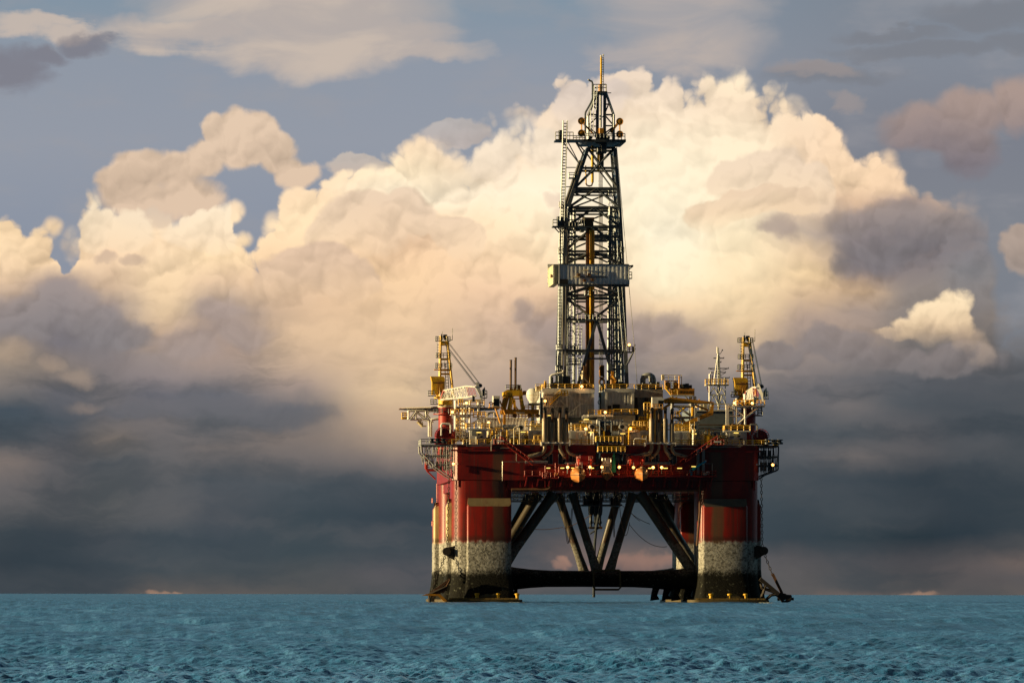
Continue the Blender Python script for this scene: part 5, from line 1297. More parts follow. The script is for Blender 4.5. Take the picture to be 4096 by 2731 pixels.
# small railed landings inside and on the flanks
def landing(px0, px1, py, y0, y1, mat=M_DER, h=1.2):
    xa, xb, z = X(px0, y0), X(px1, y0), Z(py, y0)
    m = MB().box(xa, xb, y0, y1, z - 0.3, z).rail([(xa, y1, z), (xa, y0, z), (xb, y0, z), (xb, y1, z)], h, 0.065, 1.0)
    return part('landing', m, mat, tower)
for a in ((2270, 2310, 1400, 29, 34), (2435, 2480, 1404, 29, 34), (2500, 2533, 1402, 28, 32), (2310, 2400, 1275, 27.5, 30), (2338, 2352, 1178, 27.5, 30), (2372, 2388, 1176, 27.6, 30), (2270, 2340, 1032, 34, 36),
          (2375, 2430, 958, 32, 36), (2375, 2430, 947, 38, 40), (2480, 2494, 1005, 28, 32), (2272, 2318, 1452, 34, 36), (2448, 2486, 1470, 34, 36), (2236, 2250, 825, 26.5, 28), (2274, 2296, 708, 27, 29), (2233, 2243, 1010, 27, 29),
          (2226, 2240, 1395, 27, 29), (2224, 2238, 1478, 27, 29)):
    landing(*a)
part('flank_strut', MB().beam(at(2532, 1404, 28), at(2502, 1458, 28), 0.22).beam(at(2540, 1390, 28), at(2512, 1452, 28), 0.14).beam(at(2533, 1402, 28), at(2539, 1374, 28), 0.14), M_DER, tower)
# wind wall
yw = 25.0
ww = part('wind_wall', MB().corrugated(X(2233, yw), X(2512, yw), yw, Z(1134, yw), Z(1055, yw), 1.05, 0.24, 0.15).box(X(2211, yw), X(2512, yw), 45.4, 45.9, Z(1134, 45.6), Z(1055, 45.6))
          .box(X(2511, yw), X(2512, yw) + 0.3, yw + 0.5, 45.4, Z(1134, yw), Z(1055, yw)), M_WALL, tower, smooth=False)
part('corner_panel', MB().box(X(2211, 28), X(2233, 28), 27.3, 45.4, Z(1134, 28), Z(1057, 28)), M_CREAM, tower)
part('wall_flashing', MB().box(X(2232, yw), X(2237, yw), yw - 0.15, yw - 0.01, Z(1122, yw), Z(1054, yw)).box(X(2209, 28), X(2214, 28), 27.0, 27.28, Z(1134, 28), Z(1056, 28)), M_WHT, tower)
part('wall_cap', MB().box(X(2236, yw), X(2513, yw), yw - 0.2, yw - 0.01, Z(1057, yw), Z(1053, yw)).box(X(2236, yw), X(2514, yw), yw - 0.1, yw + 1.5, Z(1143, yw), Z(1134.5, yw)), M_DARK, tower)
part('pipe_notch', MB().box(X(2236, yw), X(2270, yw), yw - 0.12, yw - 0.02, Z(1134, yw), Z(1115, yw)), M_BLK, tower)
for px, py in ((2314, 1096), (2355, 1096), (2337, 1119), (2369, 1117)):
    p = at(px, py, yw - 1.3)
    part('wall_fitting', MB().box(p.x - 0.35, p.x + 0.35, yw - 1.2, yw - 0.02, p.z - 0.35, p.z + 0.35), M_BRN, tower)
part('wall_conduit', MB().beam(at(2295, 1105.5, yw - 0.2), at(2318, 1105.5, yw - 0.2), 0.25).beam(at(2331, 1078, yw - 0.2), at(2352, 1078, yw - 0.2), 0.25), M_CREAM, tower)
part('wall_conduit', MB().beam(at(2318, 1106, yw - 0.2), at(2427, 1106.5, yw - 0.2), 0.16).beam(at(2378, 1092, yw - 0.2), at(2396, 1092, yw - 0.2), 0.12).beam(at(2400, 1078, yw - 0.2), at(2408, 1099, yw - 0.2), 0.12), M_DARK, tower)
part('wall_davit', MB().beam(at(2512, 1063, yw), at(2531, 1060, yw), 0.3).beam(at(2513, 1075, yw), at(2530, 1062, yw), 0.2).box(X(2513, yw), X(2526, yw), yw - 1, yw + 1.5, Z(1112, yw), Z(1109, yw)).rail([at(2513, 1109, yw - 0.9), at(2525, 1109, yw - 0.9)], 1.5, 0.07, 0.7), M_DARK, tower)
part('horn', MB().lathe(at(2205, 1102, 28), [(0.5, -0.3), (0.2, 0.6)], 8, 'x'), M_BRN, tower)
# finger board
fb = MB().box(X(2209, 26), X(2375, 26), 26, 30, Z(907, 26), Z(902, 26)).beam(at(2215, 907, 26.2), at(2236, 930, 28), 0.25).beam(at(2228, 907, 26.2), at(2248, 930, 28), 0.25)
part('finger_board', fb, M_DARK, tower)
part('stabbing_cab', MB().box(X(2227, 26.2), X(2248, 26.2), 26.2, 29, Z(902, 26), Z(864, 26), 0.1), M_DARK, tower)
part('cab_window', MB().box(X(2232, 26.1), X(2236, 26.1), 26.1, 26.18, Z(885, 26), Z(870, 26)).box(X(2238.5, 26.1), X(2242.5, 26.1), 26.1, 26.18, Z(885, 26), Z(870, 26)), M_LOUV, tower)
part('board_railing', MB().rail([at(2209, 902, 26.1), at(2227, 902, 26.1)], 1.6, 0.07, 0.8).rail([at(2275, 902, 26.2), at(2335, 902, 26.2)], 1.6, 0.08, 0.7), M_DARK, tower)
gm = MB()
for px, py, w in ((2285, 890, 14), (2300, 885, 12), (2318, 880, 14), (2330, 888, 10), (2296, 912, 18), (2318, 916, 16)): gm.box(X(px, 26.5), X(px + w, 26.5), 26.3, 28.5, Z(py + 10, 26.5), Z(py, 26.5), 0.15)
part('racking_gear', gm, M_DARK, tower)
part('racking_head', MB().box(X(2330, 26.5), X(2374, 26.5), 26, 30, Z(880, 26), Z(867, 26)).box(X(2336, 26.5), X(2372, 26.5), 26.4, 29.6, Z(905, 26), Z(880, 26), 0.3), M_BRN, tower)
part('head_plate', MB().box(X(2329, 26), X(2337, 26), 25.8, 25.98, Z(879, 26), Z(868, 26)), M_CREAM, tower)
# pipe racker column
part('pipe_racker', MB().box(X(2343, 29.6), X(2358, 29.6), 29.6, 31.8, base_z, Z(905, 29.6)), M_BRN, tower)
part('racker_face', MB().tube([at(2365, 1550, 29.6), at(2365, 918, 29.6)], 0.72, 14), M_ORA, tower)
part('racker_lit_strip', MB().tube([at(2360, 1550, 28.7), at(2360, 918, 28.7)], 0.2, 8), M_YEL, tower)  # yellow strip put in for the column's sunlit left edge
part('racker_foot', MB().box(X(2333, 26), X(2345, 26), 26, 27.5, base_z, Z(1460, 26)), M_BRN, tower)
part('mast_stay', MB().beam(at(2320, 1495, 25.6), at(2368, 1545, 25.6), 0.25).beam(at(2326, 1545, 25.5), at(2330, 1480, 25.5), 0.4), M_CREAM, tower)
# drilling lines, travelling block and top drive
dl = MB()
for px in (2393.5, 2397, 2400.5, 2404, 2407.5): dl.beam(at(px + 2.5, 1460, 36), at(px - 1, 590, 36), 0.09)
part('drilling_line', dl, M_ROPE, tower)
hook = thing('travelling_block', 'brown hook block and black drill head hanging on lines between the two white houses', 'hook block', at(2406, 1650, 36))
part('block', MB().box(X(2397, 36), X(2415, 36), 35.2, 36.8, Z(1502, 36), Z(1458, 36), 0.2), M_BRN, hook)
part('block_cheek', MB().box(X(2396, 36), X(2400, 36), 35.1, 36.9, Z(1500, 36), Z(1462, 36)), M_ORA, hook)
rg_ = at(2406, 1503, 36)
part('hook_eye', MB().tube([(rg_.x + 0.45 * math.cos(R(30 * i)), 36, rg_.z + 0.45 * math.sin(R(30 * i))) for i in range(13)], 0.28, 8), M_BRN, hook)
rg_ = at(2406, 1525, 36)
part('bail', MB().tube([(rg_.x + 0.62 * math.cos(R(30 * i)), 36, rg_.z + 0.75 * math.sin(R(30 * i))) for i in range(13)], 0.3, 8), M_BRN, hook)
part('drill_head', MB().box(X(2394, 36), X(2418, 36), 35, 37.2, Z(1585, 36), Z(1535, 36), 0.3).box(X(2398, 36), X(2420, 36), 35.4, 36.8, Z(1640, 36), Z(1585, 36), 0.3), M_DARK, hook)
part('drill_gear', MB().box(X(2398, 34.8), X(2404, 34.8), 34.7, 34.98, Z(1560, 35), Z(1548, 35)).box(X(2406, 34.8), X(2410, 34.8), 34.7, 34.98, Z(1575, 35), Z(1562, 35)).box(X(2409, 34.8), X(2413, 34.8), 34.9, 35.3, Z(1630, 35), Z(1600, 35)), M_ORA, hook)
rg_ = at(2397, 1606, 35)
part('hose_loop', MB().tube([(rg_.x + 0.4 * math.cos(R(30 * i)), 35.2, rg_.z + 0.5 * math.sin(R(30 * i))) for i in range(13)], 0.1, 6), M_DARK, hook)
# hanging hoses and yellow guides below the crown
part('yellow_guide', MB().tube([at(2367, 580, 33), at(2367, 728, 33)], 0.36, 10).tube([at(2340, 660, 33), at(2342, 735, 33)], 0.16, 8), M_YEL, tower)
part('yellow_guide', MB().tube([at(2390, 600, 33), at(2390, 686, 33)], 0.28, 10), M_YEL, tower)
part('brown_guide', MB().tube([at(2402, 600, 34), at(2402, 665, 34)], 0.7, 10), M_BRN, tower)
part('hose_bight', MB().tube([at(2341, 730, 33), at(2345, 739, 33), at(2354, 742, 33), at(2364, 740, 33), at(2368, 728, 33)], 0.2, 8), M_BRN, tower)
# crown platform
yp0, yp1 = 27.0, 45.0
cp = part('crown_platform', MB().box(X(2219, 28), X(2372, 28), 27.0, 34.0, Z(563, 28), Z(557, 28)).box(X(2330, 28), X(2500, 28), yp0, yp1, Z(566, 28), Z(556, 28)), M_DARK, tower)
part('crown_railing', MB().rail([at(2219, 557, 27.1), at(2290, 557, 27.1)], 1.9, 0.07, 0.9).rail([at(2290, 557, 27.1), at(2340, 557, 27.1)], 1.0, 0.07, 0.9).rail([at(2456, 556, 27.1), at(2497, 556, 27.1)], 1.5, 0.07, 0.8).rail([at(2340, 548, 27.2), at(2456, 548, 27.2)], 1.0, 0.07, 0.9), M_DARK, tower)
part('crown_strut', MB().beam(at(2248, 564, 27.5), at(2312, 650, 29), 0.25).beam(at(2268, 564, 27.5), at(2308, 640, 29), 0.2).beam(at(2300, 566, 27.5), at(2332, 620, 29), 0.3).beam(at(2492, 566, 28), at(2456, 584, 30), 0.25).beam(at(2304, 566, 27.5), at(2336, 604, 29), 0.25), M_DER, tower)
part('crown_cab', MB().box(X(2233, 27.3), X(2252, 27.3), 27.3, 29.5, Z(557, 27), Z(519, 27), 0.1), M_DARK, tower)
part('crown_cab_window', MB().box(X(2237, 27.2), X(2241, 27.2), 27.2, 27.28, Z(543, 27), Z(530, 27)).box(X(2243, 27.2), X(2247, 27.2), 27.2, 27.28, Z(543, 27), Z(530, 27)), M_LOUV, tower)
lc = MB()
for px, py, w, h in ((2378, 540, 14, 10), (2392, 545, 26, 18), (2398, 592, 25, 36), (2380, 568, 45, 10), (2384, 600, 14, 26), (2420, 548, 16, 10), (2352, 548, 14, 8)): lc.box(X(px, 30), X(px + w, 30), 29, 33, Z(py + h * 0.5, 30), Z(py - h * 0.5, 30), 0.2)
part('crown_machinery', lc, M_DARK, tower)
part('crown_motor', MB().box(X(2393, 28.8), X(2414, 28.8), 28.7, 31, Z(535, 29), Z(510, 29), 0.2), M_ORA, tower)
for px, py, y in ((2323, 482, 29), (2323, 531, 29), (2476, 484, 29), (2476, 535, 29)):
    c = at(px, py, y)
    part('crown_sheave', MB().lathe(c, [(0.15, -0.2), (0.8, -0.14), (0.86, -0.2), (0.93, -0.2), (0.93, 0.2), (0.86, 0.2), (0.8, 0.14), (0.15, 0.2)], 22, 'y'), M_ORA, tower)
part('sheave_arm', MB().beam(at(2323, 496, 29.4), at(2323, 520, 29.4), 0.24).beam(at(2476, 498, 29.4), at(2476, 524, 29.4), 0.24).beam(at(2466, 494, 29.6), at(2440, 528, 29.6), 0.4).beam(at(2332, 494, 29.6), at(2372, 535, 29.6), 0.3), M_ORA, tower)
# upper frame and mast
uf = MB()
for y in (31, 38):
    for a, b, w in (((2350, 560), (2349, 462), 0.5), ((2349, 462), (2385, 368), 0.45), ((2451, 560), (2451, 456), 0.5), ((2451, 456), (2421, 370), 0.45), ((2386, 560), (2387, 368), 0.75), ((2415, 560), (2416, 368), 0.75),
                    ((2349, 457), (2387, 457), 0.25), ((2416, 457), (2451, 457), 0.3), ((2355, 503), (2387, 503), 0.2), ((2416, 501), (2451, 501), 0.25), ((2416, 415), (2432, 415), 0.25), ((2370, 413), (2387, 413), 0.25),
                    ((2417, 460), (2450, 498), 0.25), ((2418, 530), (2452, 504), 0.25), ((2418, 448), (2430, 418), 0.22), ((2387, 440), (2368, 418), 0.2), ((2386, 466), (2352, 498), 0.22), ((2352, 506), (2386, 536), 0.25), ((2417, 545), (2450, 508), 0.2)):
        uf.beam(at(*a, y), at(*b, y), w)
for px, py in ((2349, 462), (2451, 456), (2386, 457), (2416, 457), (2386, 370), (2416, 370)): uf.beam(at(px, py, 31), Vector((at(px, py, 31).x, 38, at(px, py, 31).z)), 0.3)
part('upper_frame', uf, M_DER, tower)
part('light_line', MB().beam(at(2399, 372, 34), at(2399, 508, 34), 0.35).beam(at(2403, 372, 34), at(2403, 508, 34), 0.12), M_LOUV, tower)
part('top_platform', MB().box(X(2370, 32), X(2425, 32), 31, 38, Z(370, 32), Z(364, 32)).box(X(2424, 34), X(2442, 34), 34, 34.4, Z(371, 34), Z(368, 34)), M_DARK, tower)
part('top_railing', MB().rail([at(2371, 364, 31.1), at(2422, 364, 31.1)], 1.8, 0.07, 0.8).rail([at(2371, 364, 37.9), at(2422, 364, 37.9)], 1.8, 0.07, 0.8).beam(at(2421, 364, 32), at(2421, 336, 32), 0.25).beam(at(2421, 336, 32), at(2408, 336, 32), 0.2), M_DARK, tower)
part('mast', MB().tube([at(2401.5, 364, 34), at(2401.5, 228, 34)], 0.27, 8), M_YEL, tower)
part('mast_foot', MB().box(X(2392, 33.5), X(2404, 33.5), 33.4, 35, Z(364, 34), Z(338, 34), 0.15), M_ORA, tower)
part('mast_ladder', MB().ladder(at(2407, 364, 33.9), at(2408, 218, 33.9), 0.45, 0.05, 0.6), M_DARK, tower)
part('mast_lamp', MB().ball(at(2401, 223, 34.2), 0.28).ball(at(2410, 218, 34.2), 0.2).beam(at(2401, 228, 34.2), at(2401, 222, 34.2), 0.2), M_WHT, tower)
vp = [at(2352, 318, 29), at(2356, 321, 29), at(2364, 324, 29), at(2367, 331, 29), at(2367, 392, 29), at(2360, 410, 29), at(2340, 446, 29), at(2338, 456, 29), at(2338, 556, 29)]
part('vent_pipe', MB().tube(vp, 0.24, 8), M_DER, tower)
part('vent_tip', MB().ball(at(2351, 317, 29), 0.2), M_WHT, tower)
part('upper_ladder', MB().ladder(at(2364, 545, 30.5), at(2366, 440, 30.5), 0.8, 0.06, 0.7).ladder(at(2376, 440, 30.5), at(2380, 340, 30.5), 0.7, 0.06, 0.7), M_DER, tower)
solo('guy_wire', MB().beam(at(2464, 585, 27), at(2536, 1385, 27), 0.09).beam(at(2536, 1385, 27), at(2547, 1530, 27), 0.09), M_ROPE, 'thin wire slanting down outside the derrick leg on the crane side', 'wire')
# machinery around the tower's feet
random.seed(5)
for i in range(22):
    px = random.choice([random.uniform(2200, 2330), random.uniform(2430, 2500)]); y = random.uniform(24, 30); x = X(px, y); w = random.uniform(0.5, 1.6)
    part('floor_machine', MB().box(x - w / 2, x + w / 2, y, y + 1.4, base_z, base_z + random.uniform(0.8, 3.4), 0.12), M_DARK, tower)
part('tong_machine', MB().box(X(2440, 26), X(2462, 26), 25.5, 27, base_z, Z(1515, 26), 0.2).beam(at(2447, 1515, 25.5), at(2449, 1482, 25.5), 0.7).beam(at(2449, 1500, 25.2), at(2464, 1522, 25.2), 0.5), M_ORA, tower)
c = at(2180, 1535, 22.5)
solo('hose_reel', MB().lathe(c, [(0.2, -0.25), (1.0, -0.25), (1.0, -0.1), (0.6, -0.08), (0.6, 0.08), (1.0, 0.1), (1.0, 0.25), (0.2, 0.25)], 20, 'x').box(c.x - 0.2, c.x + 0.2, c.y - 0.15, c.y + 0.15, base_z, c.z), M_YEL, 'yellow hose reel standing on the roof edge of the drill floor house', 'reel')
rg_ = at(2226, 1537, 23)
solo('goose_hose', MB().tube([(rg_.x + 1.25 * math.cos(math.pi * i / 10), 23, rg_.z - 0.6 + 1.3 * math.sin(math.pi * i / 10)) for i in range(11)], 0.2, 8), M_DARK, 'black arched hose on the roof of the drill floor house', 'hose')

# ------------------------------------------------------------------ pedestal cranes
def crane(ox, lab, yaw_tip, other=None):
    """built at the port crane's pedestal, y = 30"""
    Y0 = 30.0
    o = at(1782, 1740, Y0)
    t = thing('pedestal_crane', lab, 'crane', (o.x, Y0, DECK), 'yellow pedestal cranes on red columns')
    cx = o.x
    zt = Z(1627, Y0)
    part('pedestal', MB().lathe((cx, Y0, DECK - 2), [(1.9, 0), (1.86, zt - DECK + 2)], 24), M_REDL, t)
    ring = part('pedestal_platform', MB().lathe((cx, Y0, Z(1658, Y0)), [(1.9, 0), (3.2, 0.02), (3.2, 0.25), (1.9, 0.27)], 20), M_REDL, t)
    part('platform_railing', MB().rail([(cx + 3.1 * math.cos(R(a)), Y0 + 3.1 * math.sin(R(a)), Z(1657, Y0)) for a in range(100, 281, 30)], 1.3, 0.06, 1.2), M_DARK, ring)
    part('slew_collar', MB().lathe((cx, Y0, zt), [(1.95, 0), (1.98, 0.5), (1.9, 0.55), (1.9, 1.9), (2.5, 2.6), (2.5, 3.1)], 24), M_YEL, t)
    part('collar_ring', MB().lathe((cx, Y0, zt - 0.1), [(1.9, 0), (2.06, 0), (2.06, 0.55), (1.9, 0.55)], 24), M_CREAM, t)
    zp = Z(1586, Y0)
    pl = part('turntable', MB().box(X(1737, Y0), X(1820, Y0), Y0 - 2.6, Y0 + 2.6, zp - 0.5, zp, 0.4), M_YEL, t)
    part('turntable_railing', MB().rail([at(1711, 1582, Y0 - 2.6), at(1735, 1582, Y0 - 2.6)], 1.3, 0.07, 0.7).rail([at(1720, 1615, Y0 - 2), at(1745, 1615, Y0 - 2)], 1.2, 0.07, 0.8).rail([at(1760, 1586, Y0 - 2.6), at(1790, 1590, Y0 - 2.6)], 1.2, 0.07, 0.8), M_DARK, pl)
    part('side_step', MB().box(X(1711, Y0), X(1740, Y0), Y0 - 2.6, Y0 - 1, Z(1585, Y0), Z(1582, Y0)).box(X(1720, Y0), X(1752, Y0), Y0 - 2.1, Y0 - 0.8, Z(1618, Y0), Z(1615, Y0)), M_DARK, pl)
    mh = part('machinery_house', MB().slab([(X(1726, Y0), Z(1578, Y0)), (X(1726, Y0), Z(1530, Y0)), (X(1721, Y0), Z(1506, Y0)), (X(1771, Y0), Z(1506, Y0)), (X(1777, Y0), Z(1514, Y0)), (X(1777, Y0), Z(1578, Y0))], Y0 - 1.6, Y0 + 2.2), M_YEL, t)
    part('house_door', MB().box(X(1748, Y0), X(1770, Y0), Y0 - 1.68, Y0 - 1.62, Z(1575, Y0), Z(1524, Y0)), M_ORA, mh)
    part('roof_lip', MB().box(X(1727, Y0), X(1777, Y0), Y0 - 1.75, Y0 - 1.58, Z(1533, Y0), Z(1529, Y0)), M_BRN, mh)
    # A-frame
    for nm, b, tp in (('port', (1757, 1582), (1760, 1342)), ('star', (1811, 1582), (1785, 1344))):
        for dy, w in ((-1.4, 0.52), (1.4, 0.45)):
            p, q = at(*b, Y0 + dy), at(*tp, Y0 + dy * 0.5)
            part('frame_leg', MB().beam(p, q, w), M_YEL, t)
    xb = MB()
    for py, w in ((1368, 0.5), (1376, 0.4), (1435, 0.35), (1478, 0.35), (1494, 0.3)):
        f = (1582 - py) / 240.0
        l, r = 1757 + 3 * f, 1811 - 26 * f
        for dy in (-1.0, 1.0): xb.beam(at(l, py, Y0 + dy), at(r, py, Y0 + dy), w)
        for px in (l, r): xb.beam(at(px, py, Y0 - 1.0), at(px, py, Y0 + 1.0), w)
    part('frame_tie', xb, M_YEL, t)
    part('maintenance_disc', MB().box(X(1735, Y0), X(1803, Y0), Y0 - 1.5, Y0 + 1.5, Z(1480, Y0), Z(1477, Y0)), M_ORA, t)
    wk = MB()
    for py, a, b in ((1365, 1740, 1800), (1431, 1742, 1801), (1472, 1740, 1806)):
        wk.box(X(a, Y0), X(a + 14, Y0), Y0 - 1.8, Y0 + 1.4, Z(py, Y0), Z(py - 2, Y0)).box(X(b - 14, Y0), X(b, Y0), Y0 - 1.8, Y0 + 1.4, Z(py, Y0), Z(py - 2, Y0))
        wk.rail([at(a, py - 2, Y0 - 1.75), at(a + 16, py - 2, Y0 - 1.75)], 1.15, 0.07, 0.6).rail([at(b - 14, py - 2, Y0 - 1.75), at(b, py - 2, Y0 - 1.75)], 1.15, 0.07, 0.6)
        wk.rail([at(a, py - 2, Y0 + 1.35), at(b, py - 2, Y0 + 1.35)], 1.15, 0.06, 0.9)
    part('catwalk', wk, M_DARK, t)
    part('frame_ladder', MB().ladder(at(1752, 1432, Y0 - 1.9), at(1751, 1366, Y0 - 1.9), 0.6, 0.05, 0.6).ladder(at(1790, 1582, Y0 + 1.5), at(1782, 1440, Y0 + 1.5), 0.7, 0.06, 0.8), M_DARK, t)
    part('head_sheave', MB().lathe(at(1779, 1343, Y0), [(0.1, -0.5), (0.45, -0.5), (0.45, 0.5), (0.1, 0.5)], 14, 'x').box(X(1763, Y0), X(1768, Y0), Y0 - 0.4, Y0 + 0.4, Z(1360, Y0), Z(1336, Y0)).box(X(1775, Y0), X(1783, Y0), Y0 - 0.5, Y0 + 0.5, Z(1360, Y0), Z(1338, Y0)), M_DARK, t)
    part('whip_aerial', MB().beam(at(1808, 1358, Y0), at(1808, 1310, Y0), 0.09).beam(at(1796, 1358, Y0), at(1808, 1358, Y0), 0.12).beam(at(1767, 1340, Y0), at(1767, 1324, Y0), 0.1), M_DARK, t)
    # boom: from its heel on the turntable to its head forward over the deck edge
    def bp(px, py, k): return at(px, py, Y0 - 3.0 - k * 24.0)
    if yaw_tip == 0:
        heel_u, heel_l = (1776, 1560), (1763, 1597); tip_u, tip_l = (1903, 1546), (1901, 1580); knee_u, knee_l = (1866, 1543), (1868, 1588)
        k1 = 0.75
        head = (1905, 1535, 1932, 1597)
    W2 = 1.5
    segs = 8
    bm = MB(); lac = MB(); redb = MB()
    pu, pl_, qu, ql, eu, el_ = bp(*heel_u, 0), bp(*heel_l, 0), bp(*knee_u, k1), bp(*knee_l, k1), bp(*tip_u, 1), bp(*tip_l, 1)
    for dx in (-W2 / 2, W2 / 2):
        ov = Vector((dx * 0.3, dx, 0))
        for (a, b, c_) in ((pu, qu, bm), (pl_, ql, bm), (qu, eu, bm), (ql, el_, bm)):
            c_.beam(a + ov, b + ov, 0.24)
        redb.beam(pl_ + ov, pu + ov, 0.3)
        for i in range(segs + 1):
            f = i / segs; a, b = pu.lerp(qu, f) + ov, pl_.lerp(ql, f) + ov
            lac.beam(a, b, 0.11)
            if i < segs and dx < 0:
                f2 = (i + 1) / segs
                lac.beam(a, pl_.lerp(ql, f2) + ov, 0.09) if i % 2 else lac.beam(b, pu.lerp(qu, f2) + ov, 0.09)
        for i in range(3):
            f = i / 3; redb.beam(qu.lerp(eu, f) + ov, ql.lerp(el_, f + 0.33) + ov, 0.09)
    boom = part('boom', bm, M_WHT, t)
    part('boom_lacing', lac, M_WHT, boom)
    part('boom_red_section', redb, M_REDL, boom)
    yh = eu.y
    hp = MB().slab([(X(1901, yh), Z(1550, yh)), (X(1904, yh), Z(1530, yh)), (X(1909, yh), Z(1530, yh)), (X(1925, yh), Z(1570, yh)), (X(1929, yh), Z(1604, yh)), (X(1922, yh), Z(1600, yh)), (X(1917, yh), Z(1580, yh))], yh - 0.5, yh + 0.5)
    part('boom_head', hp, M_WHT, boom)
    part('head_cage', MB().box(X(1928, yh), X(1946, yh), yh - 0.6, yh + 1, Z(1592, yh), Z(1589, yh)).rail([at(1928, 1589, yh - 0.6), at(1946, 1589, yh - 0.6)], 1.8, 0.08, 0.6).slab([(X(1925, yh), Z(1562, yh)), (X(1938, yh), Z(1546, yh)), (X(1941, yh), Z(1580, yh)), (X(1930, yh), Z(1584, yh))], yh - 0.2, yh + 0.3), M_NAVY, boom)
    part('tip_sheave', MB().lathe(at(1920, 1540, yh), [(0.1, -0.2), (0.5, -0.2), (0.5, 0.2), (0.1, 0.2)], 12, 'y').lathe(at(1907, 1533, yh), [(0.1, -0.2), (0.4, -0.2), (0.4, 0.2), (0.1, 0.2)], 12, 'y'), M_DARK, boom)
    part('hook_line', MB().beam(at(1928, 1604, yh), at(1930, 1625, yh), 0.1).box(X(1888, yh), X(1898, yh), yh - .3, yh + .3, Z(1605, yh), Z(1580, yh)), M_DARK, boom)
    for a, b in (((1766, 1362), (1897, 1535)), ((1771, 1362), (1900, 1534)), ((1774, 1365), (1902, 1533)), ((1788, 1366), (1916, 1533)), ((1791, 1364), (1919, 1533))):
        part('luffing_rope', MB().beam(at(*a, Y0 - 0.4), at(*b, yh), 0.10), M_ROPE, t)
    return t
port = crane(0, 'yellow pedestal crane on a sunlit red column beside the helideck', 0)
bpy.context.view_layer.update()
sx = X(2992, 30) - port.location.x
star = dup(port, (X(2992, 30), 30.0, DECK), 'brownish yellow pedestal crane on a shaded red column by the antenna mast')
# the starboard boom points more nearly straight out towards its own rest
def swing(ob, piv, ang):
    ob.location = Matrix.Rotation(ang, 3, 'Z') @ (Vector(ob.location) - Vector(piv)) + Vector(piv); ob.rotation_euler = (0, 0, ang)
BP = at(1770, 1580, 27) - Vector((port.location.x, 30, DECK))
for o in kids(star):
    n = o.name.split('.')[0]
    if n in ('boom', 'luffing_rope'): swing(o, (BP.x, BP.y, 0), R(-15.5))

# ------------------------------------------------------------------ boom rests
def rest_tower(lab, px0, px1, py_top, y, kind):
    t = thing('boom_rest', lab, 'boom rest', (X((px0 + px1) / 2, y), y, DECK), 'boom rest towers')
    m = MB()
    y1 = y + 4
    pl, pr = px0, px1
    for px in (pl, pr):
        for yy in (y, y1): m.beam(at(px, 1765, yy), at(px, py_top, yy), 0.42)
    lv = [1765, 1735, 1700, 1665, py_top]
    for a, b in zip(lv, lv[1:]):
        for yy in (y, y1):
            m.beam(at(pl, a, yy), at(pr, b, yy), 0.22).beam(at(pr, a, yy), at(pl, b, yy), 0.22)
            m.beam(at(pl, b, yy), at(pr, b, yy), 0.3)
        m.beam(at(pl, a, y), at(pl, b, y1), 0.2).beam(at(pr, a, y), at(pr, b, y1), 0.2)
    part('lattice', m, M_WHT, t)
    return t
t = rest_tower('white lattice boom rest tower with yellow caged ladders by the sunlit crane', 1820, 1877, 1600, 6, 0)
part('post', MB().beam(at(1856, 1765, 7), at(1856, 1610, 7), 0.5).beam(at(1912, 1700, 7), at(1912, 1600, 7), 0.45).beam(at(1845, 1765, 9), at(1845, 1630, 9), 0.4), M_WHT, t)
part('platform', MB().box(X(1803, 5), X(1893, 5), 5, 10, Z(1659, 5), Z(1656, 5)).box(X(1833, 5), X(1935, 5), 5, 9, Z(1622, 5), Z(1618, 5)).box(X(1893, 5), X(1942, 5), 5, 9, Z(1668, 5), Z(1665, 5)), M_WHT, t)
part('platform_railing', MB().rail([at(1803, 1656, 5), at(1893, 1656, 5)], 1.3, 0.09, 0.9).rail([at(1833, 1618, 5), at(1850, 1618, 5)], 1.4, 0.1, 0.7).rail([at(1850, 1618, 5), at(1935, 1618, 5)], 1.2, 0.06).rail([at(1893, 1665, 5), at(1942, 1665, 5)], 1.2, 0.09, 0.9), M_YEL, t)
part('caged_ladder', MB().ladder(at(1834, 1760, 8), at(1834, 1660, 8), 0.9, 0.09, 0.6).ladder(at(1828, 1760, 9), at(1828, 1662, 9), 0.6, 0.12, 0.8), M_YEL, t)
part('ladder', MB().ladder(at(1928, 1660, 6), at(1928, 1585, 6), 1.0, 0.07, 0.7), M_DARK, t)
part('cross_brace', MB().beam(at(1888, 1692, 6), at(1930, 1668, 6), 0.3).beam(at(1912, 1690, 6), at(1932, 1668, 6), 0.25).beam(at(1880, 1600, 6), at(1930, 1600, 6), 0.6), M_WHT, t)
t = thing('boom_rest', 'white post boom rest above the control cabin with a lamp under the shaded crane boom', 'boom rest', (X(2960, 6), 6, Z(1722, 5)), 'boom rest towers')
m = MB()
for px, py0, py1, w in ((2908, 1700, 1616, 0.75), (2944, 1700, 1590, 0.35), (2978, 1700, 1572, 0.5), (2932, 1690, 1640, 0.25)):
    for yy in (5.2, 9): m.beam(at(px, py0, yy), at(px, py1, yy), w)
part('post', m, M_WHT, t)
part('brace', MB().beam(at(2944, 1696, 5.2), at(2978, 1666, 5.2), 0.4).beam(at(2978, 1668, 5.2), at(3042, 1620, 5.2), 0.4).beam(at(2912, 1622, 5.2), at(2978, 1662, 5.2), 0.3).beam(at(2912, 1662, 5.2), at(2978, 1662, 5.2), 0.25), M_WHT, t)
part('platform', MB().box(X(2935, 4.5), X(3058, 4.5), 4.5, 10, Z(1622, 5), Z(1617, 5)), M_GREY, t)
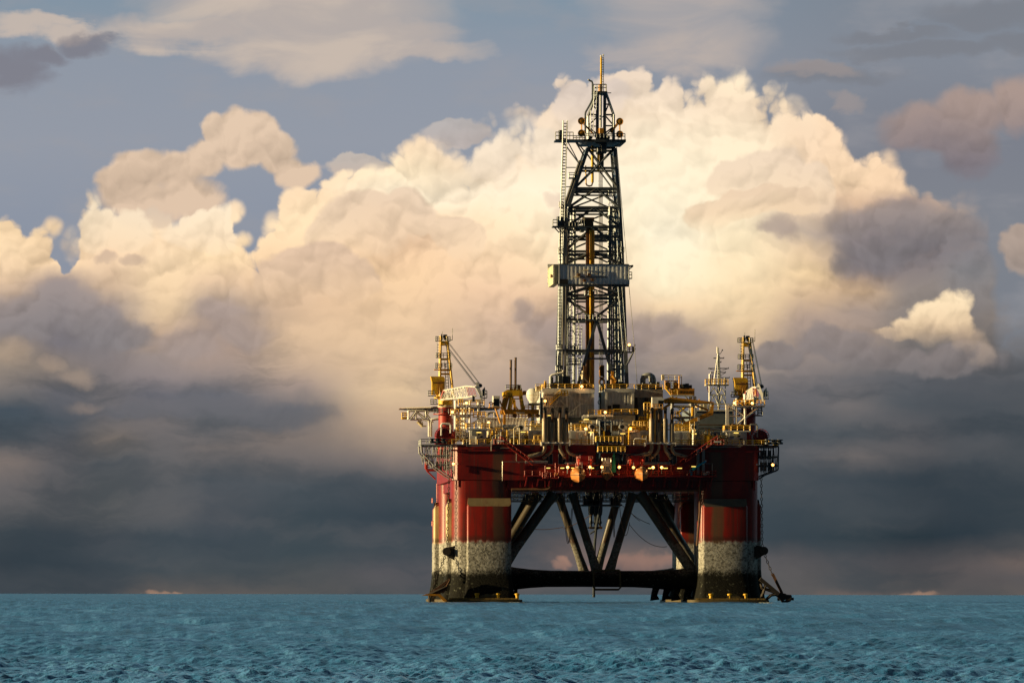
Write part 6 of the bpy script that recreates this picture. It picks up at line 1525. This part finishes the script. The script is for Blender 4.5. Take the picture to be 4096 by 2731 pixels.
part('platform_railing', MB().rail([at(2935, 1617, 4.6), at(3058, 1617, 4.6)], 1.3, 0.07, 1.0).beam(at(2945, 1600, 5), at(2975, 1617, 5), 0.2).beam(at(3000, 1600, 5), at(2970, 1617, 5), 0.2), M_YEL, t)
part('stair', MB().ladder(at(3038, 1655, 8), at(3038, 1622, 8), 1.0, 0.1, 0.35).box(X(3020, 7), X(3050, 7), 7, 9, Z(1659, 7), Z(1656, 7)).beam(at(3050, 1657, 7), at(3050, 1640, 7), 0.12), M_DARK, t)

# ------------------------------------------------------------------ yellow gantry crane on its orange beam
y = 16.0
t = thing('gantry_crane', 'yellow four-legged gantry crane on an orange beam with two tall dark pipes', 'gantry crane', (X(2075, y), y + 3, Z(1652, y)))
part('bridge_beam', MB().box(X(2006, y), X(2156, y), y, y + 1.2, Z(1652, y), Z(1635, y)).box(X(2006, y), X(2156, y), y + 6, y + 7.2, Z(1652, y), Z(1635, y)), M_ORA, t)
for (bx, tx) in ((2010, 2020), (2036, 2046), (2092, 2082), (2014, 2030)):
    part('leg', MB().beam(at(bx, 1635, y + 0.6), at(tx, 1578, y + 1.6), 0.75), M_YEL if bx > 2030 else M_ORA, t)
for (bx, tx) in ((2040, 2048), (2088, 2080)):
    part('leg', MB().beam(at(bx, 1635, y + 6.6), at(tx, 1578, y + 5.4), 0.6), M_YEL, t)
part('head_box', MB().slab([(X(2014, y), Z(1585, y)), (X(2013, y), Z(1566, y)), (X(2030, y), Z(1556, y)), (X(2088, y), Z(1556, y)), (X(2092, y), Z(1580, y)), (X(2037, y), Z(1580, y)), (X(2024, y), Z(1588, y))], y + 1, y + 6), M_YEL, t)
part('head_panel', MB().box(X(2022, y + .9), X(2028, y + .9), y + 0.9, y + 0.98, Z(1578, y), Z(1567, y)).box(X(2049, y + .9), X(2078, y + .9), y + 0.9, y + 0.98, Z(1583, y), Z(1580, y)), M_ORA, t)
part('side_arm', MB().box(X(2092, y + 2), X(2104, y + 2), y + 2, y + 5, Z(1576, y), Z(1560, y), 0.2), M_ORA, t)
part('drum', MB().lathe(at(2070, 1549, y + 2), [(0.2, 0), (0.85, 0.02), (0.85, 2.4), (0.2, 2.42)], 16, 'y').box(X(2040, y), X(2088, y), y + 1.5, y + 5, Z(1556, y), Z(1550, y)), M_BRN, t)
part('top_railing', MB().rail([at(2022, 1556, y + 1), at(2082, 1556, y + 1)], 1.1, 0.07, 0.9), M_DARK, t)
part('brace', MB().beam(at(2040, 1612, y + 3), at(2058, 1596, y + 3), 0.6).beam(at(2056, 1600, y + 3), at(2058, 1635, y + 3), 0.6).beam(at(2040, 1592, y + 1.5), at(2082, 1592, y + 1.5), 0.2).beam(at(2044, 1600, y + 3), at(2070, 1635, y + 3), 0.25), M_YEL, t)
for px, tp in ((2042, 1437), (2061, 1428)):
    part('tall_pipe', MB().tube([at(px - 0.5, 1556, y + 3), at(px, tp, y + 3)], 0.30, 10), M_BRN, t)
    part('pipe_tip', MB().tube([at(px, tp + 1.5, y + 3), at(px, tp - 0.5, y + 3)], 0.36, 10), M_BLK, t)
part('hanging_leg', MB().box(X(2012, y), X(2022, y), y, y + 1, Z(1696, y), Z(1652, y)).beam(at(2020, 1655, y), at(1998, 1600, y), 0.25), M_ORA, t)
part('beam_railing', MB().rail([at(2098, 1635, y + 0.2), at(2156, 1635, y + 0.2)], 1.0, 0.06, 0.9).rail([at(2020, 1672, y + 1), at(2140, 1672, y + 1)], 1.2, 0.07, 0.8), M_YEL, t)
part('name_plate', MB().box(X(2064, y - .1), X(2097, y - .1), y - 0.1, y - 0.02, Z(1651, y), Z(1647, y)), M_WHT, t)
wh = MB()
for px in (2058, 2117, 2150): wh.lathe(at(px, 1660, y + 0.2), [(0.1, 0), (0.55, 0.02), (0.55, 0.5), (0.1, 0.52)], 14, 'y')
part('trolley_wheel', wh, M_BRN, t)
t = thing('operator_cab', 'white operator cab with a dark window on a yellow landing beside the gantry crane', 'cab', (X(1983, 14), 15, Z(1628, 14)))
part('cab', MB().box(X(1970, 14), X(1998, 14), 14, 17, Z(1626, 14), Z(1582, 14), 0.15), M_WHT, t)
part('window', MB().box(X(1974, 13.9), X(1995, 13.9), 13.88, 13.98, Z(1622, 14), Z(1593, 14)), M_GLASS, t)
part('landing', MB().box(X(1956, 13.5), X(2010, 13.5), 13.5, 18, Z(1629, 14), Z(1626, 14)).rail([at(1957, 1626, 13.6), at(1970, 1626, 13.6)], 1.2, 0.09, 0.6).beam(at(1980, 1629, 14), at(2000, 1690, 14), 0.3), M_ORA, t)
t = thing('riser_rack', 'row of grey cylinders lying on a cream rack below the gantry crane', 'cylinder rack', (X(2030, 9), 9.5, Z(1712, 9)))
part('rack', MB().box(X(2008, 9), X(2062, 9), 9, 11, Z(1714, 9), Z(1710, 9)).beam(at(2010, 1765, 10), at(2010, 1712, 10), 0.3).beam(at(2060, 1765, 10), at(2060, 1712, 10), 0.3), M_GREY, t)
for i in range(3): part('cylinder', MB().lathe(at(2010 + i * 18, 1704, 10), [(0.1, 0), (0.5, 0.05), (0.5, 1.0), (0.1, 1.05)], 12, 'x'), M_LOUV, t)
part('bent_pipe', MB().tube([at(2010, 1755, 7), at(2017, 1746, 7), at(2022, 1738, 7), at(2022, 1722, 7), at(2028, 1716, 7), at(2040, 1716, 7)], 0.22, 8), M_WHT, t)

# ------------------------------------------------------------------ orange drum platform and lettered beam
y = 20.0
t = thing('drum_platform', 'orange platform with two round drums and a lettered girder above the knuckle boom', 'platform', (X(2725, y), y + 2, DECK))
part('girder', MB().box(X(2683, y), X(2777, y), y, y + 4, Z(1575, y), Z(1549, y), 0.15), M_ORA, t)
part('girder_edge', MB().box(X(2680, y), X(2776, y), y - 0.3, y - 0.02, Z(1581, y), Z(1575, y)), M_LOUV, t)
for px in (2670, 2702):
    c = at(px, 1533, y)
    part('round_drum', MB().lathe(c, [(0.1, -0.1), (0.25, -0.1), (0.3, 0.0), (0.62, 0.02), (0.66, 0.2), (0.66, 2.4), (0.1, 2.42)], 20, 'y').box(c.x - 0.66, c.x + 0.66, y + 0.02, y + 2.4, Z(1552, y), c.z), M_ORA, t)
part('upper_frame', MB().box(X(2660, y), X(2716, y), y, y + 3, Z(1520, y), Z(1517, y)).beam(at(2659, 1552, y), at(2659, 1518, y), 0.25).beam(at(2715, 1549, y), at(2715, 1500, y), 0.25).beam(at(2725, 1538, y), at(2725, 1500, y), 0.12), M_ORA, t)
part('upper_railing', MB().rail([at(2646, 1517, y), at(2725, 1517, y)], 1.25, 0.06, 1.6).rail([at(2646, 1517, y), at(2654, 1517, y)], 1.3, 0.1, 0.25), M_CREAM, t)
part('mid_ladder', MB().ladder(at(2686, 1549, y), at(2686, 1520, y), 0.6, 0.06, 0.5), M_LOUV, t)
part('stair', MB().beam(at(2660, 1548, y - 1), at(2682, 1575, y - 1), 0.3).beam(at(2660, 1538, y - 1), at(2682, 1565, y - 1), 0.1).rail([at(2682, 1575, y - 1), at(2708, 1575, y - 1)], 1.2, 0.08, 0.8), M_YEL, t)
eg = MB()
for px, w, h in ((2722, 10, 14), (2732, 8, 18), (2742, 14, 20), (2758, 10, 14)): eg.box(X(px, y), X(px + w, y), y + 0.5, y + 3, Z(1549, y), Z(1549 - h, y), 0.2)
part('pump_set', eg, M_DARK, t)
part('pump_cover', MB().lathe(at(2724, 1545, y + 1), [(0.7, 0), (0.6, 0.6), (0.1, 0.8)], 12), M_CREAM, t)
fc_ = bpy.data.curves.new('girder_lettering', 'FONT'); fc_.body = 'SWL 2 X 100T'; fc_.size = 1.0; fc_.extrude = 0.02
fo = bpy.data.objects.new('girder_lettering', fc_); C.objects.link(fo)
bpy.context.view_layer.update()
dg = bpy.context.evaluated_depsgraph_get()
me = bpy.data.meshes.new_from_object(fo.evaluated_get(dg))
bpy.data.objects.remove(fo)
w_ = max(v.co.x for v in me.vertices)
k_ = (X(2774, y) - X(2714, y)) / w_
for v in me.vertices: v.co = Vector((v.co.x * k_, -v.co.z * 1.0 , v.co.y * 1.05))
me.materials.append(M_BLK)
lt = bpy.data.objects.new('lettering', me); C.objects.link(lt); lt.parent = t
lt.location = Vector((X(2714, y), y - 0.03, Z(1570, y))) - Vector(t.location)
leg_ = MB()
for px in (2686, 2762, 2778):
    for yy in (y + 0.5, y + 3.5): leg_.beam(at(px, 1765, yy), at(px, 1581, yy), 0.55)
for py in (1622, 1667): leg_.beam(at(2686, py, y + 0.4), at(2778, py, y + 0.4), 0.45)
leg_.beam(at(2710, 1625, y + 0.4), at(2770, 1664, y + 0.4), 0.35).beam(at(2708, 1670, y + 0.4), at(2740, 1690, y + 0.4), 0.35).beam(at(2690, 1618, y + 0.4), at(2706, 1582, y + 0.4), 0.25).beam(at(2740, 1582, y + 0.4), at(2770, 1616, y + 0.4), 0.25)
part('support_frame', leg_, M_GREY, t)
part('zigzag_stair', MB().beam(at(2708, 1650, y + 2), at(2740, 1625, y + 2), 0.4).beam(at(2712, 1650, y + 1), at(2742, 1690, y + 1), 0.4).beam(at(2700, 1650, y + 1), at(2716, 1650, y + 1), 0.3).rail([at(2696, 1664, y), at(2716, 1664, y)], 1.4, 0.06, 0.7), M_YEL, t)
part('yellow_cylinder', MB().tube([at(2768, 1660, y - 0.5), at(2768, 1626, y - 0.5)], 0.25, 8), M_YEL, t)

# knuckle boom crane
y = 6.0
t = thing('knuckle_crane', 'orange knuckle boom crane with a white cab folded behind the exhaust stacks', 'crane', (X(2632, y), y + 1, DECK))
part('column', MB().box(X(2600, y), X(2622, y), y, y + 2.4, DECK, Z(1632, y), 0.2), M_YEL, t)
cab = part('cab', MB().slab([(X(2607, y), Z(1630, y)), (X(2607, y), Z(1585, y)), (X(2645, y), Z(1584, y)), (X(2655, y), Z(1592, y)), (X(2645, y), Z(1628, y))], y - 0.4, y + 2.0), M_WHT, t)
part('window', MB().box(X(2631, y), X(2652, y), y - 0.52, y - 0.42, Z(1620, y), Z(1598, y)), M_GLASS, cab)
part('cab_railing', MB().rail([at(2610, 1631, y - 0.8), at(2650, 1631, y - 0.8)], 1.1, 0.06, 0.9), M_ORA, cab)
part('cab_floor', MB().box(X(2600, y), X(2652, y), y - 0.9, y + 2, Z(1634, y), Z(1631, y)), M_ORA, cab)
part('main_boom', MB().slab([(X(2653, y), Z(1603, y)), (X(2657, y), Z(1592, y)), (X(2682, y), Z(1584, y)), (X(2720, y), Z(1588, y)), (X(2790, y), Z(1595, y)), (X(2855, y), Z(1603, y)), (X(2855, y), Z(1608, y)), (X(2658, y), Z(1608, y))], y + 0.2, y + 1.4), M_ORA, t)
part('boom_lug', MB().slab([(X(2794, y), Z(1596, y)), (X(2796, y), Z(1590, y)), (X(2800, y), Z(1596, y))], y + 0.4, y + 1.1), M_ORA, t)
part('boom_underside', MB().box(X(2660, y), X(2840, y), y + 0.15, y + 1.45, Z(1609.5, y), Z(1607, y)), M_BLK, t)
part('knuckle_arm', MB().slab([(X(2848, y), Z(1610, y)), (X(2856, y), Z(1610, y)), (X(2853, y), Z(1640, y)), (X(2851, y), Z(1658, y)), (X(2847, y), Z(1656, y)), (X(2742, y), Z(1698, y)), (X(2732, y), Z(1694, y)), (X(2732, y), Z(1687, y)), (X(2782, y), Z(1665, y)), (X(2838, y), Z(1640, y))], y + 0.3, y + 1.3), M_ORA, t)
part('boom_ram', MB().tube([at(2778, 1616, y + 0.8), at(2832, 1637, y + 0.8)], 0.28, 8), M_ORA, t)
part('slew_ram', MB().tube([at(2650, 1632, y + 0.4), at(2680, 1612, y + 0.4)], 0.32, 8), M_ORA, t)
part('rest_post', MB().box(X(2787, y + 2), X(2795, y + 2), y + 0.1, y + 1.5, Z(1681, y), Z(1664, y)).box(X(2788, y + 2), X(2791, y + 2), y + 0.8, y + 1.1, DECK, Z(1681, y)), M_LOUV, t)
part('caged_stair', MB().rail([at(2575, 1634, y), at(2600, 1634, y)], 1.6, 0.12, 0.7).rail([at(2575, 1656, y), at(2598, 1656, y)], 1.3, 0.1, 0.7).rail([at(2556, 1690, y), at(2588, 1690, y)], 1.6, 0.1, 0.8).box(X(2556, y), X(2590, y), y, y + 1, Z(1692, y), Z(1690, y)).box(X(2575, y), X(2600, y), y, y + 1, Z(1636, y), Z(1634, y)), M_YEL, t)
part('yellow_duct', MB().tube([at(2590, 1760, y), at(2590, 1650, y)], 0.4, 8), M_YEL, t)

# antenna mast
y = 56.0
t = thing('antenna_mast', 'white lattice antenna mast with a yellow railed platform on the quarters roof', 'mast', (X(2868, y), y, Z(1636, y)))
m = MB()
for px in (2836, 2872, 2900):
    for yy in (y - 1.5, y + 1.5): m.beam(at(px, 1634, yy), at(px, 1540, yy), 0.26 if px == 2836 else 0.18)
for py in (1576, 1612): m.beam(at(2836, py, y - 1.5), at(2900, py, y - 1.5), 0.28)
for a, b in (((2838, 1574), (2853, 1546)), ((2870, 1574), (2853, 1546)), ((2838, 1610), (2853, 1578)), ((2870, 1610), (2853, 1578)), ((2873, 1574), (2885, 1546)), ((2899, 1574), (2885, 1546)), ((2873, 1634), (2885, 1578)), ((2899, 1610), (2885, 1578))):
    m.beam(at(*a, y - 1.5), at(*b, y - 1.5), 0.22)
part('tower_frame', m, M_WHT, t)
part('platform', MB().box(X(2820, y), X(2911, y), y - 2.4, y + 2.4, Z(1538, y), Z(1534, y)), M_CREAM, t)
part('platform_railing', MB().rail([at(2820, 1534, y - 2.4), at(2911, 1534, y - 2.4)], 1.3, 0.09, 0.9).rail([at(2820, 1534, y + 2.4), at(2911, 1534, y + 2.4)], 1.3, 0.07, 1.2), M_YEL, t)
m = MB().beam(at(2852, 1534, y - .6), at(2872, 1400, y), 0.2).beam(at(2874, 1534, y), at(2872, 1390, y), 0.18).beam(at(2882, 1534, y), at(2873, 1400, y), 0.16)
for i in range(13): m.beam(at(2852 + 20 * i / 13, 1534 - 134 * i / 13, y - .4), at(2874 - 2 * i / 13, 1534 - 138 * i / 13, y), 0.14)
m.beam(at(2867, 1410, y), at(2867, 1384, y), 0.2).beam(at(2872, 1400, y), at(2872, 1386, y), 0.2)
part('upper_mast', m, M_WHT, t)
for py, a, b in ((1429, 2852, 2895), (1445, 2860, 2884), (1470, 2831, 2914), (1486, 2842, 2902), (1507, 2884, 2917)):
    part('spreader', MB().beam(at(a, py, y), at(b, py, y), 0.16).beam(at(a + 1, py, y), at(a + 1, py - 5, y), 0.1).beam(at(b - 1, py, y), at(b - 1, py - 5, y), 0.1), M_DARK, t)
part('stay', MB().beam(at(2838, 1472, y), at(2866, 1480, y), 0.08).beam(at(2908, 1471, y), at(2876, 1482, y), 0.08).beam(at(2843, 1487, y), at(2864, 1500, y), 0.08).beam(at(2900, 1487, y), at(2878, 1500, y), 0.08), M_DARK, t)
part('wind_vane', MB().beam(at(2880, 1412, y), at(2888, 1396, y), 0.1).ball(at(2888, 1397, y), 0.2, 8, 6).beam(at(2873, 1411, y), at(2880, 1411, y), 0.1), M_DARK, t)
part('cable_ladder', MB().ladder(at(2873, 1630, y - 1.7), at(2873, 1420, y - 0.4), 0.4, 0.1, 0.55), M_DARK, t)
part('side_aerial', MB().beam(at(2837, 1534, y - 2), at(2837, 1492, y - 2), 0.34).beam(at(2841, 1534, y - 2), at(2841, 1485, y - 2), 0.08), M_WHT, t)
part('radar', MB().beam(at(2898, 1534, y - 1), at(2898, 1508, y - 1), 0.4).box(X(2892, y), X(2905, y), y - 1.6, y - 0.6, Z(1524, y), Z(1518, y)), M_DARK, t)
fx = MB()
fx.slab([(X(2842.5, y), Z(1490, y)), (X(2847, y), Z(1500, y)), (X(2847, y), Z(1518, y)), (X(2842.5, y), Z(1514, y))], y - 2.05, y - 1.98)
solo('red_yellow_flag', fx, M_FLAG, 'limp red and yellow flag on the antenna mast platform', 'flag')
solo('red_flag', MB().slab([(X(2825, y), Z(1540, y)), (X(2828, y), Z(1546, y)), (X(2831, y), Z(1566, y)), (X(2828, y), Z(1566, y)), (X(2825, y), Z(1552, y))], y - 2.05, y - 1.98), M_REDL, 'limp red and white flag drooping below the antenna mast platform', 'flag')

# ------------------------------------------------------------------ mooring: chains, fairleads, anchors
def chain(pts, lab, step=0.8, r=0.25):
    t = thing('anchor_chain', lab, 'chain', pts[-1], 'mooring chains down to the anchors')
    pts = [Vector(p) for p in pts]
    m = MB(); alt = 0
    for p, q in zip(pts, pts[1:]):
        L = (q - p).length; n = max(1, int(L / step)); d = (q - p).normalized()
        side = Vector((0, 1, 0)); oth = d.cross(side).normalized()
        for i in range(n):
            c = p.lerp(q, (i + 0.5) / n); u = side if alt % 2 else oth; alt += 1
            ring = [c + d * (0.58 * step * math.cos(R(45 * k))) + u * (r * math.sin(R(45 * k))) for k in range(9)]
            m.tube(ring, 0.095, 5)
    part('links', m, M_CHAIN, t)
    return t
L0 = at(1797, 1865, 1.0); L1 = at(1788, 2185, 1.0)
chain([L0, L1], 'upright rusty chain on the sunlit side of the rig, from rack to fairlead')
chain([at(1780, 2222, 1.0), at(1718, 2385, -2.6)], 'slanting rusty chain from the sunlit side fairlead to its anchor')
R0 = at(3044, 1905, -0.5); R1 = at(3049, 2185, -0.5)
chain([R0, R1], 'upright dark chain on the shaded side of the rig, from rack to fairlead')
chain([at(3058, 2212, -0.5), at(3092, 2300, -1.0)], 'slanting dark chain from the shaded side fairlead towards its anchor')
for cx, cy, y, s, lab in ((1786, 2203, 1.0, -1, 'weedy fairlead sheave on the sunlit side column'), (3056, 2198, 0.2, 1, 'dark fairlead sheave on the shaded side column')):
    c = at(cx, cy, y)
    t = thing('fairlead', lab, 'fairlead', c, 'chain fairleads on the front columns')
    part('sheave', MB().lathe((c.x, c.y - 0.4, c.z), [(0.2, 0), (0.95, 0.0), (1.05, 0.15), (0.8, 0.4), (1.05, 0.65), (0.95, 0.8), (0.2, 0.8)], 20, 'y'), M_CHAIN, t)
    part('cheek', MB().slab([(c.x - s * 2.0, c.z + 1.4), (c.x + s * 0.6, c.z + 0.8), (c.x + s * 0.7, c.z - 0.5), (c.x - s * 0.2, c.z - 1.2), (c.x - s * 2.0, c.z - 2.2)], c.y + 0.45, c.y + 0.8), M_CHAIN, t)
    part('bracket', MB().box(min(c.x - s * 2.4, c.x - s * 0.6), max(c.x - s * 2.4, c.x - s * 0.6), c.y + 0.8, c.y + 2.4, c.z - 1.6, c.z + 1.0), M_CHAIN, t)
# bolster struts and anchors
def bars(t, name, segs, mat, y):
    m = MB()
    for a, b, w in segs: m.beam(at(*a, y), at(*b, y), w)
    return part(name, m, mat, t)
t = thing('anchor', 'rust-orange anchor stowed on its bolster at the sunlit waterline corner', 'anchor', at(1745, 2395, -4), 'stowed anchors')
for y in (-4.6, -2.6):
    bars(t, 'bolster_strut', [((1715, 2376), (1799, 2315), 0.6), ((1722, 2382), (1790, 2352), 0.45), ((1799, 2315), (1783, 2345), 0.5), ((1755, 2350), (1775, 2368), 0.4), ((1752, 2368), (1792, 2330), 0.4), ((1755, 2352), (1790, 2350), 0.35)], M_RUST, y)
part('fluke', MB().slab([(X(1684, -6), Z(2379, -6)), (X(1715, -6), Z(2371, -6)), (X(1762, -6), Z(2374, -6)), (X(1790, -6), Z(2402, -6)), (X(1776, -6), Z(2403, -6)), (X(1752, -6), Z(2381, -6)), (X(1715, -6), Z(2380, -6))], -6.4, -5.4), M_ORA, t)
part('shank', MB().beam(at(1716, 2374, -5), at(1718, 2408, -5), 0.4).beam(at(1716, 2376, -5), at(1790, 2340, -4.6), 0.5), M_CHAIN, t)
part('palm', MB().box(X(1722, -5), X(1738, -5), -5.2, -4, Z(2404, -5), Z(2385, -5)), M_TAN, t)
t = thing('anchor', 'black anchor stowed on its bolster at the shaded waterline corner', 'anchor', at(3120, 2395, -2), 'stowed anchors')
for y in (-2.6, -0.6):
    bars(t, 'bolster_strut', [((3040, 2310), (3115, 2372), 0.9), ((3044, 2345), (3105, 2366), 0.5), ((3052, 2370), (3062, 2335), 0.5), ((3062, 2395), (3085, 2375), 0.5), ((3085, 2375), (3120, 2370), 0.5), ((3042, 2330), (3050, 2350), 0.4), ((3050, 2370), (3046, 2385), 0.5)], M_CHAIN, y)
part('shank', MB().beam(at(3090, 2290, -1.4), at(3128, 2368, -1.6), 0.8, 0.7), M_RUST, t)
part('crown', MB().slab([(X(3103, -2), Z(2378, -2)), (X(3122, -2), Z(2365, -2)), (X(3144, -2), Z(2370, -2)), (X(3148, -2), Z(2386, -2)), (X(3136, -2), Z(2396, -2)), (X(3128, -2), Z(2404, -2)), (X(3120, -2), Z(2392, -2))], -2.6, -0.8), M_CHAIN, t)
part('fluke', MB().beam(at(3140, 2378, -2.4), at(3165, 2380, -2.4), 0.5).beam(at(3164, 2378, -2.4), at(3162, 2394, -2.4), 0.35).beam(at(3162, 2394, -2.4), at(3130, 2406, -2.4), 0.7).beam(at(3140, 2388, -1), at(3175, 2391, -1), 0.5).beam(at(3110, 2394, -1), at(3124, 2388, -1), 0.5), M_CHAIN, t)

# ------------------------------------------------------------------ lit lamps
def lamp(px, py, y, lab, hang=False, post=1.6):
    c = at(px, py, y)
    t = thing('floodlight', lab, 'lamp', (c.x, c.y, c.z - post), 'lit sodium floodlights')
    part('bulb', MB().ball((c.x, c.y - 0.14, c.z), 0.37, 12, 8), M_LAMP, t)
    part('hood', MB().lathe((c.x, c.y + 0.3, c.z), [(0.45, -0.25), (0.42, 0.05), (0.15, 0.25)], 12, 'y'), M_DARK, t)
    part('bracket', MB().beam((c.x, c.y + 0.4, c.z + 0.1), (c.x, c.y + 0.4, c.z - post), 0.14), M_DARK, t)
    ld_ = bpy.data.lights.new('lamp_light', 'POINT'); ld_.energy = 40.0; ld_.color = (1.0, 0.48, 0.14); ld_.shadow_soft_size = 0.35
    lo = bpy.data.objects.new('lamp_light', ld_); C.objects.link(lo); lo.parent = t; lo.location = (0, -0.75, post)
    return t
for a in ((1865, 1610, 3.5, 'lit floodlight just under the sunlit crane boom'), (1809, 1646, 4.4, 'lit floodlight on the yellow rail by the red crane column'), (1953, 1688, 4, 'lit floodlight beyond the white cabin, below the operator cab'),
          (1813, 1853, -0.8, 'lit floodlight low on the port anchor rack beside the chain'), (2515, 1376, 27.5, 'lit floodlight on the flank landing of the derrick'), (2326, 1543, 21.4, 'lit floodlight on the drill floor house roof by the pipe racker'),
          (2179, 1601, 21, 'lit floodlight on the ladder corner of the drill floor house'), (2420, 1646, 11.6, 'lit floodlight on the balcony below the drill head'), (2342, 1712, 2.5, 'lit floodlight on the louvred house beside the yellow landing'),
          (2521, 1712, 2.5, 'lit floodlight on the rust-streaked louvred house'), (2270, 1866, -3.2, 'lit floodlight on a red post between the red basket and the sunlit lifeboat'), (2359, 1865, -3.2, 'lit floodlight on a red post just past the sunlit lifeboat'),
          (2407, 1865, -3.6, 'lit floodlight beside the white sheeted machine'), (2476, 1865, -3.2, 'lit floodlight on a red post just past the green tarpaulin'), (2533, 1866, -3.2, 'lit floodlight on the davit of the shaded lifeboat'),
          (2612, 1866, -3.2, 'smaller lit floodlight past the shaded lifeboat, first of a close pair'), (2646, 1866, -3.2, 'lit floodlight at the foot of the red stair, second of a close pair'), (2785, 1620, 19, 'lit floodlight under the orange knuckle boom'),
          (2937, 1608, 4.2, 'lit floodlight on the yellow corner of the right hand boom rest'), (3008, 1609, 4, 'lit floodlight on the right hand boom rest below the boom head'), (3090, 1855, -0.5, 'lit floodlight low on the starboard anchor rack')):
    lamp(*a)
def tube_lamp(px0, px1, py, y, lab):
    p, q = at(px0, py, y), at(px1, py, y)
    t = thing('tube_light', lab, 'lamp', (p + q) / 2, 'lit yellow tube lights')
    part('tube', MB().box(p.x, q.x, y - 0.12, y, p.z - 0.11, p.z + 0.11), M_TUBE, t)
    part('fitting', MB().box(p.x - 0.05, q.x + 0.05, y - 0.1, y + 0.4, p.z + 0.12, p.z + 0.2), M_DARK, t)
for a in ((1905, 1924, 1727, 2.0, 'lit tube light on the white cabin under the boom rest'), (2082, 2101, 1725, 2.0, 'lit tube light by the fan cowl left of the exhaust stacks'), (2189, 2203, 1659, 19, 'pale lit tube light behind the first exhaust stacks'),
          (2334, 2354, 1674, 13, 'lit tube light below the balcony over the fan cowl'), (2353, 2373, 1726, 2.5, 'lit tube light left of the yellow landing'), (2480, 2500, 1731, 2.5, 'lit tube light under the cowl cabinet'),
          (2766, 2785, 1731, 2.5, 'lit tube light right of the second exhaust bank'), (2934, 2953, 1727, 2.0, 'lit tube light on the white cabin by the starboard winch'), (2241, 2256, 1869, -2.8, 'lit tube light left of the lifeboat gallery lamps'),
          (2284, 2296, 1869, -2.8, 'lit tube light above the sunlit lifeboat bow'), (2362, 2375, 1869, -2.8, 'lit tube light past the sunlit lifeboat'), (2592, 2606, 1869, -2.8, 'lit tube light left of the close pair of floodlights'),
          (2652, 2670, 1869, -2.8, 'lit tube light right of the close pair of floodlights'), (2708, 2727, 1869, -2.2, 'lit tube light under the red stair'), (2765, 2782, 1862, -2.2, 'lit tube light above the turquoise crane'),
          (2185, 2200, 1869, -2.8, 'reddish lit tube light over the boarding platform')):
    tube_lamp(*a)
